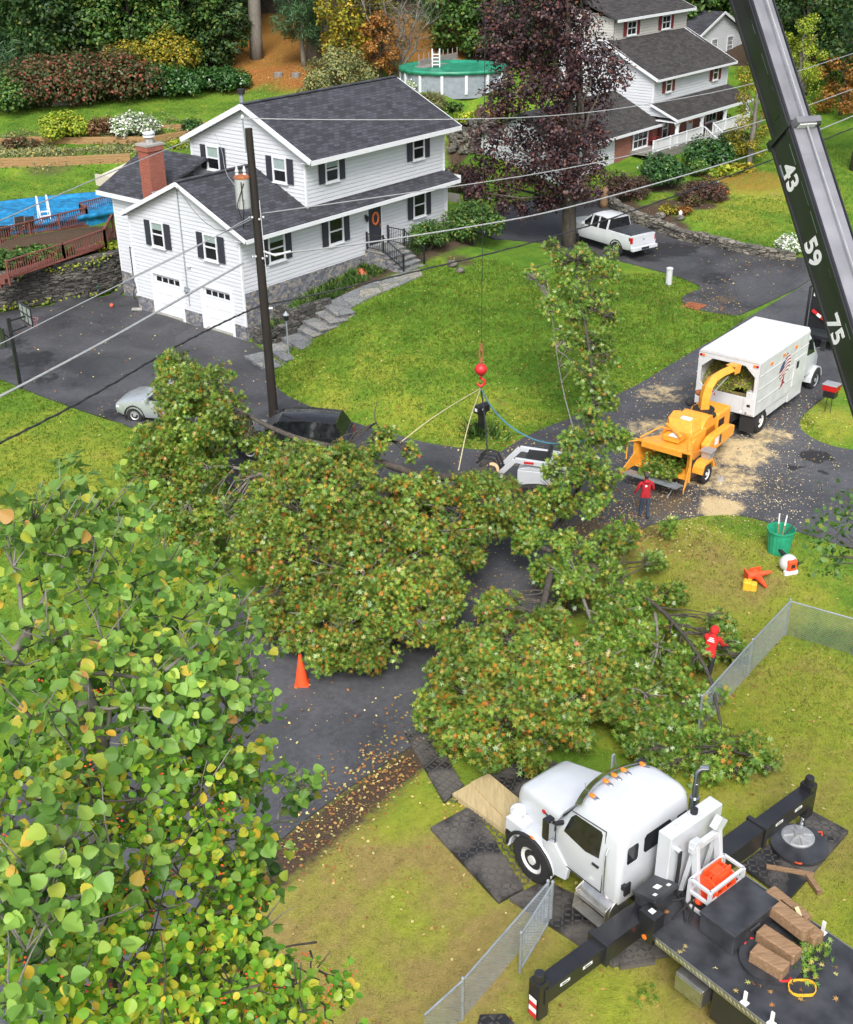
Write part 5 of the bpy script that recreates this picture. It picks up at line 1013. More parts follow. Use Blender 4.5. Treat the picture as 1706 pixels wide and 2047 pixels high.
# creepers on the driveway wall, ground cover on terraces (uncountable)
C = []; 
for i in range(len(swz)-1):
    for k in range(70):
        p_ = swz[i]+(swz[i+1]-swz[i])*rng.random(); t = rng.random()
        if math.sin(i*1.9)+.35*math.sin(i*5.1) > -.15 or t < .2: C.append((p_[0]+rng.normal()*.1+.1, p_[1]-.28-.1*rng.random(), p_[2]*(1-.18*rng.random()**2) if t > .35 else .06+.25*rng.random()**2))
o = leaves('wall_creeper', np.array(C), np.array([0, -.6, .6])+rng.normal(size=(len(C), 3))*.4, rng.uniform(.1, .24, len(C)), T_DIA, LM['lime']); setp(o, kind='stuff')
C = []
for pxs, dz in (([(0,310),(300,306)], 0), ([(180,279),(400,272)], 0), ([(0,300),(110,300)], 0)):
    a, c_ = P(*pxs[0]), P(*pxs[1])
    for k in range(1800): q = a+(c_-a)*rng.random()+np.array([0, rng.normal()*.9, 0]); C.append((q[0], q[1], 0))
C = np.array(C); C[:, 2] = H(C)+rng.random(len(C))*.25
o = leaves('terrace_ground_cover', C, np.array([0, -.2, .8])+rng.normal(size=C.shape)*.5, rng.uniform(.1, .25, len(C)), T_DIA, LM['pale']); setp(o, kind='stuff')
C = np.array([hw(rng.uniform(.6, 8.4), rng.uniform(-1.7, -.4), 0) for _ in range(420)]+[hw(rng.uniform(11, 15.4), rng.uniform(-1.6, -.4), 0) for _ in range(160)]); C[:, 2] = H(C)+.02
C = np.repeat(C, 6, 0); C[:, :2] += rng.normal(size=(len(C), 2))*.05; o = leaves('bed_plants', C, rng.normal(size=C.shape)+np.array([0, 0, .2]), rng.uniform(.2, .5, len(C)), T_BLADE, LM['mid'], tdir=np.tile([0, 0, 1.], (len(C), 1))); setp(o, kind='stuff')
C = np.tile(P(963, 868), (260, 1))+rng.normal(size=(260, 3))*np.array([.35, .25, 0]); C[:, 2] = H(C); o = leaves('lily_clump', C, rng.normal(size=C.shape)+np.array([0, 0, .2]), rng.uniform(.35, .6, len(C)), T_BLADE, LM['mid'], tdir=np.tile([0, 0, .8], (260, 1))); setp(o, 'tuft of strappy green daylilies around the black mailbox post', 'plant')
# ---------------- vehicles ----------------
def wheel(par, c, axis, r, wd, mat_rim='rim', name='wheel', hub=True):
    o = bpy.data.objects.new(name, None); COL.objects.link(o); o.parent = par; c = V3(c); a = V3(axis); a /= np.linalg.norm(a)
    b = MB(); b.lathe([(r*.6, -wd/2), (r*.9, -wd/2), (r, -wd*.38), (r, wd*.38), (r*.9, wd/2), (r*.6, wd/2), (r*.58, wd*.3)], c, a, 28)
    for k in range(22):
        q = k*2*math.pi/22; x = np.cross(a, Z if abs(a[2]) < .9 else X); x /= np.linalg.norm(x); y = np.cross(a, x); d = math.cos(q)*x+math.sin(q)*y; t = -math.sin(q)*x+math.cos(q)*y
        b.obox(c+d*(r+.004), a*wd*.4, t*r*.07, d*.012)
    obj('tyre', b, M['rubber'], o)
    b = MB(); b.lathe([(r*.6, -wd*.3), (r*.62, wd*.34), (r*.55, wd*.42), (r*.5, wd*.34), (r*.3, wd*.22), (r*.2, wd*.24), (r*.19, wd*.42), (.02, wd*.44)], c, a, 24)
    for k in range(8):
        q = k*math.pi/4; x = np.cross(a, Z); x /= np.linalg.norm(x); y = np.cross(a, x); b.cyl(c+(math.cos(q)*x+math.sin(q)*y)*r*.36+a*wd*.22, c+(math.cos(q)*x+math.sin(q)*y)*r*.36+a*wd*.33, r*.05, None, 6, 1)
    obj('rim', b, [M[mat_rim], M['blackflat']], o, smooth=35); return o
def text(par, s, size, o, xdir, updir, mat, name='lettering', ext=.004):
    cu = bpy.data.curves.new(name, 'FONT'); cu.body = s; cu.size = size; cu.extrude = ext; cu.align_x = 'CENTER'; cu.align_y = 'CENTER'; cu.offset = size*.022; cu.materials.append(mat)
    t0 = bpy.data.objects.new(name, cu); COL.objects.link(t0); me = bpy.data.meshes.new_from_object(t0.evaluated_get(bpy.context.evaluated_depsgraph_get())); bpy.data.objects.remove(t0)
    me.materials.clear(); me.materials.append(mat); t = bpy.data.objects.new(name, me); COL.objects.link(t); t.parent = par
    xd, ud = Vector(xdir).normalized(), Vector(updir).normalized(); nd = xd.cross(ud); m = Matrix((xd, ud, nd)).transposed().to_4x4(); m.translation = Vector(o); t.matrix_basis = m; return t
HT = math.radians(129.2); TO = np.array([3.207, 20.735, 0.]); TO[2] = h1(TO[0], TO[1])
ct = thing('crane_truck', 'white cab truck with black crane deck and outriggers on the near lawn', 'crane truck', TO, HT)
def cring(z, x0, x1, hw_, r, bul=0, n=5):
    o = []
    for cx, cy, a0 in ((x1-r, hw_-r, 0), (x0+r, hw_-r, 90), (x0+r, -hw_+r, 180), (x1-r, -hw_+r, 270)):
        for k in range(n+1):
            a = math.radians(a0+90*k/n); x, y = cx+r*math.cos(a), cy+r*math.sin(a)
            if bul and x > (x0+x1)/2: x += bul*(1-(y/hw_)**2)*(x-(x0+x1)/2)/((x1-x0)/2)
            o.append((x, y, z))
        if a0 == 270 or a0 == 90: pass
    # extra points across the front for the curve
    res = []
    for i, p in enumerate(o):
        res.append(p)
        if i == len(o)-1:
            q = o[0]
            for t in (.2, .4, .6, .8):
                y = p[1]+(q[1]-p[1])*t; res.append((max(p[0], q[0])-(0 if not bul else bul*(1-(p[1]/hw_)**2))+(bul*(1-(y/hw_)**2) if bul else 0), y, z))
    return res
w = MB()
w.loft([cring(1.0, -2.42, -.55, 1.08, .1), cring(1.12, -2.45, -.55, 1.12, .12), cring(1.95, -2.46, -.58, 1.13, .14), cring(2.15, -2.46, -.68, 1.12, .16, .06), cring(2.6, -2.45, -.98, 1.08, .2, .14), cring(2.92, -2.43, -1.2, 1.03, .24, .2), cring(3.04, -2.37, -1.3, .96, .28, .2), cring(3.1, -2.25, -1.42, .84, .3, .2), cring(3.125, -2.0, -1.6, .6, .2, .12)])
cab = obj('cab', w, M['white'], ct, smooth=50)
w = MB()   # hood and fenders
hr = lambda x, hw_, z0, z1, r: [(x, hw_*c, z0+(z1-z0)*q) for c, q in ((1, 0), (1.0, .5), (.99, .84), (.95, .95), (.84, 1.0), (0, 1.015), (-.84, 1.0), (-.95, .95), (-.99, .84), (-1.0, .5), (-1, 0))]
w.loft([hr(-.55, .98, 1.0, 2.16, 0), hr(-.1, .9, 1.0, 2.1, 0), hr(.45, .8, .95, 2.0, 0), hr(.8, .75, .9, 1.93, 0), hr(.93, .72, .85, 1.84, 0), hr(1.0, .68, .8, 1.68, 0), hr(1.02, .66, .8, 1.1, 0)])
hood = obj('hood', w, M['white'], ct, smooth=50)
for s_ in (1, -1):
    w = MB(); rr = []
    for a in np.linspace(2, 176, 15):
        t = math.radians(a); x, z = .7*math.cos(t)+.02, .6+.7*math.sin(t)
        if a > 120: x = max(x, -.7)
        rr.append([(x, s_*.62, z+.02), (x, s_*1.0, z+.03), (x, s_*1.22, z-.02), (x, s_*1.27, z-.1), (x*.9, s_*1.25, .53+(z-.53)*.9), (x*.9, s_*.62, .53+(z-.53)*.9)])
    w.loft(rr); w.obox((.62, s_*.95, 1.08), X*.26, Y*.24, Z*.16); obj('fender', w, M['white'], ct, smooth=45)
    w = MB()
    w.tube([((.71*math.cos(math.radians(a))+.02), s_*1.27, .6+.66*math.sin(math.radians(a))) for a in range(4, 178, 14)], .045, 6); obj('fender_flare', w, M['blackflat'], ct, smooth=True)
    w = MB(); w.prism([(-.62, s_*1.18, .62), (-.35, s_*1.18, .68), (-.3, s_*1.2, 1.4), (-.62, s_*1.16, 1.5), (-1.05, s_*1.14, 1.05), (-1.0, s_*1.16, .7)], (0, -s_*.12, 0)); obj('cab_skirt', w, M['white'], ct, bevel=.02)
    w = MB(); w.ball((.8, s_*.88, 1.3), (.2, .2, .16), 14, 9); w.obox((.72, s_*.98, 1.3), X*.12, Y*.08, Z*.13); obj('headlight', w, M['lens'], ct, smooth=True)
    w = MB(); w.ball((.62, s_*1.12, 1.12), (.09, .05, .05), 8, 6); w.ball((-.02, s_*1.24, 1.26), (.1, .04, .05), 8, 6); obj('turn_signal', w, M['amber'], ct)
    wheel(ct, (0, s_*1.08, .58), (0, s_, 0), .58, .34)
    for x_ in (-7.2, -8.6): wheel(ct, (x_, s_*.95, .53), (0, s_, 0), .53, .55)
    # door window
    w = MB(); yy = lambda z: s_*(1.136-(max(0, z-2.15))*.1)
    pts = [(-.86, 2.02), (-1.02, 2.5), (-1.12, 2.62), (-1.85, 2.66), (-1.9, 2.6), (-1.88, 1.98), (-1.5, 1.9)]; w.prism([(x, yy(z)-s_*.01, z) for x, z in pts], (0, s_*.014, 0)); obj('door_window', w, M['glass'], cab)
    w = MB()
    pl = [(-.62, 1.1), (-.62, 2.1), (-.98, 2.66), (-1.98, 2.74), (-2.0, 1.1)]
    for a, c in zip(pl, pl[1:]+pl[:1]): w.beam((a[0], yy(a[1])+s_*.0, a[1]), (c[0], yy(c[1])+s_*.0, c[1]), .014, .014)
    w.box((-1.9, min(s_*1.13, s_*1.17), 1.72), (-1.72, max(s_*1.13, s_*1.17), 1.76)); obj('door_seam', w, M['blackflat'], cab)
    w = MB(); w.tube([(-2.1, s_*1.14, 1.15), (-2.12, s_*1.2, 1.3), (-2.12, s_*1.2, 2.3), (-2.1, s_*1.12, 2.4)], .018, 6); obj('grab_handle', w, M['chrome'], ct)
    w = MB(); w.tube([(-.8, s_*1.1, 2.2), (-.72, s_*1.38, 2.25)], .06, 8); w.box((-.78, min(s_*1.34, s_*1.56), 1.9), (-.62, max(s_*1.34, s_*1.56), 2.45)); m_ = obj('mirror', w, M['black'], ct, bevel=.03)
    w = MB(); w.box((-.615, min(s_*1.36, s_*1.54), 1.93), (-.6, max(s_*1.36, s_*1.54), 2.42)); w.box((-.795, min(s_*1.37, s_*1.53), 1.95), (-.785, max(s_*1.37, s_*1.53), 2.4)); obj('mirror_glass', w, M['chrome'], m_)
for s_ in (1, -1):
    w = MB(); w.prism([(-.5, s_*.985, 1.72), (-.3, s_*.95, 1.86), (-.05, s_*.9, 1.86), (-.45, s_*.985, 1.62)], (0, s_*.012, 0)); obj('hood_vent', w, M['blackflat'], hood)
    w = MB(); w.cyl((-.02, s_*.893, 1.84), (-.02, s_*.907, 1.84), .055, None, 14); obj('badge', w, M['red'], hood)
w = MB(); w.prism([(-.66, -.95, 2.17), (-.66, .95, 2.17), (-1.17, .86, 2.86), (-1.17, -.86, 2.86)], (.03, 0, .03)); obj('windshield', w, M['glass'], cab)
w = MB(); rr = []
for y in np.linspace(-1.04, 1.04, 13):
    f = 1-(y/1.06)**2; x = -1.24+.24*f; z = 2.93+.1*f; rr.append([(x, y, z), (x+.17, y*1.01, z-.1), (x+.18, y*1.01, z-.085), (x+.005, y, z+.03)])
w.loft(rr); obj('sun_visor', w, M['chrome'], ct, smooth=30)
for y in (.78, .28, 0, -.28, -.78):
    x = -1.38+.2*(1-(y/1.06)**2); z = 3.05 if abs(y) > .5 else 3.1; w = MB(); w.ball((x, y, z+.03), (.1, .055, .045), 10, 6); l_ = obj('marker_light', w, M['amber'], ct, smooth=True)
    w = MB(); w.ball((x-.1, y, z+.02), (.12, .06, .035), 10, 6); obj('light_base', w, M['chrome'], l_, smooth=True)
w = MB()
for y0, y1, z0, z1 in ((-.42, .42, 2.1, 2.58), (.6, .93, 2.08, 2.52), (-.93, -.6, 2.08, 2.52)):
    c_ = ((y0+y1)/2, (z0+z1)/2); w.prism([(-2.452, c_[0]+(y1-y0)/2*a, c_[1]+(z1-z0)/2*c) for a, c in ((1, .7), (.85, 1), (-.85, 1), (-1, .7), (-1, -.7), (-.85, -1), (.85, -1), (1, -.7))], (-.012, 0, 0))
    obj('rear_window', w, M['glass'], cab); w = MB()
w = MB(); w.box((-2.5, .78, 1.25), (-2.455, .95, 1.55)); w.box((-2.56, .95, 1.5), (-2.46, 1.05, 1.62)); obj('cab_vent', w, M['blackflat'], ct)
w = MB(); w.tube([(-2.3, -1.38, 1.0), (-2.3, -1.38, 2.9)], .075, 12); w.tube([(-2.3, -1.38, 2.9), (-2.3, -1.38, 3.2), (-2.4, -1.4, 3.36), (-2.55, -1.44, 3.42)], .07, 12); w.cyl((-2.3, -1.38, 1.4), (-2.3, -1.38, 2.5), .11, .11, 14); obj('exhaust_stack', w, M['chrome'], ct, smooth=45)
w = MB(); w.tube([(-.95, .6, 2.2), (-.92, .62, 3.1)], .008, 5); w.tube([(-.3, -.95, 2.1), (-.28, -.97, 2.6)], .025, 6); obj('antenna', w, M['galv'], ct)
w = MB(); w.lathe([(.02, 0), (.3, 0), (.31, .03), (.31, .85), (.3, .88), (.02, .88)], (-2.4, .98, .82), (1, 0, 0), 24); obj('fuel_tank', w, M['steel'], ct, smooth=40)
w = MB()
for z, y in ((.5, 1.42), (.86, 1.34)): w.box((-2.35, y-.24, z), (-1.5, y+.02, z+.05))
for x in (-2.36, -1.5): w.prism([(x, 1.46, .46), (x, 1.38, 1.0), (x, 1.0, 1.15), (x, 1.0, .5)], (-.02, 0, 0))
obj('cab_steps', w, M['steel'], ct, bevel=.01)
w = MB()
for s_ in (.42, -.42): w.box((-11.6, s_-.06, .72), (.75, s_+.06, 1.02))
for x in (-1, -2.7, -4.2, -6, -7.9, -9.5): w.box((x-.1, -.36, .75), (x+.1, .36, .98))
w.box((.75, -1.1, .45), (.95, 1.1, .78)); obj('chassis', w, M['blackflat'], ct)
w = MB(); w.box((-11.8, -1.36, 1.22), (-3.6, 1.36, 1.35)); w.box((-3.6, -1.15, 1.22), (-2.9, 1.0, 1.3)); dk_ = obj('crane_deck', w, M['crane_deck'], ct)
w = MB(); w.box((-11.8, 1.36, 1.2), (-3.7, 1.385, 1.37)); w.box((-11.8, -1.385, 1.2), (-3.7, -1.36, 1.37))
for k in range(80):
    for s_ in (1, -1): w.obox((-3.75-k*.1, s_*1.388, 1.285), X*.03+Z*.03, Y*.004, (-.006, 0, .006))
obj('deck_edge', w, M['steel'], ct)
for s_, y1, y2 in ((1, 2.3, 3.95), (-1, -2.85, -4.75)):
    w = MB(); w.beam((-3.02, s_*.35, 1.15), (-3.02, y1, 1.15), .46, .5); w.beam((-3.02, y1-s_*.08, 1.15), (-3.02, y1+s_*.04, 1.15), .54, .58); ob = obj('outrigger_beam', w, M['black'], ct, bevel=.015)
    w = MB(); w.beam((-3.02, y1, 1.13), (-3.02, y2, 1.13), .36, .4); w.beam((-3.02, y2, .55), (-3.02, y2, 1.5), .26, .3); w.cyl((-3.02, y2, 1.5), (-3.02, y2, 1.68), .12, .1, 14); obj('outrigger_leg', w, M['black'], ob, bevel=.012)
    w = MB(); w.cyl((-3.02, y2, .2), (-3.02, y2, .6), .075, None, 14); obj('jack_ram', w, M['chrome'], ob)
    w = MB()
    for k in range(4): w.box((-3.155, min(y2-.1, y2+.1), .6+k*.13), (-3.152, max(y2-.1, y2+.1), .6+k*.13+.127), k % 2); w.box((-3.12, y2+s_*.152, .6+k*.13), (-2.92, y2+s_*.156, .6+k*.13+.127), k % 2)
    obj('reflector_stripes', w, [M['red'], M['label']], ob)
    for t in (.3, .68):
        w = MB(); y = y1+(y2-y1)*t
        for x_ in (-3.206, -2.838): w.box((x_-.004, y-.13, 1.16), (x_+.004, y+.13, 1.23))
        w.box((-3.21, y-.08, 1.175), (-3.205, y+.08, 1.215), 1); obj('reflector', w, [M['label'], M['black']], ob)
# hydraulic tank, control boxes, winch frame
w = MB(); w.box((-3.08, -1.28, 1.3), (-2.74, .36, 2.9)); tk = obj('hydraulic_tank', w, M['white'], ct, bevel=.02)
w = MB(); w.cyl((-2.9, -.55, 2.9), (-2.9, -.55, 2.95), .12, None, 16, 1); w.cyl((-2.9, -.55, 2.95), (-2.9, -.55, 3.06), .08, None, 14); w.tube([(-2.9, .0, 2.9), (-2.9, 0, 2.96), (-2.9, -.14, 2.96), (-2.9, -.14, 2.9)], .012, 6, 1); w.cyl((-3.08, .18, 2.55), (-3.2, .18, 2.55), .05, None, 10, 1); w.tube([(-3.2, .18, 2.55), (-3.22, .2, 2.3), (-3.2, .2, 1.4)], .04, 8); obj('filler_cap', w, [M['blackflat'], M['white']], tk)
w = MB(); w.box((-3.3, .38, 1.3), (-2.8, 1.0, 1.68)); w.obox((-3.06, .69, 1.74), (.3, 0, -.1), (0, .36, 0), (.016, 0, .05)); cb = obj('control_box', w, M['crane_deck'], ct, bevel=.015)
for x_, y_, h_ in ((-3.08, .66, .07), (-3.22, .9, .04), (-3.22, .48, .04)): w = MB(); w.obox((x_, y_, 1.795-(x_+3.06)*.333), (h_, 0, -h_*.333), (0, h_, 0), (0, 0, .004)); obj('warning_label', w, M['label'], cb)
w = MB(); w.box((-3.6, 1.02, 1.0), (-3.2, 1.34, 1.72)); cb = obj('control_box', w, M['black'], ct, bevel=.015); w = MB(); w.box((-3.46, 1.12, 1.722), (-3.34, 1.24, 1.727)); obj('warning_label', w, M['label'], cb)
w = MB(); w.cyl((-3.4, 1.345, 1.12), (-3.4, 1.36, 1.12), .06, None, 14); obj('side_marker', w, M['amber'], cb)
w = MB()
for y in (.0, -.72): w.beam((-3.62, y, 1.35), (-3.36, y-.06, 2.75), .1, .16); w.beam((-3.2, y, 1.35), (-3.36, y-.06, 2.6), .08, .1)
w.beam((-3.36, -.85, 2.62), (-3.36, .08, 2.62), .12, .14); w.beam((-3.36, -.9, 2.75), (-3.36, -.68, 2.95), .16, .3); w.beam((-3.36, .05, 2.75), (-3.36, -.2, 2.72), .16, .14); obj('boom_rest', w, M['white'], ct, bevel=.01)
w = MB()
X0, X1, Y0, Y1, ZT = -4.05, -3.55, -.85, .22, 2.08
for x in (X0, X1):
    for y in (Y0, Y1): w.box((x-.035, y-.035, 1.35), (x+.035, y+.035, ZT))
for z in (ZT, 1.78):
    for y in (Y0, Y1): w.beam((X0, y, z), (X1, y, z), .06, .06)
    for x in (X0, X1): w.beam((x, Y0, z), (x, Y1, z), .06, .06)
w.beam((X0, Y1, 1.4), (X1, Y1, 1.4), .06, .06); obj('winch_cage', w, M['white'], ct)
w = MB(); w.cyl((-3.75, -.62, 1.8), (-3.75, -.08, 1.8), .2, None, 18); w.box((-3.95, -.5, 1.95), (-3.6, -.2, 2.14)); w.box((-3.9, -.62, 1.9), (-3.86, -.06, 2.2)); w.box((-3.66, -.62, 1.9), (-3.62, -.06, 2.2))
for y in (-.64, -.34, -.06): w.cyl((-3.75, y-.02, 1.8), (-3.75, y+.02, 1.8), .3, None, 18)
for k in range(8): a = k*math.pi/4; w.cyl((-3.75+.28*math.cos(a), -.64, 1.8+.28*math.sin(a)), (-3.75+.28*math.cos(a), -.06, 1.8+.28*math.sin(a)), .025, None, 6)
w.ball((-3.7, .05, 1.5), .1, 10, 7); obj('winch_drum', w, M['cone'], ct)
w = MB(); w.box((-4.95, -.82, 1.36), (-4.12, .58, 1.82)); w.box((-4.97, -.84, 1.82), (-4.1, .6, 1.9)); w.box((-5.0, -.2, 1.68), (-4.96, .1, 1.76)); obj('toolbox', w, M['crane_deck'], ct, bevel=.02)
w = MB()
for k in range(9):
    a = rng.uniform(-.7, .7); w.tube([(-3.2, a, 1.36), (-3.5+rng.normal()*.1, a+rng.normal()*.3, 1.44+.1*rng.random()), (-3.9+rng.normal()*.2, .1+rng.normal()*.5, 1.39)], .025, 6)
obj('hydraulic_hoses', w, M['rubber'], ct)
w = MB(); w.box((-5.02, 1.08, .62), (-4.35, 1.5, 1.08)); w.box((-5.0, 1.5, .66), (-4.37, 1.52, 1.04)); obj('side_box', w, M['steel'], ct, bevel=.04)
w = MB(); w.box((-6.3, .9, .3), (-5.1, 1.3, 1.18)); w.box((-6.95, .8, .55), (-6.4, 1.3, 1.18)); w.cyl((-4.5, 1.3, .5), (-4.7, 1.3, .5), .06, None, 8); obj('side_box', w, M['black'], ct, bevel=.02)
for x, y in ((-5.8, 1.3), (-6.4, 1.29), (-5.75, -1.28), (-7.2, -1.28)):
    w = MB(); w.box((x-.07, y-.07, 1.352), (x+.07, y+.07, 1.37)); w.box((x-.035, y-.015, 1.37), (x+.035, y+.015, 1.66)); obj('deck_stake', w, M['label'], ct)
w = MB(); w.lathe([(.3, 1.35), (1.05, 1.35), (1.1, 1.5), (1.1, 1.75), (1.0, 1.85), (.02, 1.85)], (-9.3, -.35, 0), (0, 0, 1), 36); w.box((-11.4, -1.0, 1.8), (-9.2, .2, 3.3)); tu = obj('turret', w, M['black'], ct, bevel=.02)
w = MB(); w.lathe([(1.12, 1.4), (1.2, 1.4), (1.2, 1.52), (1.12, 1.52)], (-9.3, -.35, 0), (0, 0, 1), 36); obj('turret_ring', w, M['white'], tu)
# boom
BT = np.array([10.5, 12.5, 3.0]); TIP = np.array([1.9, 41.5, 35.8]); bd = TIP-BT; BL = np.linalg.norm(bd); bd = bd/BL
bl_ = np.array([-bd[1], bd[0], 0]); bl_ /= np.linalg.norm(bl_); bu = np.cross(bd, bl_); bu = bu if bu[2] > 0 else -bu
bm = thing('crane_boom', 'long black telescopic crane boom with white numbers crossing the right side', 'crane boom', BT)
def bsec(name, s0, s1, w_, h_, col=None):
    b = MB(); c = (BT+bd*(s0+s1)/2); e = .06; prof = [(-w_/2, -h_/2), (w_/2, -h_/2), (w_/2, h_/2-e), (w_/2-e*.6, h_/2), (-w_/2+e*.6, h_/2), (-w_/2, h_/2-e)]
    b.loft([[BT+bd*s+bl_*a+bu*c_ for a, c_ in prof] for s in (s0, s1)])
    for sg in (-1, 1): b.beam(BT+bd*s0+bl_*sg*(w_/2+.01)+bu*(h_/2-.07), BT+bd*s1+bl_*sg*(w_/2+.01)+bu*(h_/2-.07), .03, .1, up=bu); b.beam(BT+bd*s0+bl_*sg*(w_/2+.01)-bu*(h_/2-.03), BT+bd*s1+bl_*sg*(w_/2+.01)-bu*(h_/2-.03), .05, .06, up=bu)
    return obj(name, b, M['black'], bm, w=True)
SJ = .388*BL
s1_ = bsec('boom_section', -1.2, SJ, .62, .72); s2_ = bsec('boom_section', SJ-.6, .62*BL, .52, .6); s3_ = bsec('boom_section', .6*BL, .82*BL, .42, .48); s4_ = bsec('boom_section', .8*BL, BL, .33, .38)
for s_, w_, h_, so in ((SJ, .62, .72, s1_), (.62*BL, .52, .6, s2_), (.82*BL, .42, .48, s3_)):
    b = MB()
    for k in (-1, 1): b.obox(BT+bd*(s_-.1)+bl_*k*(w_/2+.03), bd*.05, bl_*.02, bu*(h_/2+.03))
    b.obox(BT+bd*(s_-.1)-bu*(h_/2+.03), bd*.09, bl_*(w_/2+.05), bu*.03); obj('collar', b, M['black'], bm, w=True)
b = MB(); b.obox(BT+bd*(SJ-.12)+bu*.46, bd*.06, bl_*.26, bu*.1); b.obox(BT+bd*(SJ-.45)+bu*.366, bd*.3, bl_*.24, bu*.006); cg = obj('cable_guide', b, M['boom_sky_grey'], bm, w=True)
b = MB(); b.obox(BT+bd*(SJ-.19)+bu*.44, bd*.012, bl_*.18, bu*.06); obj('guide_plate', b, M['label'], bm, w=True)
for s0, s1, w_, h_ in ((-1.2, SJ-.15, .62, .72), (SJ+.0, .62*BL, .52, .6)):
    b = MB(); b.obox(BT+bd*(s0+s1)/2+bu*(h_/2+.004), bd*(s1-s0)/2, bl_*(w_/2-.06), bu*.004); obj('top_sky_sheen', b, M['boom_sky_grey'], bm, w=True)  # pale overlay paints the sky's reflection on the black boom's top face
b = MB(); rgp = random.Random(3)
for k in range(26):   # scraped paint showing pale along the edges
    s_ = SJ-.5-rgp.uniform(0, 7.5)*rgp.random() if k < 18 else SJ+rgp.uniform(.1, 2.5); hh = .36 if s_ < SJ else .3; ww = .31 if s_ < SJ else .26; e = rgp.choice([-.27, .22, .25]) if k < 18 else .2
    b.obox(BT+bd*s_+bl_*(ww+.003)+bu*e*hh/.36, bd*rgp.uniform(.03, .28), bl_*.003, bu*rgp.uniform(.006, .03))
obj('paint_scrapes', b, M['galv'], bm, w=True)
b = MB(); b.cyl(BT+bd*(SJ+.35)+bl_*.26, BT+bd*(SJ+.35)+bl_*.268, .09, None, 18); obj('inspection_hole', b, M['glass'], bm, w=True)
for px, py, s_ in ((1580, 355, '43'), (1625, 505, '59'), (1669, 660, '75'), (1724, 838, '91')):
    q = onplane(px, py, bl_, BT+bl_*.316); text(bm, s_, .56, q-BT, -bd, bu, M['label'], 'boom_number')
b = MB(); b.tube([BT+bd*2+bu*.62, BT+bd*(SJ-.12)+bu*.45, BT+bd*(.62*BL)+bu*.4, BT+bd*(BL*.99)+bu*.36], .016, 6); setp(obj('winch_cable', b, M['cablegrey']), 'pale winch cable running along the top of the boom', 'cable')
# crane hook: cable, overhaul ball, hook
HK = along(962, 738, 44.2); tp = np.array([HK[0], HK[1], TIP[2]])
b = MB(); b.tube([HK+Z*.75, tp], .012, 6); setp(obj('hoist_cable', b, M['cable']), 'thin dark hoist cable hanging down to the red hook ball', 'cable')
hk = thing('hook_block', 'red overhaul ball with swivel hook hanging over the lawn', 'crane hook', HK)
b = MB(); b.lathe([(.03, -.22), (.12, -.2), (.21, -.1), (.235, 0), (.21, .1), (.12, .2), (.03, .22)], HK, (0, 0, 1), 20); obj('overhaul_ball', b, M['red'], hk, True, w=True)
b = MB(); b.cyl(HK+Z*.2, HK+Z*.42, .07, .06, 10); b.tube([HK+Z*.4+X*.06, HK+Z*.72+X*.07, HK+Z*.78, HK+Z*.72-X*.07, HK+Z*.4-X*.06], .028, 8); b.cyl(HK+Z*.72, HK+Z*1.0, .04, .05, 8); obj('wedge_socket', b, M['rust'], hk, w=True)
b = MB(); b.cyl(HK-Z*.2, HK-Z*.38, .05, .05, 10); b.tube([HK-Z*.36, HK-Z*.42+X*.11, HK-Z*.56+X*.14, HK-Z*.68, HK-Z*.6-X*.12, HK-Z*.5-X*.12], [.05, .055, .06, .06, .045, .02], 8); obj('hook', b, M['red'], hk, True, w=True)
# mats, pads, cribbing
def mat_(name, pxs, z0, th, mt, label, cat, group=None):
    b = MB(); b.prism([atz(x, y, z0+.05)-Z*.1 for x, y in pxs], (0, 0, th+.1)); z0 += .05; m = b
    c = [atz(x, y, z0+th) for x, y in pxs]
    if mt == 'gmat':
        e0, e1 = (c[1]-c[0]), (c[3]-c[0]); n0, n1 = int(np.linalg.norm(e0)/.13), int(np.linalg.norm(e1)/.13); e0u, e1u = e0/np.linalg.norm(e0), e1/np.linalg.norm(e1)
        for i in range(n0):
            for j in range(n1):
                q = c[0]+e0*(i+.5)/n0+e1*(j+.5)/n1; d = (e0u+e1u) if (i+j) % 2 else (e0u-e1u); d = d/np.linalg.norm(d); s_ = np.cross(Z, d); b.obox(q+Z*.006, d*.06, s_*.02, Z*.009, 1)
    return solo(name, b, [M[mt], M['gmat_worn']], label, cat, group)
GM = 'black ground protection mats under the crane truck'
mat_('ground_mat', [(861,1655),(945,1610),(1047,1776),(997,1803)], .03, .02, 'gmat', 'black ground mat left of the crane truck front wheel, near plywood mat', 'ground mat', GM)
mat_('ground_mat', [(810,1467),(870,1472),(925,1572),(888,1603)], .03, .02, 'gmat', 'narrow black ground mat lying across the road edge', 'ground mat', GM)
mat_('ground_mat', [(975,1542),(1085,1512),(1180,1560),(1040,1600)], .03, .02, 'gmat', 'black ground mat between the plywood mat and the fallen oak', 'ground mat', GM)
mat_('ground_mat', [(1019,1796),(1090,1760),(1380,1900),(1225,1930)], .03, .02, 'gmat', 'long black ground mat under the crane truck cab steps', 'ground mat', GM)
mat_('ground_mat', [(1625,1623),(1697,1662),(1577,1800),(1480,1730)], .03, .02, 'gmat', 'black diamond-plate mat under the right outrigger', 'ground mat', GM)
mat_('ground_mat', [(1225,1890),(1300,1880),(1310,1925),(1240,1935)], .02, .02, 'gmat', 'corner of a dark mat peeping out below the left outrigger beam', 'ground mat', GM)
mat_('ground_mat', [(960,2030),(1010,2028),(1040,2060),(950,2070)], .03, .02, 'gmat', 'dark mat at the bottom edge beside the striped outrigger leg', 'ground mat', GM)
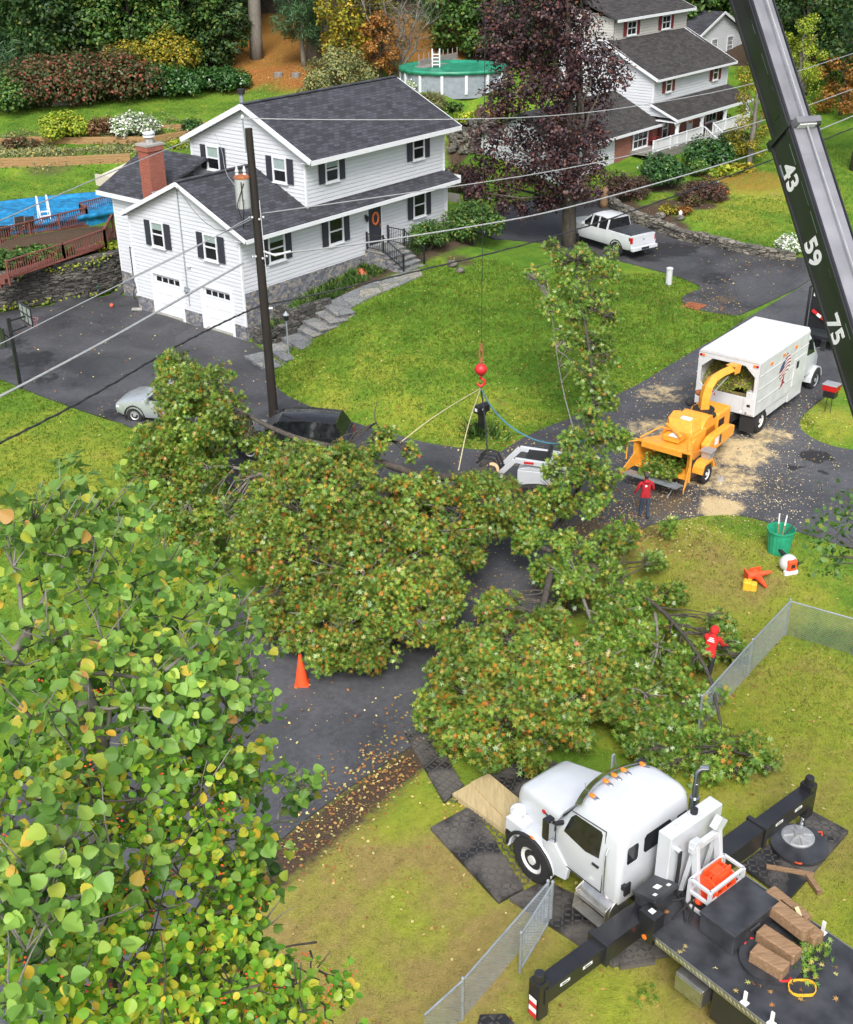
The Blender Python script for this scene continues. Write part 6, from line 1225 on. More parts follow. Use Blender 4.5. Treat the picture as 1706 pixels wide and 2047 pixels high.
mat_('timber_mat', [(905,1590),(977,1549),(1046,1607),(1010,1664)], .09, .06, 'plywood', 'pale timber mat in front of the crane truck bumper', 'mat'); mat_('timber_mat', [(941,1567),(977,1549),(1046,1607),(1010,1640)], .155, .05, 'plywood', 'upper pale timber mat stacked under the bumper', 'mat')
tl = lambda x, y, z: np.array(ct.matrix_basis @ Vector((x, y, z)))
q = tl(-3.35, -4.2, .0); w = MB(); w.cyl(q+Z*.14, q+Z*.22, .66, None, 40)
for a in (.5, 2.6, 4.4): d = np.array([math.cos(a), math.sin(a), 0]); t = np.array([-d[1], d[0], 0]); w.tube([q+Z*.19+d*.62+t*.1, q+Z*.24+d*.7, q+Z*.19+d*.62-t*.1], .02, 6, 1)
solo('outrigger_pad', w, [M['crane_deck'], M['cone']], 'large round black pad under the right outrigger with orange handles', 'outrigger pad')
q2 = tl(-3.2, -4.35, 0); w = MB(); w.lathe([(.02, .22), (.38, .22), (.38, .25), (.34, .27), (.12, .3), (.1, .36), (.02, .36)], q2, (0, 0, 1), 30)
for k in range(8): a = k*math.pi/4; w.beam(q2+np.array([.1*math.cos(a), .1*math.sin(a), .32]), q2+np.array([.35*math.cos(a), .35*math.sin(a), .275]), .015, .05)
solo('jack_float', w, M['alum'], 'grey ribbed metal float on the round black pad', 'float')
w = MB(); q = tl(-3.75, -3.7, 0); dF, dL = bd*0+np.array([math.cos(HT), math.sin(HT), 0]), np.array([-math.sin(HT), math.cos(HT), 0])
w.beam(q+dL*.6+dF*.5+Z*.09, q-dL*.0-dF*.35+Z*.09, .13, .09); w.beam(q+dL*.1-dF*.25+Z*.1, q+dL*.35-dF*.75+Z*.1, .12, .1)
solo('cribbing_board', w, M['crib'], 'brown boards sticking out beneath the round outrigger pad', 'boards')
q = tl(-5.5, .1, 1.352); w = MB(); w.cyl(q, q+Z*.05, .6, None, 40); w.lathe([(.56, .05), (.6, .05), (.6, .075), (.56, .075)], q, (0, 0, 1), 40)
for a in (2.2, 5.0): d = np.array([math.cos(a), math.sin(a), 0]); t = np.array([-d[1], d[0], 0]); w.tube([q+Z*.05+d*.52+t*.13, q+Z*.12+d*.62, q+Z*.05+d*.52-t*.13], .025, 6, 1)
solo('outrigger_pad', w, [M['crane_deck'], M['red']], 'round black spare pad lying on the crane deck under timber blocks', 'outrigger pad')
for x, y, z, l_, a, lab in ((-5.6, .3, 1.52, .62, .12, 'shortest timber block, nearest the deck edge'), (-5.45, -.2, 1.5, .75, .05, 'timber block second from the deck edge on the spare pad'), (-5.35, -.95, 1.48, .95, -.08, 'timber block lying under the top block on the crane deck'), (-5.2, -.72, 1.72, 1.0, -.05, 'long timber block on top of the pile'), (-4.98, -1.15, 1.48, .85, -.1, 'timber block furthest from the camera beside the toolbox')):
    q = tl(x, y, z); d = math.cos(a)*dF+math.sin(a)*dL; s_ = np.cross(Z, d); w = MB(); w.obox((0, 0, .13), d*l_/2*1.15, s_*.155, Z*.14); o = obj('cribbing_block', w, M['crib'], bevel=.025); o.location = q-Z*.1; setp(o, lab, 'timber block', 'timber cribbing on the crane deck')
w = MB(); q = tl(-6.3, .2, 1.36); pts = [q+np.array([.26*math.cos(a), .2*math.sin(a*1.0), .03+.03*math.sin(3*a)]) for a in np.linspace(0, 6.28, 16)]
for a, c in zip(pts[:-1], pts[1:]): w.beam(a, c, .012, .07)
w.beam(q+dF*.25, tl(-5.7, -.9, 1.4), .09, .012, 1); w.beam(tl(-5.7, -.9, 1.4), tl(-5.2, -1.1, 1.75), .09, .012, 1); solo('lifting_strap', w, [M['yellow'], M['rope']], 'yellow and cream lifting strap coiled on the crane deck', 'strap')
for i, (x, y) in enumerate(((-6.0, -.25), (-5.9, -.75))):
    q = tl(x, y, 1.4); C = q+rng.normal(size=(70, 3))*np.array([.18, .18, .05]); C[:, 2] = np.maximum(C[:, 2], q[2]); o = leaves('oak_sprig', C, rng.normal(size=C.shape)+np.array([0, 0, 1.]), .15, T_OAK, LM['oakgreen']); setp(o, ('green oak sprig on the crane deck beside the yellow strap', 'small green oak sprig on the deck below the timber blocks')[i], 'twig')
C = np.array([tl(rng.uniform(-7, -3.4), rng.uniform(-1.2, 1.25), 1.362) for _ in range(30)]); o = leaves('deck_leaves', C, np.tile([0, 0, 1.], (30, 1))+rng.normal(size=(30, 3))*.15, .14, T_OAK, LM['litter']); setp(o, kind='stuff')
# ---------------- chip truck and chipper ----------------
HC = math.radians(51.4); CO = np.array([11.985, 44.135, 0.]); CO[2] = h1(13, 46)+.03
cp_ = thing('chip_truck', 'white chip truck with open rear box full of chips, parked on the street', 'truck', CO, HC)
def tc(x, y, z): return np.array(cp_.matrix_basis @ Vector((x, y, z)))
w = MB(); LB, HWc, ZB, ZTp = 4.9, 1.3, 1.0, 3.35
for s_ in (1, -1):
    w.box((0.02, min(s_*(HWc-.06), s_*HWc), ZB), (LB, max(s_*(HWc-.06), s_*HWc), ZTp-.12))
    for z in (1.55, 2.1, 2.65): w.box((.1, min(s_*HWc, s_*(HWc+.02)), z), (LB, max(s_*HWc, s_*(HWc+.02)), z+.035))
w.box((LB-.08, -HWc+.06, ZB), (LB, HWc-.06, ZTp-.12)); w.box((.02, -HWc+.06, ZB), (LB-.08, HWc-.06, ZB+.1)); obj('chip_box', w, M['white_dirty'], cp_, bevel=.012)
w = MB(); w.prism([(-.02, -HWc, ZTp-.14), (-.02, -HWc+.1, ZTp), (-.02, HWc-.1, ZTp), (-.02, HWc, ZTp-.14)], (LB+.06, 0, 0))
for k in range(8): x = .25+k*.62; w.box((x, -HWc+.12, ZTp), (x+.06, HWc-.12, ZTp+.025))
obj('box_roof', w, M['white_dirty'], cp_, bevel=.015)
w = MB()
w.box((0, -HWc, ZB), (.06, HWc, 1.72)); w.box((0, HWc-.16, 1.72), (.06, HWc, ZTp-.13)); w.box((0, -HWc, 1.72), (.06, -HWc+.16, ZTp-.13)); w.box((0, -HWc+.16, 3.02), (.06, HWc-.16, ZTp-.13))
for s_ in (1, -1):
    w.prism([(0.002, s_*(HWc-.16), 3.02), (0.002, s_*(HWc-.16), 2.62), (0.002, s_*(HWc-.6), 3.02)], (.055, 0, 0)); w.prism([(0.002, s_*(HWc-.16), 1.72), (0.002, s_*(HWc-.16), 1.95), (0.002, s_*(HWc-.4), 1.72)], (.055, 0, 0))
tg = obj('tailgate', w, M['white_dirty'], cp_, bevel=.01)
w = MB(); w.box((-.03, -HWc+.05, 1.05), (0, -HWc+.5, 1.75)); w.box((-.03, -HWc+.12, 1.75), (.3, -HWc+.42, 1.98)); w.box((-.05, -HWc+.2, 1.38), (-.03, -HWc+.34, 1.48), 1); obj('latch_door', w, [M['white_dirty'], M['black']], tg, bevel=.01)
for y in (1.2, 1.08, -1.2, -1.08):
    w = MB(); w.cyl((0, y, 3.1), (-.03, y, 3.1), .055, None, 14); obj('tail_light', w, M['amber'] if abs(y) < 1.1 else M['tail'], cp_)
for y in (.55, .3, -.72, -.95):
    w = MB(); w.cyl((0, y, 1.1), (-.03, y, 1.1), .055, None, 14); obj('tail_light', w, M['tail'] if y in (-.95, .55) else M['label'], cp_)
text(cp_, 'WAR', .26, (-.004, .72, 1.6), (0, -1, 0), (0, 0, 1), M['red'])
w = MB(); n = 24; gx, gy = 22, 18; rgc = random.Random(2)
vs = [[(.25+(LB-.5)*i/gx, -HWc+.08+(2*HWc-.16)*j/gy, 1.75+.75*min(1, i/6)+.25*math.sin(j*.35)+rgc.uniform(-.06, .06)) for j in range(gy+1)] for i in range(gx+1)]
w.loft(vs, 0, False, False); w.poly([vs[0][0], vs[0][-1], (.2, HWc-.08, 1.1), (.2, -HWc+.08, 1.1)]); obj('wood_chip_load', w, M['chips'], cp_)
C = np.array([vs[rgc.randint(0, 12)][rgc.randint(0, gy)] for _ in range(2600)])+rng.normal(size=(2600, 3))*np.array([.12, .1, .02])+np.array([0, 0, .04]); C = np.clip(C, (.1, -1.2, 1.7), (4.8, 1.2, 3.0))
o = leaves('chip_surface', C, rng.normal(size=C.shape), rng.uniform(.04, .11, len(C)), T_DIA, LM['lime']); o.parent = cp_; o['kind'] = 'stuff'
# emblem: a tree whose crown is a striped flag
w = MB(); ys = -HWc-.022
def crown_x(t, q): return 2.5+(.52*(math.sin(math.pi*min(1, max(0, t)))**.6))*q
for k in range(13):
    t0, t1 = k/13, (k+1)/13; pts = []
    for t in (t0, t1):
        for q in np.linspace(-1, 1, 9):
            z = 1.9+.95*t+.05*math.sin(q*3.2+.6)+.1*q; pts.append((crown_x(t, q)+.12*t, ys, z))
    a, c = pts[:9], pts[9:]
    for i in range(8):
        m_ = 2 if (t0 > .5 and i < 3) else (0 if k % 2 == 0 else 1)
        w.add([a[i], a[i+1], c[i+1], c[i], *[(p[0], p[1]+.012, p[2]) for p in (a[i], a[i+1], c[i+1], c[i])]], [[0, 1, 2, 3], [7, 6, 5, 4], [0, 4, 5, 1], [3, 2, 6, 7]], m_)
for pl in ([(2.46, 1.98), (2.58, 1.98), (2.55, 1.75), (2.75, 1.6), (2.55, 1.63), (2.45, 1.55), (2.2, 1.5), (2.42, 1.68)], [(2.5, 1.95), (2.3, 2.06), (2.34, 2.1), (2.56, 1.99)]): w.prism([(x, ys, z) for x, z in pl], (0, .012, 0), 0)
obj('tree_emblem', w, [plain('emblem_red', (.32, .03, .05), .5), M['label'], plain('emblem_blue', (.06, .08, .2), .5)], cp_)
w = MB(); w.box((3.55, -HWc-.03, 1.15), (4.75, -HWc-.0, 2.35)); w.box((3.75, -HWc-.04, 1.9), (4.0, -HWc-.028, 2.2), 1); obj('tool_locker', w, [M['white_dirty'], M['blackflat']], cp_, bevel=.01)
for y_ in (1.0, 2.2, 3.4): w = MB(); w.box((y_, -HWc-.03, 2.88), (y_+.22, -HWc-.0, 2.98)); obj('side_marker', w, M['amber'], cp_)
w = MB(); w.box((1.3, -1.25, .55), (3.4, -.6, 1.0)); w.box((1.3, .6, .55), (3.4, 1.25, 1.0)); w.box((3.4, -1.28, .5), (4.8, 1.28, 1.0)); obj('side_locker', w, M['white_dirty'], cp_, bevel=.015)
w = MB(); w.box((-.3, -.45, .6), (7.6, .45, .98)); obj('chassis', w, M['blackflat'], cp_)
for s_ in (1, -1):
    wheel(cp_, (.95, s_*1.0, .5), (0, s_, 0), .5, .52); wheel(cp_, (6.55, s_*1.12, .5), (0, s_, 0), .5, .3, 'galv')
    w = MB(); w.box((.1, s_*1.0-.32, .25), (.13, s_*1.0+.32, .98)); obj('mud_flap', w, M['rubber'], cp_)
w = MB()
w.loft([cring(1.0, 4.98, 6.4, 1.12, .1), cring(1.9, 4.98, 6.4, 1.14, .12), cring(2.3, 5.0, 6.2, 1.1, .14), cring(2.75, 5.0, 5.85, 1.02, .2), cring(2.85, 5.1, 5.7, .85, .2)]); cabc = obj('cab', w, M['white'], cp_, smooth=50)
w = MB(); hq = lambda x, a, z0, z1: [(x, a, z0), (x, a, z1*.8), (x, a*.85, z1), (x, 0, z1+.03), (x, -a*.85, z1), (x, -a, z1*.8), (x, -a, z0)]
w.loft([hq(6.35, 1.0, .9, 1.95), hq(7.2, .88, .9, 1.75), hq(7.6, .8, .85, 1.5)])
for s_ in (1, -1):
    rr = []
    for a in np.linspace(0, 180, 11): t = math.radians(a); rr.append([(6.55+.62*math.cos(t), s_*.85, .55+.6*math.sin(t)), (6.55+.62*math.cos(t), s_*1.24, .55+.58*math.sin(t)), (6.55+.56*math.cos(t), s_*1.24, .55+.52*math.sin(t)), (6.55+.56*math.cos(t), s_*.85, .55+.54*math.sin(t))])
    w.loft(rr)
obj('hood', w, M['white'], cp_, smooth=45)
for s_ in (1, -1):
    w = MB(); w.prism([(5.15, s_*1.12, 1.95), (6.15, s_*1.13, 1.9), (5.95, s_*1.06, 2.55), (5.2, s_*1.06, 2.6)], (0, s_*.02, 0)); obj('door_window', w, M['glass'], cabc)
    w = MB(); w.tube([(6.2, s_*1.1, 2.0), (6.35, s_*1.35, 2.1)], .02, 6); w.box((6.3, min(s_*1.3, s_*1.5), 1.95), (6.38, max(s_*1.3, s_*1.5), 2.4)); obj('mirror', w, M['black'], cp_)
w = MB(); w.prism([(6.37, -.95, 2.0), (6.37, .95, 2.0), (5.98, .85, 2.68), (5.98, -.85, 2.68)], (.03, 0, .03)); obj('windshield', w, M['glass'], cabc)
# chipper
KO = np.array([9.49, 40.66, 0.]); KO[2] = h1(9.5, 40.7)+.05
kp = thing('wood_chipper', 'orange towed wood chipper with branches in its feed hopper', 'wood chipper', KO, HC)
w = MB(); w.box((-.1, -.65, .75), (2.9, .65, 1.0)); w.box((2.8, -.1, .6), (4.3, .1, .75)); w.beam((-.6, 0, .62), (2.9, 0, .7), .9, .14); obj('frame', w, M['orange'], kp, bevel=.02)
w = MB()   # flared feed hopper open to the back
T0 = [(-1.25, 1.12, .55), (-1.25, 1.12, 1.6), (-1.25, -1.12, 1.6), (-1.25, -1.12, .55)]; T1 = [(-.1, .62, .8), (-.1, .62, 1.5), (-.1, -.62, 1.5), (-.1, -.62, .8)]
for i in range(4):
    a, b_, c, d = T0[i], T0[(i+1) % 4], T1[(i+1) % 4], T1[i]; nv = np.cross(V3(b_)-V3(a), V3(d)-V3(a)); nv = nv/np.linalg.norm(nv)*.03; w.prism([a, b_, c, d], nv)
w.beam((-1.26, 1.15, 1.62), (-1.26, -1.15, 1.62), .07, .08)
for s_ in (1, -1): w.beam((-1.26, s_*1.15, .5), (-1.26, s_*1.15, 1.64), .07, .07); w.prism([(-1.25, s_*1.1, .55), (-1.25, s_*1.1, 1.1), (-1.95, s_*1.28, .5), (-1.95, s_*1.28, .35)], (0, s_*.03, 0))
w.box((-1.34, -.8, 1.42), (-1.28, .85, 1.64)); obj('feed_hopper', w, M['orange'], kp, bevel=.008)
w = MB(); w.box((-.09, -.6, .78), (-.02, .6, 1.5)); obj('hopper_throat', w, M['blackflat'], kp)
w = MB(); w.obox((-1.85, .0, .52), (.32, 0, -.06), (0, 1.1, 0), (0, 0, .02)); w.tube([(-1.5, -.8, .5), (-2.2, -.8, .12)], .02, 6); obj('hopper_tray', w, M['galv'], kp)
w = MB(); w.tube([(-1.3, 1.0, 1.62), (-1.6, 1.28, 1.6), (-1.62, 1.28, .9)], .03, 8); w.tube([(-1.2, -1.0, 1.7), (-.4, -.6, 1.95), (-.4, .6, 1.95), (-1.2, 1.0, 1.7)], .03, 8); obj('control_bar', w, M['orange'], kp)
w = MB(); w.box((-.1, -.62, 1.0), (1.0, .62, 1.75)); w.prism([(.0, -.5, 1.75), (.95, -.5, 1.75), (.95, -.35, 2.15), (.3, -.3, 2.1)], (0, .95, 0)); w.cyl((.1, -.66, 1.3), (.1, .66, 1.3), .33, None, 18); w.box((-.75, -.35, 1.62), (-.1, .3, 1.85)); w.cyl((-.8, -.45, 1.98), (-.1, .5, 1.98), .08, None, 8); obj('feed_housing', w, M['orange'], kp, bevel=.03)
w = MB(); w.box((-.78, -.3, 1.86), (-.5, .05, 1.9)); w.box((.4, -.2, 2.1), (.6, .2, 2.17)); obj('decal', w, M['label'], kp)
w = MB(); w.cyl((1.35, -.55, 1.4), (1.35, .55, 1.4), .68, None, 26); w.box((.9, -.55, 1.0), (1.9, .55, 1.6)); obj('drum_housing', w, M['orange'], kp, bevel=.02)
w = MB(); w.rbox((2.0, -.62, 1.0), (3.1, .62, 1.95), .12); w.box((2.02, -.63, 1.3), (2.5, -.615, 1.7), 1); obj('engine_cover', w, [M['orange'], M['blackflat']], kp, bevel=.02)
w = MB(); w.prism([(.5, -.68, .85), (2.7, -.68, .95), (2.75, -.68, 1.35), (2.3, -.68, 1.5), (.9, -.68, 1.5), (.45, -.68, 1.3)], (0, -.32, 0)); ft = obj('fuel_tank', w, M['orange'], kp, bevel=.06)
w = MB(); w.box((1.0, -1.004, 1.1), (1.3, -1.0, 1.4)); w.box((1.4, -1.004, 1.05), (1.55, -1.0, 1.42), 1); obj('decal', w, [M['label'], M['black']], ft)
for s_ in (1, -1):
    wheel(kp, (0, s_*1.16, .38), (0, s_, 0), .38, .28)
    w = MB(); w.prism([(-.55, s_*.9, .55), (-.5, s_*.9, .8), (-.25, s_*.9, .95), (.3, s_*.9, .95), (.55, s_*.9, .6), (.55, s_*.9, .5), (.45, s_*.9, .5), (.3, s_*.9, .82), (-.3, s_*.9, .82), (-.45, s_*.9, .5)], (0, s_*.42, 0)); obj('fender', w, M['orange'], kp, bevel=.02)
w = MB(); w.box((.02, -1.3, .96), (.42, -.95, 1.22)); w.box((-.02, -1.36, 1.22), (.46, -.9, 1.27)); obj('battery_box', w, M['alum'], kp, bevel=.01)
w = MB(); w.cyl((2.05, .07, 1.95), (2.05, .07, 2.02), .42, None, 26, 1); w.tube([(2.05, .07, 2.0), (2.05, .07, 2.45), (2.15, .05, 2.85), (2.45, 0, 3.1), (2.9, -.08, 3.18), (3.6, -.2, 3.2)], [.24, .23, .22, .21, .2, .2], 4); w.prism([(3.5, -.38, 3.34), (3.5, .0, 3.34), (4.0, -.05, 3.3), (4.0, -.42, 3.3)], (0, 0, .03)); w.prism([(3.55, -.39, 3.02), (3.55, -.39, 3.34), (4.0, -.44, 3.3), (3.9, -.44, 3.0)], (0, .02, 0)); w.beam((2.4, .05, 2.35), (3.4, -.2, 2.98), .04, .04, 2)
obj('discharge_chute', w, [M['orange'], M['blackflat'], M['alum']], kp, bevel=.015)
w = MB(); w.cyl((2.5, .45, 1.95), (2.5, .45, 2.35), .06, None, 10); w.ball((2.5, .5, 2.4), (.16, .2, .12), 10, 7); obj('exhaust_pipe', w, M['rust'], kp); w = MB(); w.ball((2.2, .75, 2.05), (.2, .16, .16), 10, 7); obj('air_cleaner', w, M['rubber'], kp); w = MB(); w.ball((1.7, -.5, 2.0), (.14, .12, .12), 10, 7); obj('hydraulic_valve', w, M['rubber'], kp); w = MB(); w.tube([(1.5, .6, 1.3), (1.2, .72, 1.9), (.7, .7, 1.9), (.6, .68, 1.2)], .05, 8); obj('hydraulic_hose', w, M['rubber'], kp)
w = MB(); w.tube([(.55, .72, 1.0), (.55, .72, 1.95), (.85, .7, 2.1), (1.2, .6, 2.0)], .07, 8); w.beam((-.2, .75, 1.2), (.6, .75, 1.5), .1, .3); w.beam((-.9, -.92, .5), (-.9, -.92, 1.45), .12, .12); w.beam((-.75, -.85, .6), (-.75, -.85, 1.3), .08, .08); obj('lift_arm', w, M['orange'], kp, bevel=.01)
tk_ = lambda x, y, z: np.array(kp.matrix_basis @ Vector((x, y, z)))
C = np.array([tk_(rng.uniform(-1.9, -.2), rng.uniform(-.7, .6), .62+abs(rng.normal())*.28) for _ in range(1500)]); o = leaves('oak_branches', C, rng.normal(size=C.shape)+np.array([0, 0, .8]), rng.uniform(.12, .2, 1500), T_OAK, LM['oakgreen']); setp(o, 'leafy oak branches going into the orange chipper hopper', 'branches')
# a shovel leaning beside the wheel
q = P(1440, 965); w = MB(); w.tube([q+Z*.25+X*.0, q+np.array([-.35, .25, 1.15])], .018, 6); w.prism([q+np.array([-.12, 0, .3]), q+np.array([.12, .05, .3]), q+np.array([.13, .02, .06]), q+np.array([0, 0, -.02]), q+np.array([-.13, -.02, .06])], (.01, .02, 0), 1); solo('shovel', w, [M['timber'], M['alum']], 'grey shovel standing against the chipper by its right wheel', 'shovel')
# ---------------- cars ----------------
def car(name, label, cat, loc, rz, st, gh, hw0, mat, wb, wr, roof_mat=None, pillars=(), lamps=True, extra=None):
    """st: body stations (x, zlow, zbelt, half width); gh: greenhouse stations (x, zbase, ztop, half width base, half width top)"""
    r = thing(name, label, cat, loc, rz); w = MB()
    w.loft([[(x, hh*.93, z0), (x, hh, z0+.18), (x, hh*1.0, z0+(z1-z0)*.62), (x, hh*.95, z1-.03), (x, hh*.8, z1), (x, 0, z1+.02), (x, -hh*.8, z1), (x, -hh*.95, z1-.03), (x, -hh, z0+(z1-z0)*.62), (x, -hh, z0+.18), (x, -hh*.93, z0)] for x, z0, z1, hh in st]); obj('body', w, mat, r, smooth=40)
    w = MB(); w.loft([[(x, hb, zb), (x, ht, zt-.04), (x, -ht, zt-.04), (x, -hb, zb)] for x, zb, zt, hb, ht in gh]); obj('windows', w, M['glass'], r, smooth=20)
    w = MB(); i0 = [g for g in gh if g[2]-g[1] > .25]
    w.loft([[(x, ht+.015, zt-.06), (x, ht*.9, zt), (x, 0, zt+.03), (x, -ht*.9, zt), (x, -ht-.015, zt-.06)] for x, zb, zt, hb, ht in i0])
    ob = obj('roof', w, roof_mat or mat, r, smooth=40); w = MB()
    def at(x, t):
        xs_ = [g[0] for g in gh]; f = lambda k: np.interp(x, xs_, [g[k] for g in gh]) if xs_[0] < xs_[-1] else np.interp(-x, [-q for q in xs_], [g[k] for g in gh]); return f(1), f(2), f(3), f(4)
    for xb, xt, wd in pillars:
        for s_ in (1, -1):
            w = MB(); zb, _, hb, _ = at(xb, 0); _, zt, _, ht = at(xt, 1); w.beam((xb, s_*(hb+.004), zb), (xt, s_*(ht+.006), zt-.05), wd, .03, up=(0, s_, 0)); obj('pillar', w, mat, r)
    for s_ in (1, -1):
        for x in wb:
            hh = np.interp(x, [s[0] for s in st], [s[3] for s in st]); wheel(r, (x, s_*(hh-.1), wr), (0, s_, 0), wr, .23, 'alum')
            w = MB(); rr = [(x+(wr+.08)*math.cos(a), s_*(hh-.0), wr+(wr+.08)*math.sin(a)) for a in np.linspace(-.35, math.pi+.35, 14)]; w.tube(rr, .035, 6); obj('wheel_arch', w, M['blackflat'], r)
        hh = hw0; xm = extra['mirror'] if extra else gh[-1][0]; w = MB(); w.box((xm-.1, min(s_*(hh-.02), s_*(hh+.2)), st[1][2]-.02), (xm+.05, max(s_*(hh-.02), s_*(hh+.2)), st[1][2]+.15)); obj('mirror', w, mat, r, bevel=.02)
        xr = st[0][0]; w = MB(); w.box((xr-.015, min(s_*(hh*.72), s_*(hh*.97)), st[0][2]-.42), (xr+.2, max(s_*(hh*.72), s_*(hh*.985)), st[0][2]-.08)); obj('tail_lamp', w, M['tail'], r, bevel=.02)
        xf = st[-1][0]; w = MB(); w.ball((xf-.12, s_*hh*.68, st[-1][2]-.12), (.16, .22, .09), 10, 6); obj('headlight', w, M['lens'], r)
    return r
q = P(1284, 516); PZ = q[2]+.06
pk = car('pickup_truck', 'white crew-cab pickup truck parked on the neighbour driveway', 'pickup', (q[0], q[1], PZ), math.radians(126),
 [(0, .55, 1.32, .98), (.3, .5, 1.33, 1.0), (1.9, .5, 1.33, 1.0), (4.1, .5, 1.3, 1.0), (5.2, .5, 1.25, .98), (5.7, .55, 1.15, .92)], [(1.95, 1.3, 1.32, .9, .88), (2.0, 1.3, 1.92, .92, .74), (2.6, 1.3, 1.98, .93, .76), (3.4, 1.3, 1.96, .93, .76), (4.35, 1.26, 1.3, .9, .85)], 1.0, M['white'], (1.15, 4.75), .42, None, [(2.02, 2.03, .12), (2.75, 2.75, .1), (3.35, 3.3, .1), (4.25, 3.45, .08)], extra={'mirror': 3.9})
w = MB(); w.box((.12, -.86, 1.345), (1.9, .86, 1.375)); 
for k in range(3): w.box((.5+k*.5, -.86, 1.375), (.53+k*.5, .86, 1.39))
obj('bed_cover', w, M['crane_deck'], pk, bevel=.01)
w = MB(); w.box((-.03, -.85, .75), (.0, .85, 1.3)); w.box((-.035, -.06, 1.0), (-.028, .06, 1.12), 1); obj('tailgate', w, [M['white'], M['galv']], pk, bevel=.015)
w = MB(); w.box((-.2, -.98, .5), (0, .98, .68)); w.box((-.215, -.3, .52), (-.2, .3, .66), 1); obj('rear_bumper', w, [M['white'], M['blackflat']], pk, bevel=.03)
w = MB(); w.prism([(1.985, -.72, 1.4), (1.985, .72, 1.4), (1.995, .66, 1.82), (1.995, -.66, 1.82)], (-.02, 0, 0)); obj('rear_window', w, M['glass'], pk)
q = P(272, 843); a_ = math.radians(168); d = np.array([math.cos(a_), math.sin(a_), 0]); l_ = np.array([-d[1], d[0], 0]); o_ = q+(-l_)*.0-d*3.75+(-l_)*-.0; o_ = q-d*3.75-l_*.85
car('suv', 'silver SUV parked in the driveway, mostly behind the cut oak', 'car', (o_[0]-.0, o_[1], h1(o_[0], o_[1])+.06), a_,
 [(-.05, .45, 1.0, .86), (.2, .3, 1.1, .93), (2, .28, 1.08, .95), (3.2, .28, 1.05, .94), (4.2, .3, .96, .9), (4.62, .4, .78, .78)], [(.1, 1.05, 1.1, .82, .78), (.5, 1.08, 1.6, .84, .66), (1.6, 1.06, 1.68, .86, .68), (2.6, 1.04, 1.62, .86, .66), (3.45, 1.0, 1.03, .82, .76)], .93, M['silver'], (.85, 3.75), .35, None, [(.2, .55, .12), (1.0, 1.05, .1), (2.0, 2.0, .08), (3.35, 2.65, .08)], extra={'mirror': 3.1})
q = P(502, 920); a_ = math.radians(172); d = np.array([math.cos(a_), math.sin(a_), 0]); l_ = np.array([-d[1], d[0], 0]); o_ = q-d*3.8-l_*.85
car('suv', 'black SUV in the driveway under the cut oak limb', 'car', (o_[0], o_[1], h1(o_[0], o_[1])+.06), a_,
 [(-.05, .45, 1.02, .88), (.2, .3, 1.14, .94), (2, .28, 1.1, .96), (3.2, .28, 1.06, .95), (4.2, .3, .98, .9), (4.65, .4, .8, .78)], [(.05, 1.08, 1.12, .84, .8), (.35, 1.1, 1.66, .86, .68), (1.6, 1.08, 1.74, .88, .7), (2.6, 1.05, 1.68, .88, .68), (3.5, 1.02, 1.05, .84, .78)], .95, M['darkcar'], (.9, 3.8), .36, None, [(.12, .4, .12), (1.0, 1.05, .1), (2.0, 2.0, .08), (3.4, 2.7, .08)], extra={'mirror': 3.15})
# compact loader holding a log
q = P(1070, 990); hl = math.radians(165); ld = thing('compact_loader', 'small white tracked loader gripping a log beside the oak pile', 'loader', (q[0], q[1], q[2]+.05), hl)
w = MB(); w.box((-1.3, -.5, .45), (.6, .5, 1.15)); w.prism([(-1.3, -.48, 1.15), (-1.2, -.48, 1.5), (-.5, -.48, 1.55), (.5, -.48, 1.2), (.55, -.48, 1.15)], (0, .96, 0)); obj('body', w, M['white'], ld, bevel=.05)
for s_ in (1, -1):
    w = MB(); pts = [(1.0*math.cos(a)-.3+(.35 if math.cos(a) > 0 else -.35)*0, .36+.34*math.sin(a)) for a in np.linspace(0, 2*math.pi, 24, endpoint=False)]; w.prism([(x, s_*.5, z) for x, z in pts], (0, s_*.3, 0)); obj('track', w, M['rubber'], ld, bevel=.03)
    w = MB(); w.beam((-1.15, s_*.52, 1.45), (.7, s_*.52, 1.55), .12, .2); w.beam((.7, s_*.52, 1.55), (1.35, s_*.45, .8), .12, .2); w.beam((-1.2, s_*.52, .9), (-1.15, s_*.52, 1.5), .14, .2); la = obj('lift_arm', w, M['white'], ld, bevel=.02)
    w = MB(); w.box((.0, min(s_*.585, s_*.59), 1.47), (.35, max(s_*.585, s_*.59), 1.56)); obj('decal', w, M['red'], la)
w = MB(); w.box((-.4, -.46, 1.53), (.35, .46, 1.57)); w.box((-.55, -.3, 1.5), (-.45, .3, 1.95)); w.box((.36, -.4, 1.0), (.58, .4, 1.14)); obj('engine_grille', w, M['blackflat'], ld)
w = MB(); w.beam((1.3, -.45, .85), (1.3, .45, .85), .12, .12)
for y in (-.35, 0, .35): w.tube([(1.3, y, .8), (1.55, y, .45), (1.9, y, .4), (2.2, y, .6)], .05, 6); w.tube([(1.3, y, .95), (1.5, y, 1.4), (1.9, y, 1.45), (2.15, y, 1.2)], .045, 6)
obj('grapple', w, M['blackflat'], ld)
lw = lambda x, y, z: np.array(ld.matrix_basis @ Vector((x, y, z)))
"""logs held in the grapple"""
q0 = atz(985, 938, 1.55); w = MB(); e_ = np.array([.16, -.93, .33]); e_ /= np.linalg.norm(e_); w.tube([q0-e_*1.2, q0-e_*.05], [.24, .26], 18); w.tube([q0-e_*.05, q0], [.245, .24], 18, 1); setp(solo('oak_log', w, [M['bark'], M['cutwood']], 'oak log with pale round cut face held up at the loader', 'log'), None)
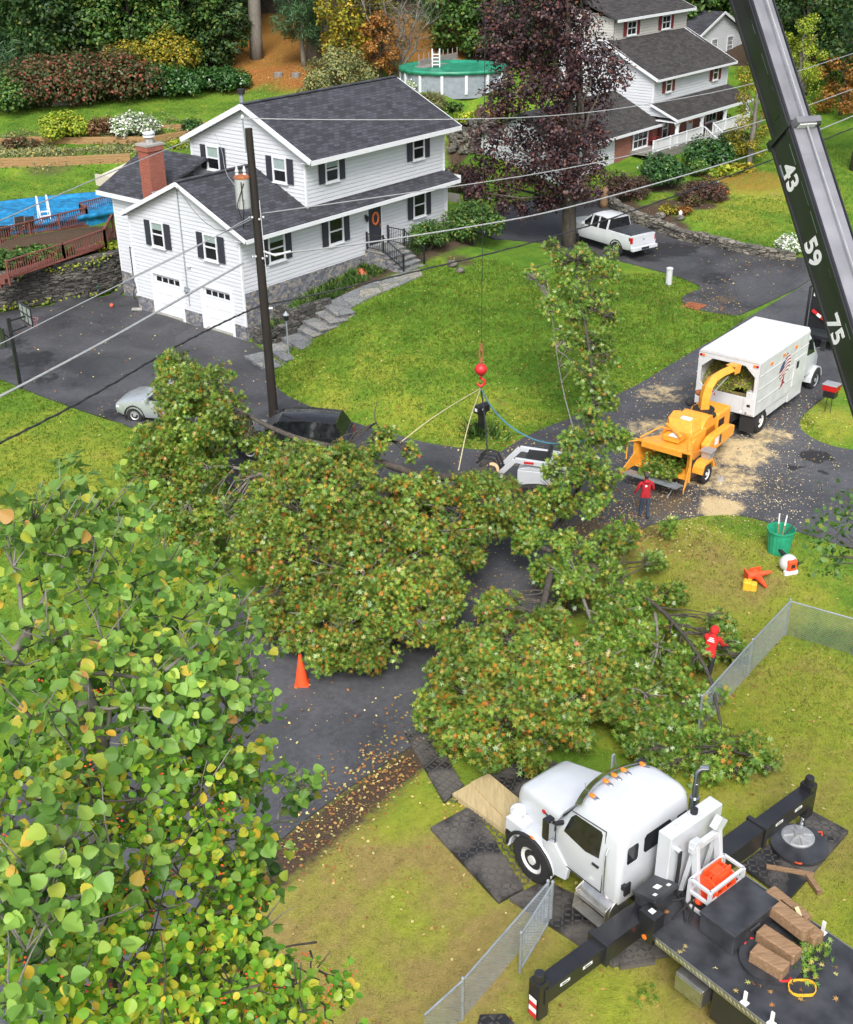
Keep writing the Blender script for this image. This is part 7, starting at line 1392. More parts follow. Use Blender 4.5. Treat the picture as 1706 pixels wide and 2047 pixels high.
q0 = atz(1008, 968, .95); w = MB(); e_ = np.array([-.35, -.85, .35]); e_ /= np.linalg.norm(e_); w.tube([q0-e_*1.0, q0], [.2, .22], 16); w.tube([q0, q0+e_*.02], [.21, .2], 16, 1); solo('oak_log', w, [M['bark'], M['cutwood']], 'smaller cut log just below the big pale log end', 'log')
q0 = atz(950, 968, .7); w = MB(); w.tube([q0-X*.35, q0+X*.55+Y*.1], [.13, .15], 12); w.tube([q0-X*.37, q0-X*.35], [.12, .128], 12, 1); solo('oak_log', w, [M['barkgrey'], M['cutwood']], 'thin pale branch stub sticking out left of the log ends', 'log')
# black trailer in front of the chip truck
q = P(1650, 690); tr_ = thing('utility_trailer', 'black tall-framed machine with red and white reflectors behind the boom', 'trailer', q, HC)
w = MB(); w.box((-1, -.9, .55), (3, .9, .75)); obj('trailer_bed', w, M['black'], tr_, bevel=.02)
w = MB(); w.tube([(-.8, .8, .7), (-.8, .8, 2.9), (-.7, .3, 3.3), (-.7, -.5, 3.3), (-.8, -.9, 2.9), (-.8, -.9, .7)], .06, 8); w.box((-.75, -.6, 1.0), (-.6, .7, 3.0)); obj('roll_frame', w, M['black'], tr_)
w = MB(); w.obox((-.84, .1, 1.6), Y*.45+Z*.25, (0, -.03, .06), X*.02); w.obox((-.862, .2, 1.65), Y*.1+Z*.055, (0, -.03, .06), X*.004, 1); obj('reflector', w, [M['red'], M['label']], tr_)
w = MB(); w.box((-.79, .35, 2.5), (-.77, .6, 2.7)); obj('warning_label', w, M['label'], tr_)
for s_ in (1, -1): wheel(tr_, (.9, s_*.95, .38), (0, s_, 0), .38, .22)
# ---------------- the cut oak lowered into the street ----------------
def bough(name, label, limbs, clumps, n, size, mat, seed, flat=.85, holes=.3, anchor=None):
    """limbs: (px, py, z) paths with radii; clumps: (px, py, z, radius m)"""
    rg = random.Random(seed); pts = [[atz(*q) for q in l[0]] for l in limbs]; base = pts[0][0] if anchor is None else anchor
    r = thing(name, label, 'cut tree', base); cl = [(atz(x, y, z), rad) for x, y, z, rad in clumps]
    sub = [np.array(q) for p in pts for q in smooth3(p)]
    for k, (p, l) in enumerate(zip(pts, limbs)):
        b = MB(); p = smooth3(p); b.tube(p, list(np.linspace(l[1], l[2], len(p))), 9)
        for c, rad in cl:
            near = min(sub, key=lambda q: np.linalg.norm(q-c))
            if k == 0 or any(np.allclose(near, q) for q in p):
                if any(np.allclose(near, q) for q in p) and np.linalg.norm(near-c) < 4.5:
                    tw = limb(b, near, c, .026, .01, .1, 4, .12, rg)
                    for _ in range(7): e = c+np.array([rg.uniform(-1, 1), rg.uniform(-1, 1), rg.uniform(-.7, .9)])*rad*1.1; limb(b, tw[3], e, .02, .007, 0, 3, .15, rg)
        obj('limb', b, M['barkgrey'] if k % 2 else M['bark'], r, smooth=True, w=True)
    rr_ = random.Random(seed+1); cl = [(c+np.array([rr_.uniform(-.15, .15), rr_.uniform(-.15, .15), rr_.uniform(-.1, .1)]), rad*rr_.choice([.5, .75, .95, 1.05])) for c, rad in cl for _ in (0, 1)]
    C, Nn = cloud(cl, int(n*1.15), seed, .15, flat, .55, holes, .95); n = len(C); pm = np.random.default_rng(seed).permutation(n); C, Nn = C[pm], Nn[pm]
    # leaves gather in little whorls at twig ends
    r2 = np.random.default_rng(seed); m = 7; heads = C[:n//m]; hd = norm(Nn[:n//m]); Cc = np.repeat(heads, m, 0); Hd = np.repeat(hd, m, 0)
    tdir = norm(Hd*.5+r2.normal(size=Cc.shape)); Cc = Cc+tdir*r2.uniform(0, .1, (len(Cc), 1))+r2.normal(size=Cc.shape)*.03
    Cc[:, 2] = np.maximum(Cc[:, 2], H(Cc)+.08)
    leaves('foliage', Cc, Hd*.8+r2.normal(size=Cc.shape)*.7, size*r2.uniform(.75, 1.3, len(Cc)), T_OAK, mat, r, tdir=tdir*1.2, seed=seed); return r
def smooth3(pts, it=2):
    pts = [np.array(p, float) for p in pts]
    for _ in range(it):
        q = [pts[0]]
        for a, b in zip(pts[:-1], pts[1:]): q += [a*.75+b*.25, a*.25+b*.75]
        q.append(pts[-1]); pts = q
    return pts
rb = random.Random(31)
def jit(L_, k=2, s=22):
    o = []
    for x, y, z, r in L_:
        o.append((x, y, z, r))
        for _ in range(k): a = rb.uniform(0, 6.28); d = s*(.6+rb.random())*(r/.8)*1.15; o.append((x+d*math.cos(a), y+d*math.sin(a), max(.3, z+rb.uniform(-.35, .45)), r*rb.uniform(.45, .72)))
    return o
cA = [(360,735,4.6,.75),(345,780,4.4,.6),(410,780,4.4,.85),(380,830,4.0,.95),(312,865,3.3,.6),(450,810,4.1,.6),(430,870,3.5,.75),(345,905,3.0,1.0),(290,930,2.6,.7),(420,920,2.8,.8),(330,985,2.2,.95),(390,1010,1.9,.9),(300,970,2.0,.55),(440,1050,1.6,.75),(470,845,3.4,.45),(360,1060,1.2,.7),(420,1095,1.0,.6),(480,860,3.4,.35),(540,905,3.0,.4),(590,915,3.0,.4),(505,885,3.0,.35),(510,960,2.6,.5),(530,1010,2.4,.5),(500,1020,2.2,.5)]
bough('cut_oak', 'left part of the cut oak, green crown hiding the silver SUV', [([(985,938,1.5),(880,960,2.3),(790,935,3.0),(700,900,3.5),(600,880,3.7),(520,845,3.9),(470,815,4.0)], .17, .05), ([(560,960,2.9),(480,935,2.7),(395,925,2.5)], .08, .03), ([(330,930,2.6),(380,900,2.9),(470,930,2.7)], .05, .02)], jit(cA, 4), 52000, .16, LM['oak'], 201)
cB = [(600,930,3.9,.8),(660,960,4.0,.9),(560,985,3.5,.8),(730,985,3.8,.85),(790,990,3.6,.7),(860,985,3.3,.7),(930,985,3.0,.65),(980,1000,2.6,.55),(620,1030,3.2,1.1),(540,1060,2.6,.9),(700,1050,3.2,1.1),(790,1060,3.0,1.0),(880,1050,2.7,.85),(960,1050,2.2,.7),(500,1110,1.9,.75),(590,1120,2.3,1.1),(680,1140,2.4,1.15),(780,1140,2.3,1.05),(870,1120,2.1,.85),(560,1190,1.5,.85),(640,1210,1.6,1.0),(730,1220,1.6,1.05),(820,1200,1.6,.9),(890,1190,1.4,.6),(590,1260,1.0,.65),(670,1280,.9,.75),(750,1290,.9,.7),(830,1260,1.0,.6),(540,1235,1.0,.5),(668,1312,.5,.36),(870,1245,.9,.45),(1010,1040,1.8,.5),(930,1110,1.5,.55),(960,975,2.9,.45),(1010,985,2.4,.45),(1050,1010,2.0,.45),(1080,1040,1.7,.4),(1020,1020,2.2,.5)]
bough('cut_oak', 'biggest leafy mass of the cut oak, covering the middle of the street', [([(985,945,1.4),(900,1000,2.2),(800,1040,2.6),(700,1080,2.8),(620,1100,2.5)], .2, .06), ([(800,1040,2.6),(760,1130,2.2),(720,1220,1.5)], .1, .03), ([(780,880,3.4),(745,840,4.2),(755,800,4.6)], .03, .008)], jit(cB+[(770,870,3.6,.28),(745,900,3.6,.3),(820,905,3.2,.2),(690,905,4.0,.35)], 4, 22), 115000, .16, LM['oakrust'], 202)
cC = [(1120,520,6.6,.5),(1180,530,6.4,.55),(1080,560,6.1,.35),(1220,545,6.2,.35),(1145,570,6.0,.75),(1200,600,5.7,.55),(1100,610,5.6,.4),(1160,630,5.4,.7),(1225,640,5.2,.35),(1135,680,5.0,.45),(1190,690,4.9,.6),(1180,740,4.5,.55),(1215,720,4.6,.35),(1140,735,4.5,.3),(1200,790,4.1,.5),(1175,830,3.8,.45),(1225,810,3.8,.3),(1200,870,3.4,.55),(1150,880,3.3,.4),(1235,880,3.1,.35),(1180,930,2.9,.55),(1215,965,2.5,.5),(1150,960,2.6,.45),(1110,990,2.2,.45),(1105,945,2.6,.35),(1125,920,2.8,.35),(1075,1000,2.0,.4),(1190,1000,2.1,.5),(1160,500,7.0,.35),(1060,545,6.3,.25),(1225,500,6.8,.25),(1100,490,7.0,.3),(1125,1010,1.7,.4)]
bough('oak_bough', 'tall upright green oak bough standing right of the red hook', [([(1110,1060,.6),(1150,1000,1.6),(1180,900,3.0),(1190,800,4.1),(1180,700,5.0),(1160,600,5.9),(1150,520,6.7)], .1, .02), ([(1150,870,3.3),(1120,760,4.4),(1100,600,5.6)], .03, .01)], jit(cC, 3, 15), 19000, .17, LM['oakgreen'], 203, .95)
cD = [(1060,1080,1.6,.5),(1120,1100,1.5,.6),(1180,1110,1.4,.6),(1230,1150,1.2,.55),(1090,1150,1.2,.45),(1160,1170,1.2,.6),(1240,1210,1.0,.55),(1290,1190,1.0,.45),(1200,1250,1.0,.6),(1280,1260,.9,.5),(1320,1300,.8,.45),(1240,1310,.9,.55),(1180,1300,1.0,.55),(1340,1360,.6,.4),(1300,1390,.6,.5),(1240,1420,.6,.55),(1340,1430,.5,.45),(1390,1410,.5,.4),(1290,1480,.5,.5),(1380,1480,.5,.45),(1440,1470,.45,.4),(1340,1520,.4,.4),(1440,1520,.4,.35),(1500,1490,.4,.3),(1520,1520,.35,.25),(1260,1080,1.2,.35),(1340,1060,.5,.25),(1220,1080,1.5,.4),(1450,1280,.4,.35),(1480,1310,.4,.25),(1390,1520,.35,.25),(1240,1050,.8,.3),(1300,1120,.7,.35),(1340,1190,.8,.4),(1350,1250,.8,.4),(1390,1310,.7,.4),(1350,1310,.6,.4),(1440,1250,.4,.35),(1460,1290,.4,.3),(1420,1390,.5,.4),(1480,1540,.3,.3),(1410,1540,.35,.35),(1540,1530,.3,.2),(1280,1330,.7,.5),(1300,1440,.5,.5)]
bough('oak_bough', 'green oak brush heap between the street and the chain-link fence', [([(1040,1070,1.5),(1090,1100,1.4),(1150,1110,1.4),(1230,1160,1.2),(1290,1190,1.1),(1360,1255,1.2),(1420,1345,1.0),(1440,1440,.6),(1450,1500,.4)], .1, .03), ([(1310,1225,1.2),(1318,1290,1.0),(1300,1345,.8),(1240,1385,.8),(1190,1400,.7)], .05, .012), ([(1310,1345,.8),(1360,1390,.6),(1420,1440,.5)], .03, .01), ([(1160,1180,1.2),(1200,1290,1.0),(1180,1400,.8)], .06, .02)], jit(cD, 3, 18), 40000, .17, LM['oakgreen'], 204)
cE = [(980,1220,1.4,.5),(930,1290,1.3,.55),(1010,1270,1.5,.65),(1080,1260,1.4,.6),(900,1350,1.1,.55),(970,1340,1.5,.8),(1060,1330,1.6,.85),(1140,1330,1.4,.75),(880,1420,.7,.5),(940,1420,1.1,.8),(1020,1420,1.3,.9),(1110,1410,1.3,.85),(1180,1390,1.1,.65),(910,1475,.6,.5),(980,1490,.7,.6),(1060,1480,.7,.6),(1140,1470,.7,.5),(1010,1210,1.2,.4),(1060,1530,.35,.3),(860,1440,.5,.3),(1200,1350,1.0,.5),(1220,1400,.9,.4)]
bough('oak_bough', 'rust-tinged oak heap lying just behind the crane truck', [([(1100,1150,1.5),(1080,1240,1.5),(1050,1330,1.5),(1000,1400,1.2),(940,1450,.8)], .11, .03), ([(1060,1330,1.5),(1130,1380,1.2),(1180,1400,.9)], .06, .02)], jit(cE, 4, 20), 56000, .165, LM['oakrust'], 205)
# ropes on the hook
A0 = HK-Z*.75
def rope(name, mt, pts, r, label): b = MB(); b.tube(smooth3(pts, 2), r, 6); setp(solo(name, b, M[mt], label, 'rope'), None)
rope('sling_rope', 'cable', [A0, (A0+atz(975, 860, 2.7))/2, atz(978, 940, 1.7)], .028, 'dark blue sling rope from the hook straight down to the log')
rope('tag_rope', 'rope', [A0, atz(870, 830, 4.1), atz(800, 885, 3.6)], .018, 'tan rope slanting from the hook down left to the oak limb')
rope('tag_rope', 'rope', [A0+X*.0, atz(935, 850, 3.6), atz(917, 940, 2.8)], .018, 'tan rope hanging steeply from the hook to the oak crown')
rope('sling_rope', 'bluerope', [A0, atz(985, 820, 4.6), atz(1030, 862, 4.0), atz(1090, 888, 3.5), atz(1150, 885, 3.3), atz(1185, 876, 3.4)], .028, 'blue rope sagging from the hook right to the upright bough')
# loose twigs on the near grass
for px, py, n, lab in ((1290, 1988, 26, 'green oak twig lying on the grass below the crane deck'), (575, 1560, 0, ''), (1210, 2010, 0, '')):
    if n: c_ = P(px, py, .03); C = c_+rng.normal(size=(n, 3))*np.array([.16, .14, .0])+np.array([0, 0, .03]); setp(leaves('oak_twig', C, rng.normal(size=C.shape)*.4+np.array([0, 0, 1.]), .16, T_OAK, LM['oakgreen']), lab, 'twig')
c_ = tl(-1.0, .75, 2.25); C = c_+rng.normal(size=(16, 3))*np.array([.1, .1, .05]); setp(leaves('oak_sprig', C, rng.normal(size=C.shape)+np.array([0, 0, 1.]), .13, T_OAK, LM['oakgreen']), 'small green sprig caught on the crane truck hood by the windshield', 'twig')
# ---------------- the near poplar with bittersweet ----------------
pb = np.array([-1.95, 4.3, 0.]); pop = thing('aspen_tree', 'big-toothed aspen close to the camera filling the lower left', 'tree', pb)
vin = thing('bittersweet_vine', 'yellow-green bittersweet vine with orange berries climbing the near aspen', 'vine', pb+np.array([.25, .2, 0]))
AS = [(190,985,7.6,.36),(130,1030,7.4,.3),(240,1040,7.6,.33),(190,1060,7.5,.34),(60,1010,7.3,.22),(30,1050,7.2,.26),(80,1070,7.2,.24),(235,1100,7.6,.3),(170,1130,7.4,.28),(20,1100,7.0,.22),(330,1110,8.4,.26),(390,1140,8.5,.28),(300,1170,8.0,.33),(360,1200,8.0,.3),(440,1230,8.0,.25),(480,1190,8.2,.16),(300,1260,7.5,.38),(400,1290,7.6,.36),(470,1290,7.8,.3),(200,1240,7.2,.3),(100,1250,7.0,.26),(40,1290,6.8,.26),(250,1340,7.2,.38),(350,1360,7.2,.4),(450,1370,7.5,.34),(500,1330,7.8,.22),(170,1420,7.0,.36),(300,1440,7.0,.4),(400,1450,7.2,.36),(490,1440,7.6,.28),(500,1410,7.9,.13),(60,1400,6.6,.26),(110,1530,6.6,.3),(515,1530,7.8,.16),(580,1545,8.4,.13),(605,1560,8.5,.1),(480,1580,7.6,.24),(250,1560,6.8,.34),(380,1570,7.0,.36),(100,1740,5.7,.36),(50,1760,5.5,.3),(150,1800,5.7,.3),(40,1850,5.5,.3),(120,1650,5.9,.28),(220,1690,6.2,.28),(450,1690,7.3,.34),(530,1700,7.5,.14),(480,1780,7.4,.3),(460,1850,7.3,.34),(520,1830,7.4,.22),(500,1920,7.4,.28),(10,1950,5.3,.3),(590,1990,7.6,.16),(600,1570,8.5,.08)]
VN = [(150,1180,7.8,.3),(90,1160,7.6,.26),(250,1190,8.1,.26),(330,1150,8.8,.2),(420,1170,8.7,.2),(60,1340,7.2,.3),(150,1350,7.4,.3),(470,1500,7.9,.26),(410,1520,7.6,.36),(300,1530,7.3,.36),(200,1500,7.2,.36),(60,1480,7.0,.34),(50,1570,6.6,.36),(150,1600,6.6,.36),(30,1650,6.3,.34),(250,1640,6.8,.4),(350,1650,7.0,.4),(430,1630,7.4,.36),(450,1640,7.6,.28),(180,1700,6.6,.3),(300,1740,6.8,.38),(400,1750,7.1,.38),(460,1740,7.4,.26),(240,1800,6.6,.36),(330,1850,6.8,.38),(410,1830,7.0,.34),(180,1880,6.2,.36),(280,1930,6.6,.4),(370,1930,6.9,.38),(450,1940,7.1,.34),(100,1920,6.0,.36),(180,1980,6.1,.38),(70,2010,5.8,.36),(280,2020,6.5,.4),(390,2020,6.8,.4),(480,2010,7.1,.36),(550,1980,7.4,.3),(630,1960,7.7,.2),(670,1975,7.8,.15),(600,2030,7.4,.28),(660,2030,7.6,.2),(540,2060,7.2,.3),(470,2080,7.0,.36),(300,2100,6.3,.4),(150,2090,6.0,.4),(20,2070,5.7,.34),(480,1555,8.0,.16),(420,1560,7.8,.26)]
def near_leaves(par, L_, dens, lo, hi, T, mat, seed, name):      # sprays: leaves droop round twig tips
    r = np.random.default_rng(seed); C, Nn, S, TD = [], [], [], []
    for x, y, d, rad in L_:
        c = along(x, y, d); n = max(2, int(dens*rad*rad/7)+1); q = norm(r.normal(size=(n, 3)))*(r.random((n, 1))**.4)*rad*np.array([1.15, 1.15, .95]); k = r.integers(5, 10, n)
        tip = np.repeat(q, k, 0); m = len(tip); dr = r.normal(size=(m, 3))*np.array([1, 1, .55])+np.array([0, 0, -.3]); dr = norm(dr); sz = np.repeat(r.uniform(.75, 1.15, n), k)*r.uniform(lo, hi, m)
        C.append(c+tip+dr*sz[:, None]*r.uniform(.3, 1.1, (m, 1))); Nn.append(np.array([0, -.25, .75])+norm(tip)*.3+r.normal(size=(m, 3))*.75); TD.append(dr*1.6+np.array([0, 0, -.45])); S.append(sz)
    return leaves(name, np.vstack(C), np.vstack(Nn), np.concatenate(S), T, mat, par, tdir=np.vstack(TD), seed=seed)
near_leaves(pop, AS, 760, .042, .088, T_ASPEN, LM['aspen'], 5, 'crown'); near_leaves(vin, VN, 1200, .034, .066, T_VINE, LM['vine'], 6, 'foliage')
near_leaves(pop, [(x, y+30, d+.55, r*1.05) for x, y, d, r in AS if y > 1150], 150, .05, .09, T_ASPEN, LM['mid'], 8, 'crown')
b = MB(); rg = random.Random(9); trunk_pts = [pb-Z*.3, pb+Z*6, pb+Z*11+X*.05, pb+np.array([.0, .5, 14.0]), along(215, 1560, 7.2), along(150, 1330, 7.3), along(110, 1230, 7.4)]
tp_ = smooth3(trunk_pts, 2); b.tube(tp_, list(np.linspace(.19, .022, len(tp_))), 9)
for x0, y0, d0, x1, y1, d1, r0_, r1_ in ((15,1330,7.2,200,1000,7.6,.028,.007),(60,1280,7.2,10,1060,7.2,.018,.006),(215,1480,7.2,240,1200,7.9,.016,.006),(220,1560,7.2,330,1250,7.6,.02,.006),(330,1340,7.2,450,1260,7.8,.013,.005),(160,1340,7.3,410,1380,7.5,.016,.006),(300,1560,7.2,470,1430,7.6,.016,.006),(150,1630,7.0,20,1580,6.6,.018,.007),(440,1640,7.3,590,1545,8.4,.014,.005),(520,1650,7.5,625,1640,8.4,.012,.004),(250,1750,6.9,480,1700,7.3,.02,.006),(250,1900,6.9,520,1800,7.4,.022,.006),(180,1850,6.6,50,1780,5.6,.02,.007),(60,1700,6.6,150,1660,6.0,.012,.005),(280,1960,6.9,620,1970,7.7,.018,.005),(130,1420,7.2,330,1420,7.1,.013,.005),(560,1600,7.9,600,1570,8.5,.006,.003),(555,1640,7.8,570,1560,8.4,.006,.003)):
    limb(b, along(x0, y0, d0), along(x1, y1, d1), r0_, r1_, .02, 7, .05, rg)
for x, y, d, rad in AS:
    c = along(x, y, d)
    for _ in range(4): limb(b, c-Z*rad*.5, c+np.array([rg.uniform(-1, 1), rg.uniform(-1, 1), rg.uniform(-.4, 1)])*rad*.9, .006, .0025, 0, 3, .1, rg)
obj('trunk', b, M['barkgrey'], pop, smooth=True, w=True)
b = MB()
for x0, x1, y0, y1, d0, d1, r_ in ((360,370,2300,1650,7.4,7.3,.05),(230,215,2300,1560,7.0,7.4,.05),(390,420,2300,1750,7.7,7.6,.035),(120,90,2300,1500,6.6,7.0,.03),(520,470,2300,1800,7.9,7.7,.02)):
    pts = [along(x0+(x1-x0)*t+rg.uniform(-12, 12), y0+(y1-y0)*t, d0+(d1-d0)*t) for t in np.linspace(0, 1, 9)]; b.tube(smooth3(pts, 1), list(np.linspace(r_, r_*.35, len(smooth3(pts, 1)))), 7)
    q0 = pts[0]; b.tube([np.array([q0[0], q0[1], -.2]), q0], r_*1.1, 7)
for x, y, d, rad in VN:
    c = along(x, y, d)
    for _ in range(4): limb(b, c+np.array([rg.uniform(-1, 1), rg.uniform(-1, 1), rg.uniform(-1, .4)])*rad, c+np.array([rg.uniform(-1, 1), rg.uniform(-1, 1), rg.uniform(-.4, 1)])*rad, .007, .003, 0, 4, .2, rg)
obj('stems', b, M['bark'], vin, smooth=True, w=True)
b = MB(); rb2 = np.random.default_rng(14)
for x, y, d, rad in VN[6:]:
    c = along(x, y, d)
    for _ in range(3):
        q = c+rb2.normal(size=3)*rad*.5
        for _ in range(4): p_ = q+rb2.normal(size=3)*.018; b.add([p_+np.array(o)*.0075 for o in ((1,0,0),(-1,0,0),(0,1,0),(0,-1,0),(0,0,1),(0,0,-1))], [[0,2,4],[2,1,4],[1,3,4],[3,0,4],[2,0,5],[1,2,5],[3,1,5],[0,3,5]])
o = obj('berries', b, M['cone'], vin, w=True); o['kind'] = 'stuff'
# sparse twigs entering at the right edge
C = []; b = MB(); p0_ = along(1760, 1120, 20); 
for x, y in ((1690,1000),(1660,1050),(1640,1060),(1690,1060),(1700,1030),(1640,1110),(1680,1110),(1660,1130)):
    e = along(x, y, 20); limb(b, p0_, e, .02, .006, 0, 4, .1, rg); C.append(e+rng.normal(size=(34, 3))*.14)
sh = thing('sapling', 'sparse twiggy green sapling at the right edge over the side drive', 'tree', P(1760, 1230)); limb(b, P(1760, 1230), p0_, .05, .03); obj('trunk', b, M['bark'], sh, w=True); C = np.vstack(C); leaves('crown', C, rng.normal(size=C.shape)+np.array([0, 0, .8]), rng.uniform(.07, .13, len(C)), T_DIA, LM['mid'], sh)
# ---------------- grass, fallen leaves, chips ----------------
def lawn_pts(n, xr, yr, seed):
    r = np.random.default_rng(seed); q = np.c_[r.uniform(*xr, n), r.uniform(*yr, n)]; k = np.ones(len(q), bool)
    for pl in (ROAD, DRV, D2): k &= ~inpoly(q, [p[:2] for p in pl])
    ho = q-P1[:2]; hu, hv = ho@U[:2], ho@VV[:2]; k &= ~((hu > -.2) & (hu < 16.2) & (hv > -1.9) & (hv < 9.2))
    ho = q-P2[:2]; hu, hv = ho@U[:2], ho@VV[:2]; k &= ~((hu > -12) & (hu < 12) & (hv > -.6) & (hv < 10))
    return q[k]
Q1 = np.vstack([lawn_pts(42000, (-3, 15), (13.5, 30), 1), lawn_pts(30000, (-3, 19), (24, 40), 2)]); Q = np.vstack([Q1[::2], lawn_pts(52000, (-9, 16), (42, 64), 3), lawn_pts(26000, (-20, -5), (28, 52), 4), lawn_pts(16000, (14, 32), (62, 92), 5), lawn_pts(14000, (-34, 4), (70, 97), 6)])
LM['straw'] = leafmat('dry_grass_blades', [(0, (.09, .14, .02)), (.35, (.2, .2, .04)), (.7, (.36, .29, .09)), (1, (.46, .38, .17))], .6, .25)
for Q, mt_, nm_ in ((Q, LM['blade'], 'grass'), (Q1[1::2], LM['straw'], 'dry_grass')):
  zz = zone_at(Q); Q = Q[(zz[:, 0] < .3) & (zz[:, 1] < .3)]; r = np.random.default_rng(3); m = 3; C = np.repeat(np.c_[Q, H(Q)], m, 0); C[:, :2] += r.normal(size=(len(C), 2))*.05; C[:, 2] -= .01
  dist = np.hypot(C[:, 0], C[:, 1]); o = leaves(nm_, C, r.normal(size=C.shape)*np.array([1, 1, .4]), r.uniform(.035, .075, len(C))*np.clip(dist/26, .9, 2.2), (T_BLADE[0]*np.array([1.9, 1, 1]), T_BLADE[1]), mt_, tdir=r.normal(size=C.shape)*.55+np.array([0, 0, .8])); setp(o, kind='stuff')
def litter(name, spots, mat, s0, s1, T, seed, lift=.03):
    r = np.random.default_rng(seed); C = []
    for px, py, rad, n in spots: c_ = P(px, py); C.append(np.c_[c_[0]+r.normal(size=n)*rad*.6, c_[1]+r.normal(size=n)*rad*.6])
    C = np.vstack(C); C = np.c_[C, H(C)+lift+.05]
    ii = np.zeros(len(C), bool)
    for pl in (ROAD, DRV, D2): ii |= inpoly(C[:, :2], [p[:2] for p in pl])
    C[~ii, 2] -= .045
    setp(leaves(name, C, r.normal(size=C.shape)*.28+np.array([0, 0, 1.]), r.uniform(s0, s1, len(C)), T, mat), kind='stuff')
litter('fallen_leaves', [(800,700,8,500),(1000,800,6,260),(1200,650,8,320),(620,760,5,160),(150,230,10,420),(400,200,8,420),(100,380,5,220),(560,140,6,1800),(640,150,6,1800),(480,165,5,700),(700,140,5,900),(1450,450,7,420),(1480,370,4,500),(1550,420,5,300),(700,1600,1.0,240),(780,1535,.9,240),(620,1690,1.0,160),(850,1460,1.2,160),(900,1650,5,200),(1100,1900,5,160),(1400,1400,5,200),(1500,1250,5,160),(1280,1080,2.2,520),(1200,1060,2.2,420),(1000,1230,2,260),(1100,1200,2,200),(600,1450,4,60),(750,1380,3,50),(300,650,8,130),(120,700,6,60),(1400,590,2,220),(1350,615,1.5,120),(1440,620,1.5,120),(1520,520,2,200),(1150,840,4,260),(1340,740,4,320),(1000,885,1.6,240),(880,560,4,120),(1620,840,2.5,240),(200,1000,5,160),(1600,1500,5,90),(1650,1750,4,60),(240,840,2,80)], LM['litter'], .05, .12, T_DIA, 4)
litter('wood_chips', [(1380,930,2.6,800),(1450,980,2.6,1000),(1330,800,2.2,300),(1260,930,2.2,300),(1520,890,2.4,700),(1480,1000,2.2,450),(1300,1010,2.4,400),(1560,960,2.5,260),(1240,860,2.2,150),(1600,820,1.6,300),(1360,1060,2,200),(1000,1180,3,180),(640,1400,4,90),(1290,1050,1.5,200)], LM['chip'], .03, .075, T_DIA, 9, .02)
# ---------------- utility pole, wires ----------------
pp = P(549, 842); PT = atz(495, 252, 11.9); po = thing('utility_pole', 'dark wooden utility pole carrying a grey transformer in front of the garage', 'utility pole', pp)
ptop = onplane(497, 256, Y, (0, pp[1], 0)); pv = lambda z: pp+(ptop-pp)*((z-pp[2])/(ptop[2]-pp[2]))
b = MB(); b.tube([pp-Z*.3, pv(4), pv(8), ptop], [.2, .185, .165, .14], 14); obj('post', b, M['polewood'], po, smooth=40, w=True)
b = MB(); b.cyl(ptop-Z*.9-X*.15, ptop+Z*.35-X*.2, .03, None, 8); b.lathe([(.03, 0), (.07, .03), (.07, .1), (.04, .16)], ptop+Z*.33-X*.2, (0, 0, 1), 10, 1); obj('top_pin', b, [M['galv'], M['transf']], po, w=True)
tz = 9.65; tc_ = pv(tz)+np.array([-.42, -.12, 0])
b = MB(); b.lathe([(.02, -.72), (.27, -.7), (.29, -.66), (.29, .44), (.3, .46)], tc_, (0, 0, 1), 22); tr0 = obj('transformer', b, M['transf'], po, smooth=40, w=True)
b = MB(); b.lathe([(.31, .44), (.31, .5), (.26, .56), (.02, .6)], tc_, (0, 0, 1), 22); obj('transformer_lid', b, M['rust'], po, smooth=40, w=True)
b = MB()
for dx in (-.17, .12): b.lathe([(.05, .5), (.08, .58), (.05, .64), (.08, .7), (.05, .78), (.03, .9)], tc_+X*dx, (0, 0, 1), 10)
obj('bushing', b, M['transf'], po, w=True)
b = MB(); b.beam(tc_+X*.2+Z*.3, pv(tz+.3), .1, .08); b.beam(tc_+X*.2-Z*.4, pv(tz-.4), .1, .08); b.tube([tc_+X*.1+np.array([.0,-.3,.3]), tc_+np.array([-.2,-.4,-.5]), tc_+np.array([0,-.4,-1.3]), pv(8.6)+np.array([-.2,-.3,-.3])], .02, 6); b.tube([tc_+X*.0+np.array([.0,-.3,.35]), tc_+np.array([.05,-.45,-.7]), pv(8.4)+np.array([-.5,-.3,-.2])], .02, 6); obj('bracket', b, M['blackflat'], po, w=True)
b = MB()
for z_ in (8.55, 7.0): 
    for k in range(6): a = k*1.05; b.ball(pv(z_)+np.array([.27*math.cos(a), .25*math.sin(a), .05*math.sin(k*2)]), .05, 6, 5)
b.tube([pv(7.2)+X*.15, pv(6.9)+np.array([.6, .1, .1]), pv(6.9)+np.array([1.2, .3, .2])], .045, 8); b.cyl(pv(4.85)+X*.18, pv(4.85)+X*.34, .05, None, 8); b.tube([pv(9.2)+X*.17, pv(6.2)+X*.2], .02, 6); obj('insulator', b, M['transf'], po, w=True)
def wire(label, pts, r, mt='cablegrey', twist=False):
    r *= .8; b = MB(); p3 = [atz(*q) for q in pts]; p3 = smooth3(p3, 2); b.tube(p3, r, 6)
    if twist:
        q = []; n = 420
        for k in range(n): t = k/(n-1)*(len(p3)-1); i = min(int(t), len(p3)-2); p_ = p3[i]+(p3[i+1]-p3[i])*(t-i); q.append(p_+np.array([0, .02*math.cos(k*.9), .03*math.sin(k*.9)])*1.2)
        b.tube(q, r*.62, 5)
    solo('overhead_wire', b, M[mt], label, 'wire', 'overhead street wires')
zt = lambda z: z
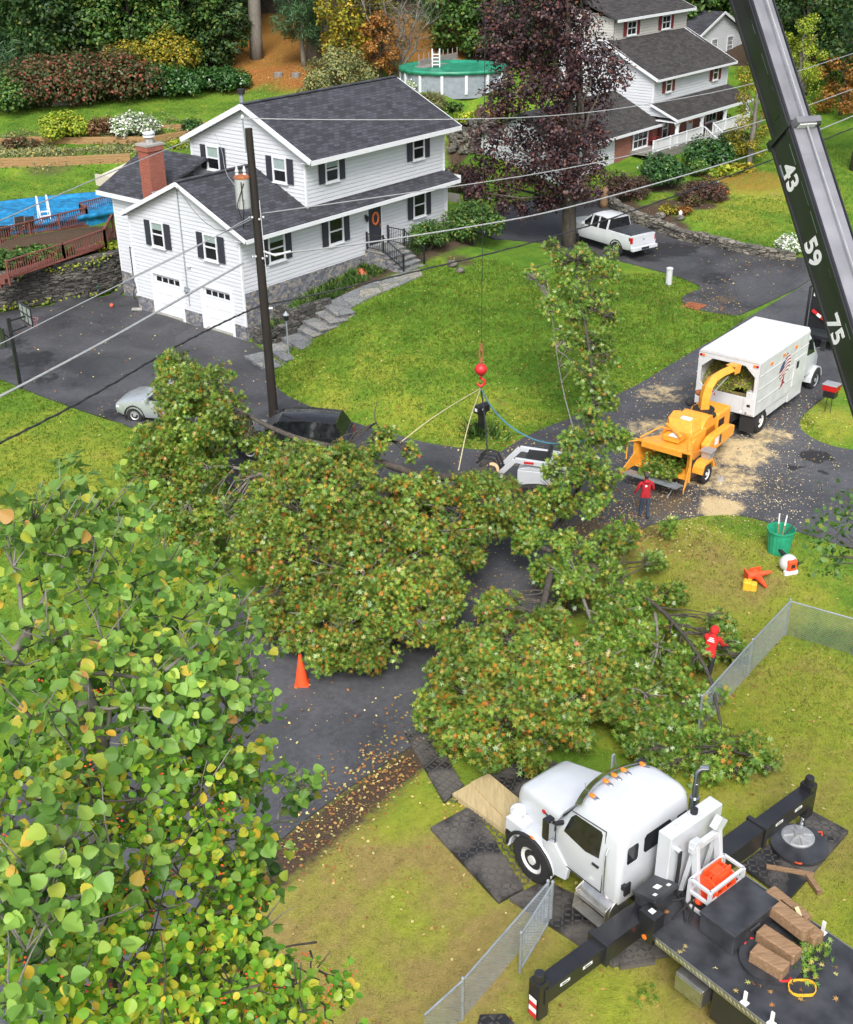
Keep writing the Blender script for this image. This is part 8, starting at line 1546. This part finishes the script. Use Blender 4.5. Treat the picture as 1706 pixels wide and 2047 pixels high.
wire('topmost thin wire from the pole top across the roof to the right', [(489,236,12.2),(620,239,12.1),(900,239,11.9),(1100,233,11.8),(1274,213,11.8),(1505,170,11.9),(1706,107,12),(1860,55,12.1)], .022)
wire('wire from the transformer collar across the purple maple to the right', [(512,428,8.6),(700,402,8.5),(1100,345,8.5),(1325,296,8.6),(1525,243,8.8),(1706,178,9),(1860,120,9.1)], .028)
wire('thick pale wire running from the bottom left driveway to the house corner', [(-120,850,6.6),(0,793,6.8),(200,688,7.0),(350,603,7.1),(486,526,7.15)], .05)
wire('thick pale wire right of the pole passing over the steps and pickup', [(545,508,7.05),(600,502,7.0),(730,486,6.8),(950,452,6.7),(1100,425,6.8),(1320,365,7),(1537,300,7.2),(1706,232,7.5),(1860,165,7.6)], .042)
wire('thick black twisted cable crossing from lower left to upper right', [(-120,942,4.7),(0,886,4.9),(180,795,4.9),(340,698,4.85),(450,642,4.82),(524,609,4.82),(545,607,4.82),(680,578,4.9),(820,545,5.0),(1050,490,5.4),(1240,432,5.8),(1540,321,6.2),(1706,256,6.5),(1860,190,6.6)], .04, 'cable', True)
wire('thin wire from the pole down left over the garage doors', [(506,431,8.6),(400,490,8.4),(292,543,8.3),(150,612,8.2),(0,688,8.2),(-120,745,8.2)], .022)
wire('thin wire from the pole to the far left above the retaining wall', [(505,437,8.5),(380,497,8.4),(246,563,8.3),(120,620,8.3)][:3]+[(120,560,8.6),(0,572,8.6)][:0], .02)
wire('white service wire from the upper left to the house gable', [(-120,492,8.6),(0,441,8.5),(120,388,8.4),(250,332,8.3),(376,281,8.25)], .03)
wire('slack service wire from the pole to the upper gable wall', [(490,402,9.4),(470,370,9.35),(450,345,9.3),(445,300,9.3),(428,262,9.6)], .016)
wire('thin service drop from the garage peak to the pole', [(353,372,7.2),(400,440,7.4),(450,468,7.9),(505,441,8.5)], .014, 'cable')
# ---------------- chain-link fences ----------------
def chain(name, label, pts, h, posts, gate=False, cell=.085):
    r = thing(name, label, 'fence' if not gate else 'gate', pts[0])
    for p in posts: b = MB(); b.cyl(p-Z*.1, p+Z*(h+.04), .03, None, 10); b.ball(p+Z*(h+.06), .04, 8, 6); obj('post', b, M['galv'], r, w=True)
    b = MB()
    for a, c in zip(pts[:-1], pts[1:]):
        b.cyl(a+Z*h, c+Z*h, .024, None, 8)
        if gate: b2 = MB(); b2.cyl(a+Z*.08, c+Z*.08, .022, None, 8); obj('bottom_rail', b2, M['galv'], r, w=True)
    obj('top_rail', b, M['galv'], r, w=True); b = MB()
    for a, c in zip(pts[:-1], pts[1:]):
        d = c-a; L0 = np.linalg.norm(d); u = d/L0; n = int((L0+h)/cell)
        for k in range(n+1):
            s = k*cell
            for sg in (1, -1):
                s0, s1 = (s-h, s) if sg > 0 else (s, s-h); z0, z1 = 0., h
                t0, t1 = 0., 1.
                lo_, hi_ = min(s0, s1), max(s0, s1)
                f = lambda q: (q-s0)/(s1-s0)
                ta, tb = sorted((f(max(lo_, 0)), f(min(hi_, L0))))
                if tb-ta < .01: continue
                b.beam(a+u*(s0+(s1-s0)*ta)+Z*(.03+h*.96*ta), a+u*(s0+(s1-s0)*tb)+Z*(.03+h*.96*tb), .0052, .0052, up=np.cross(u, Z))
    obj('wire_mesh', b, M['galv'], r, w=True); return r
f0 = [P(850, 2110), P(925, 2040), P(1022, 1945), P(1092, 1842)]
chain('chain_link_fence', 'near chain-link fence running up to the crane truck front wheel', [f0[0], f0[1], f0[3]], 1.13, [f0[1], f0[3]])
g0, g1 = P(1028, 1945)+X*.12, P(1092, 1842)+X*.1; chain('chain_link_gate', 'chain-link gate panel folded back against the near fence', [g0+Z*.0, g1], 1.1, [g0, g1], True)
e0, e1, e2, e3 = P(1395, 1468), P(1495, 1352), P(1570, 1270), P(1740, 1320)
chain('chain_link_fence', 'galvanised chain-link fence turning a corner on the right-hand lawn', [e0, e1, e2, e3], 1.2, [e0, e1, e2, P(1706, 1310)])
b = MB(); q = P(1237, 1560); b.cyl(q, atz(1228, 1508, 1.1), .025, None, 8); solo('fence_post', b, M['galv'], 'lone leaning grey post between the oak heap and the truck hood', 'post')
# ---------------- people ----------------
def person(name, label, feet, rz, joints, mats_fn, headd, scale=1.0):
    r = thing(name, label, 'person', feet, rz); me = bpy.data.meshes.new('body'); J = joints; names = list(J); idx_ = {n: i for i, n in enumerate(names)}
    E_ = [(a, J[a][2]) for a in names if J[a][2]]; me.from_pydata([J[n][0] for n in names], [(idx_[a], idx_[c]) for a, c in E_], [])
    o = bpy.data.objects.new('body', me); COL.objects.link(o); bpy.context.view_layer.objects.active = o
    sk = o.modifiers.new('skin', 'SKIN'); ss = o.modifiers.new('sub', 'SUBSURF'); ss.levels = 2; ss.render_levels = 2
    for i, n in enumerate(names): v = me.skin_vertices[0].data[i]; v.radius = J[n][1] if hasattr(J[n][1], '__len__') else (J[n][1], J[n][1]); v.use_root = n == 'pelvis'
    dg = bpy.context.evaluated_depsgraph_get(); m2 = bpy.data.meshes.new_from_object(o.evaluated_get(dg)); bpy.data.objects.remove(o); m2.name = 'body'
    ml, fn = mats_fn
    m2.materials.clear()
    for m in ml: m2.materials.append(m)
    for p in m2.polygons: p.material_index = fn(p.center); p.use_smooth = True
    bo = bpy.data.objects.new('body', m2); COL.objects.link(bo); bo.parent = r; return r
def figure(lean=0., stride=.12, arms=((.25, .1, -.1), (.25, .1, -.1)), head_fwd=.03, bend=0.):
    """joint table for a standing figure facing +x, lean tips the trunk forward"""
    c, s = math.cos(lean), math.sin(lean); T = lambda x, y, z: (x*c+(z-.92)*s, y, .92+(z-.92)*c-x*s)
    J = {'pelvis': ((0, 0, .95), (.15, .12), None), 'waist': (T(0, 0, 1.12), (.145, .11), 'pelvis'), 'chest': (T(0, 0, 1.32), (.175, .125), 'waist'), 'neck': (T(0, 0, 1.5), .062, 'chest'), 'head': (T(head_fwd, 0, 1.6), (.085, .095), 'neck'), 'crown': (T(head_fwd+.01, 0, 1.71), (.078, .088), 'head'), 'nose': (T(head_fwd+.1, 0, 1.605), .018, 'head')}
    for sg, nm, (o_, f_, d_) in ((1, 'l', arms[0]), (-1, 'r', arms[1])):
        J[nm+'hip'] = ((0, sg*.1, .88), .1, 'pelvis'); J[nm+'knee'] = ((sg*stride*.5+.03, sg*.11, .48), .067, nm+'hip'); J[nm+'ank'] = ((sg*stride-.02, sg*.115, .09), .045, nm+'knee'); J[nm+'toe'] = ((sg*stride+.16, sg*.13, .035), .04, nm+'ank')
        sh = T(0, sg*.2, 1.43); J[nm+'sh'] = (sh, .075, 'chest'); el = (sh[0]+f_*.4, sh[1]+sg*o_*.3, sh[2]-.27); J[nm+'el'] = (el, .055, nm+'sh'); wr = (el[0]+f_*1.1, el[1]+sg*.02+sg*o_*.1, el[2]-.2+d_*.8); J[nm+'wr'] = (wr, .036, nm+'el')
        pm = (wr[0]+f_*.3, wr[1], wr[2]-.07+d_*.2); J[nm+'palm'] = (pm, .03, nm+'wr')
        for q in range(4): J['%sf%d' % (nm, q)] = ((pm[0]+.015+(q-1.5)*.018+f_*.15, pm[1]+sg*.004, pm[2]-.075+abs(q-1.3)*.01), .0095, nm+'palm')
        J[nm+'th'] = ((pm[0]+.05, pm[1]-sg*.015, pm[2]-.02), .011, nm+'palm')
    return J
def dress(top, legs, boot='boot', tz=.9): return ([M[top], M[legs], M[boot], M['skin'], M['hair']], lambda c: 2 if c[2] < .13 else 1 if c[2] < tz else 0)
f1 = P(1287, 1037); hd1 = math.radians(95); J1 = figure(.04, .1, ((.3, .12, .0), (.3, .15, .05)))
ml, _ = dress('redcloth', 'denim'); zc = 1.5
def fn1(c): return 2 if c[2] < .12 else 1 if c[2] < .88 else 3 if (c[2] > 1.5 and c[0] > .03) or (c[2] < 1.0 and abs(c[1]) > .235 and c[2] < .93) else 0 if c[2] < 1.54 else 4
p1 = person('person', 'person in dark red hooded top and jeans standing at the chipper, back turned', f1, hd1, J1, (ml, fn1), None)
b = MB(); b.ball((.03, 0, 1.72), (.115, .105, .09), 14, 8); b.prism([(.1, -.08, 1.7), (.1, .08, 1.7), (.24, .05, 1.68), (.24, -.05, 1.68)], (0, 0, .012)); obj('cap', b, M['mesh_dark'], p1, smooth=True)
b = MB(); b.ball((-.06, 0, 1.5), (.1, .13, .075), 12, 8); obj('hood', b, M['redcloth'], p1, smooth=True)
b = MB(); b.cyl((-.122, .04, 1.36), (-.131, .04, 1.36), .045, None, 12); obj('back_print', b, M['label'], p1)
b = MB()
for s_ in (1, -1): b.ball((.115, s_*.032, 1.635), .011, 6, 5); b.ball((.03, s_*.088, 1.62), (.02, .012, .03), 6, 5, 1)
b.beam((.118, -.022, 1.565), (.118, .022, 1.565), .008, .008, 2); obj('face', b, [M['blackflat'], M['skin'], M['redcloth']], p1)
f2 = P(1412, 1362); J2 = figure(.38, .3, ((.1, .5, .12), (.15, .32, .02)), .05)
def fn2(c): return 2 if c[2] < .12 else 1 if c[2] < .9 and abs(c[1]) < .24 and c[0] < .25 else 3 if (c[2] < .95 and c[0] > .42) else 0
p2 = person('person', 'person in bright red hooded jacket stooping among oak branches by the fence', f2, math.radians(60), J2, ([M['brightred'], M['darkcloth'], M['boot'], M['skin'], M['hair']], fn2), None)
hx, hy, hz = J2['head'][0]; b = MB(); b.ball((hx-.02, 0, hz+.03), (.135, .125, .15), 14, 9); obj('hood', b, M['brightred'], p2, smooth=True)
b = MB(); b.ball((hx+.085, 0, hz), (.05, .075, .09), 10, 8)
for s_ in (1, -1): b.ball((hx+.13, s_*.03, hz+.02), .011, 6, 5, 1)
obj('face', b, [M['skin'], M['blackflat']], p2, smooth=True)
cx_, cy_, cz_ = J2['chest'][0]
b = MB()
for k in range(3): b.obox((cx_-.115+.03*k-.02, 0, cz_+.05+.035*k), (.006, 0, .01), (0, .1-.02*k, 0), (-.004, 0, .003))
obj('back_print', b, M['label'], p2)
# ---------------- street and garden objects ----------------
def cone(b, base, ax, h, lying=False):
    ax = V3(ax); b.lathe([(.15*h/.75, .03), (.035*h/.75, h), (.03*h/.75, h+.005), (.1*h, .02)], base, ax, 22)
    x = np.cross(ax, Y if abs(ax[1]) < .9 else X); x /= np.linalg.norm(x); y = np.cross(ax, x); b.obox(V3(base)+ax*.015, x*.2, y*.2, ax*.018)
q = P(604, 1366, .05); b = MB(); cone(b, q, Z, .98); solo('traffic_cone', b, M['cone'], 'upright orange traffic cone on the dark street', 'traffic cone', bevel=.01)
q = P(1492, 1152, .16); b = MB(); a_ = np.array([.95, .1, .12]); cone(b, q, a_/np.linalg.norm(a_), .85); solo('traffic_cone', b, M['cone'], 'red-orange cone lying on the grass pointing right toward the blower', 'traffic cone')
q = P(1508, 1144, .2); b = MB(); a_ = np.array([.25, -.95, -.1]); cone(b, q, a_/np.linalg.norm(a_), .8); solo('traffic_cone', b, M['cone'], 'orange cone lying on the grass pointing at the camera beside yellow jug', 'traffic cone')
q = P(1500, 1178); b = MB(); b.rbox((-.24, -.13, 0), (.02, .13, .3), .05); b.cyl((-.18, 0, .3), (-.18, 0, .36), .035, None, 10); b.tube([(-.1, 0, .29), (-.08, 0, .37), (.0, 0, .37), (.0, 0, .28)], .018, 6); b.rbox((.0, -.12, 0), (.2, .12, .26), .05)
o = obj('fuel_can', b, M['yellow'], bevel=.01); o.location = q; o.rotation_euler = (0, 0, -.3); setp(o, 'yellow plastic double fuel can in front of the orange cones', 'fuel can')
q = P(1556, 1102); bn = thing('bin', 'green ribbed plastic bin holding tool handles on the right lawn', 'bin', q); n = 40; b = MB()
rg_ = lambda z, r0_: [((r0_+(.012 if k % 2 else 0))*math.cos(k*2*math.pi/n), (r0_+(.012 if k % 2 else 0))*math.sin(k*2*math.pi/n), z) for k in range(n)]
cr_ = lambda z, r0_: [(r0_*math.cos(k*2*math.pi/n), r0_*math.sin(k*2*math.pi/n), z) for k in range(n)]
b.loft([rg_(0, .35), rg_(.8, .43), cr_(.82, .47), cr_(.88, .47), cr_(.88, .445), cr_(.1, .33)]); obj('tub', b, M['green_plastic'], bn)
for a_, c_, m1, lab in (((-.05, .05, .08), (-.08, .15, 1.35), 'timber', 'upright wooden tool handle standing in the green bin'), ((.0, -.05, .08), (.2, .2, 1.25), 'timber', 'wooden tool handle leaning right in the green bin'), ((-.1, 0, .3), (.45, .05, 1.05), 'bark', 'dark stick laid across the top of the green bin')):
    b = MB(); a3, c3 = q+V3(a_), q+V3(c_); b.tube([a3, a3+(c3-a3)*.72], .02, 8); b.tube([a3+(c3-a3)*.72, c3], .024, 8, 1); solo('tool_handle', b, [M[m1], M['label'] if m1 != 'bark' else M['bark']], lab, 'handle')
q = P(1573, 1140); bl0 = thing('leaf_blower', 'white and orange backpack leaf blower lying by the green bin', 'leaf blower', q, .3)
b = MB(); b.ball((0, -.02, .24), (.24, .2, .24), 16, 10); b.rbox((-.2, -.26, 0), (.2, -.1, .1), .05); obj('fan_housing', b, M['white_dirty'], bl0, smooth=50)
b = MB(); b.rbox((-.13, -.25, .12), (.15, -.1, .4), .06); obj('engine', b, M['cone'], bl0, bevel=.02); b = MB(); b.box((-.05, -.262, .2), (.06, -.25, .3)); obj('starter', b, M['blackflat'], bl0)
b = MB(); b.tube([(.22, 0, .15), (.36, .05, .12), (.3, .5, .1), (.08, 1.0, .35)], [.06, .06, .055, .04], 10); obj('blower_tube', b, M['blackflat'], bl0, smooth=True)
for o in bl0.children:
    for v in o.data.vertices: v.co *= 1.25
# mailbox on its post
q = P(963, 866); mb_ = thing('mailbox', 'black mailbox on a black post at the lawn edge', 'mailbox', q, math.radians(-50)); b = MB(); b.box((-.1, -.12, 0), (.1, .12, .95)); b.box((-.12, -.14, .8), (.12, .14, .95)); obj('post', b, M['black'], mb_, bevel=.015)
b = MB(); pr = [(-.15, .95)]+[(.15*math.cos(a), 1.2+.13*math.sin(a)) for a in np.linspace(math.pi, 0, 9)]+[(.15, .95)]; b.loft([[(x, y, z) for x, z in pr] for y in (-.32, .32)]); bx_ = obj('box', b, M['black'], mb_, bevel=.015); b = MB(); b.box((-.07, -.326, 1.05), (.07, -.321, 1.18)); b.box((.152, -.1, 1.1), (.16, .0, 1.16)); obj('number_plate', b, M['label'], mb_)
q = P(1655, 824); mb2 = thing('mailbox', 'dark red mailbox with a newspaper box on thin metal legs by the street', 'mailbox', q, math.radians(-40)); b = MB()
for x in (-.12, .12): b.tube([(x, 0, -.05), (x*.8, 0, 1.0)], .016, 6)
obj('legs', b, M['rubber'], mb2); b = MB(); b.box((-.3, -.25, 1.0), (.3, .25, 1.25)); b.box((-.32, -.27, 1.25), (.32, .27, 1.29), 1); b.box((-.25, -.2, .7), (.25, .2, .98), 2); obj('box', b, [M['tail'], M['alum'], M['black']], mb2, bevel=.02)
# basketball hoop
q = P(42, 777); hp = thing('basketball_hoop', 'black basketball hoop with clear backboard at the left driveway edge', 'basketball hoop', q, math.radians(38)); b = MB(); tpz = 3.35
b.box((-.07, -.07, -.1), (.07, .07, tpz)); b.beam((0, 0, tpz-.15), (.75, 0, tpz-.1), .06, .08); b.beam((0, 0, tpz-.65), (.75, 0, tpz-.55), .06, .08); b.beam((0, 0, 2.3), (-.35, 0, 2.7), .05, .05); b.box((-.42, -.25, 2.1), (-.36, .25, 3.0)); obj('pole', b, M['black'], hp)
b = MB(); b.box((.78, -.68, 2.95), (.8, .68, 3.75)); obj('backboard', b, M['clear'], hp); b = MB()
for y in (-.68, .68, -.25, .25): b.box((.765, y-.03, 2.93), (.815, y+.03, 3.77))
for z in (2.95, 3.75, 3.35): b.box((.763, -.7, z-.03), (.817, .7, z+.03))
obj('backboard_frame', b, M['black'], hp); b = MB(); b.tube([(1.07+.23*math.cos(a), .23*math.sin(a), 3.05) for a in np.linspace(0, 6.28, 20)], .012, 6); b.beam((.8, 0, 3.05), (.86, 0, 3.05), .2, .04)
for k in range(10): a = k*.628; b.tube([(1.07+.23*math.cos(a), .23*math.sin(a), 3.04), (1.07+.13*math.cos(a+.4), .13*math.sin(a+.4), 2.65)], .008, 4)
obj('rim_and_net', b, M['pink'], hp)
q = P(224, 616); b = MB(); b.ball(q+Z*.16, .12, 14, 10); solo('ball', b, M['hosered'], 'small red ball lying on the driveway in front of the garage', 'ball', smooth=True)
q = P(190, 584); b = MB(); b.rbox(q+np.array([-.3, -.25, .12]), q+np.array([.3, .15, .42]), .08); b.tube([q+np.array([-.25, 0, .4]), q+np.array([-.1, .3, .9]), q+np.array([.2, .3, .9]), q+np.array([.25, 0, .4])], .02, 6, 1)
for dx in (-.3, .3):
    for dy in (-.2, .15): b.cyl(q+np.array([dx-.03, dy, .12]), q+np.array([dx+.03, dy, .12]), .12, None, 12, 1)
solo('mower', b, [M['green_plastic'], M['blackflat']], 'green push mower standing against the dark stone wall', 'mower')
q = P(275, 598); b = MB()
for dx in (0, .9): b.tube([q+np.array([dx*.3+.3*math.cos(a)*.4, dx*.6+.3*math.cos(a)*.8, .34+.32*math.sin(a)]) for a in np.linspace(0, 6.28, 20)], .02, 6)
b.tube([q+Z*.34, q+np.array([.12, .3, .75]), q+np.array([.27, .54, .34])], .02, 6); b.tube([q+Z*.34, q+np.array([-.02, 0, .95])], .018, 6); solo('bicycle', b, M['blackflat'], 'black bicycle leaning at the left corner of the garage', 'bicycle')
q = P(275, 622); b = MB(); b.obox(q+Z*.12, X*.28, Y*.12, Z*.05); solo('concrete_block', b, M['concrete'], 'pale stone block on the driveway at the garage corner', 'block', bevel=.02)
q = P(577, 706); lp = thing('lamp_post', 'grey garden lamp post at the foot of the stone steps', 'lamp post', q); b = MB(); b.tube([(0, 0, -.1), (0, 0, 1.55)], .035, 10); obj('post', b, M['galv'], lp); b = MB(); b.lathe([(.04, 1.55), (.1, 1.6), (.12, 1.88), (.16, 1.9), (.05, 2.02), (.02, 2.08)], (0, 0, 0), Z, 10); obj('lantern', b, M['galv'], lp); b = MB(); b.lathe([(.105, 1.63), (.122, 1.86)], (0, 0, 0), Z, 10); obj('lantern_glass', b, M['glass'], lp)
q = P(1337, 568); b = MB(); b.cyl(q, q+Z*.85, .17, .17, 18); b.lathe([(.19, .82), (.19, .9), (.1, .94), (.02, .95)], q, Z, 18); solo('utility_bollard', b, M['transf'], 'pale grey utility pedestal at the lawn corner by the neighbour driveway', 'bollard', smooth=40)
q = P(968, 468); b = MB(); b.cyl(q, q+Z*1.25, .06, None, 12); b.cyl(q+Z*.4, q+Z*.5, .062, None, 12, 1); solo('marker_post', b, [M['label'], M['red']], 'white marker post at the neighbour driveway edge under the maple', 'post')
q = P(1388, 611, .075); b = MB(); d_ = U[:3]; s_ = np.array([-d_[1], d_[0], 0])
for k in range(9): b.obox(q+s_*(k-4)*.11, d_*.42, s_*.03, Z*.02)
for e in (-.42, .42): b.obox(q+d_*e, d_*.03, s_*.5, Z*.022)
solo('storm_drain', b, M['rust'], 'rusty storm drain grate in the asphalt at the lawn corner', 'drain grate')
# garden ornaments
for px, py, rad, lab in ((1360, 440, .32, 'grey boulder in the mulch bed behind yellow flowers'), (1345, 455, .3, 'reddish boulder at the lower corner of the mulch bed'), (1320, 437, .38, 'pale boulder at the left of the mulch bed'), (1432, 372, .35, 'pale stone beside the lime hostas'), (920, 545, .28, 'pale stone at the right end of the front walk'), (905, 533, .34, 'white-grey garden stone beside the front steps shrub')):
    q = P(px, py); b = MB(); b.ball(q+Z*rad*.45, (rad, rad*.75, rad*.62), 9, 6); o = solo('boulder', b, M['fieldstone'], lab, 'stone', bevel=.04)
for px, py, sc, lab in ((1440, 383, .3, 'largest orange pumpkin in the mulch bed by the lawn'), (1452, 388, .22, 'smaller orange pumpkin beside the largest one'), (1434, 389, .2, 'smallest pumpkin in front of the largest one')):
    q = P(px, py); b = MB()
    for k in range(10): a = k*.628; b.ball(q+np.array([sc*.5*math.cos(a), sc*.5*math.sin(a), sc*.6]), (sc*.5, sc*.5, sc*.6), 8, 7)
    b.cyl(q+Z*sc*1.1, q+Z*sc*1.35, .03, .02, 6, 1); solo('pumpkin', b, [M['clayorange'], M['bark']], lab, 'pumpkin', smooth=True)
q = P(1360, 438); b = MB(); b.lathe([(.1, 0), (.12, .1), (.09, .28), (.12, .36), (.1, .48), (.02, .55)], q, Z, 12); solo('garden_ornament', b, M['label'], 'small white snowman-like ornament in the mulch bed', 'ornament', smooth=True)
q = P(1208, 415); b = MB(); b.lathe([(.28, 0), (.3, .4), (.2, .75), (.24, 1.0), (.18, 1.25), (.02, 1.35)], q, Z, 12); b.ball(q+np.array([-.25, 0, .75]), (.22, .12, .12), 8, 6); solo('carved_bear', b, M['crib'], 'brown carved wooden bear figure at the neighbour garage corner', 'statue', smooth=True)
q = P(722, 548); b = MB(); 
for k in range(5): b.tube([q+np.array([(.3-.04*k)*math.cos(a), (.24-.03*k)*math.sin(a), .05+.05*k]) for a in np.linspace(0, 6.28, 22)], .045, 6)
solo('garden_hose', b, M['hosered'], 'coiled red garden hose in the bed by the front steps', 'hose')
for px, py, lab in ((583, 152, 'low cut stump on the orange leaf slope, left one'), (592, 153, 'low cut stump on the orange leaf slope, right one')): q = P(px-26 if 'left' in lab else px, py); b = MB(); b.cyl(q-Z*.1, q+Z*.28, .42, .38, 14); b.cyl(q+Z*.28, q+Z*.3, .37, .36, 14, 1); solo('tree_stump', b, [M['barkgrey'], M['greywood']], lab, 'stump')
q = P(300, 312); b = MB(); c0 = hw(3.3, 12.6, 5.9); b.obox(c0+Z*.35, U*1.3+Z*.25, VV*.9, np.array([0, 0, .03])); b.obox(c0+Z*.0+U*-1.3, U*.05, VV*.9, Z*.3); 
for sg in (-1, 1): b.cyl(np.array([*(c0+VV*sg*.85)[:2], h1(*(c0+VV*sg*.85)[:2])]), c0+VV*sg*.85+Z*.4, .05, None, 8)
solo('canopy', b, M['beige'], 'beige canvas canopy behind the chimney at the rear of the house', 'canopy')
q = P(895, 400); b = MB(); b.beam(q, q+np.array([.8, -.6, 0])+Z*0, .06, 1.0); b.cyl(q+np.array([1.3, .3, 0]), q+np.array([1.3, .3, .9]), .3, .3, 12, 1); solo('trash_can', b, [M['greywood'], M['blackflat']], 'dark trash can and wooden panel behind the right end of the house', 'bin')
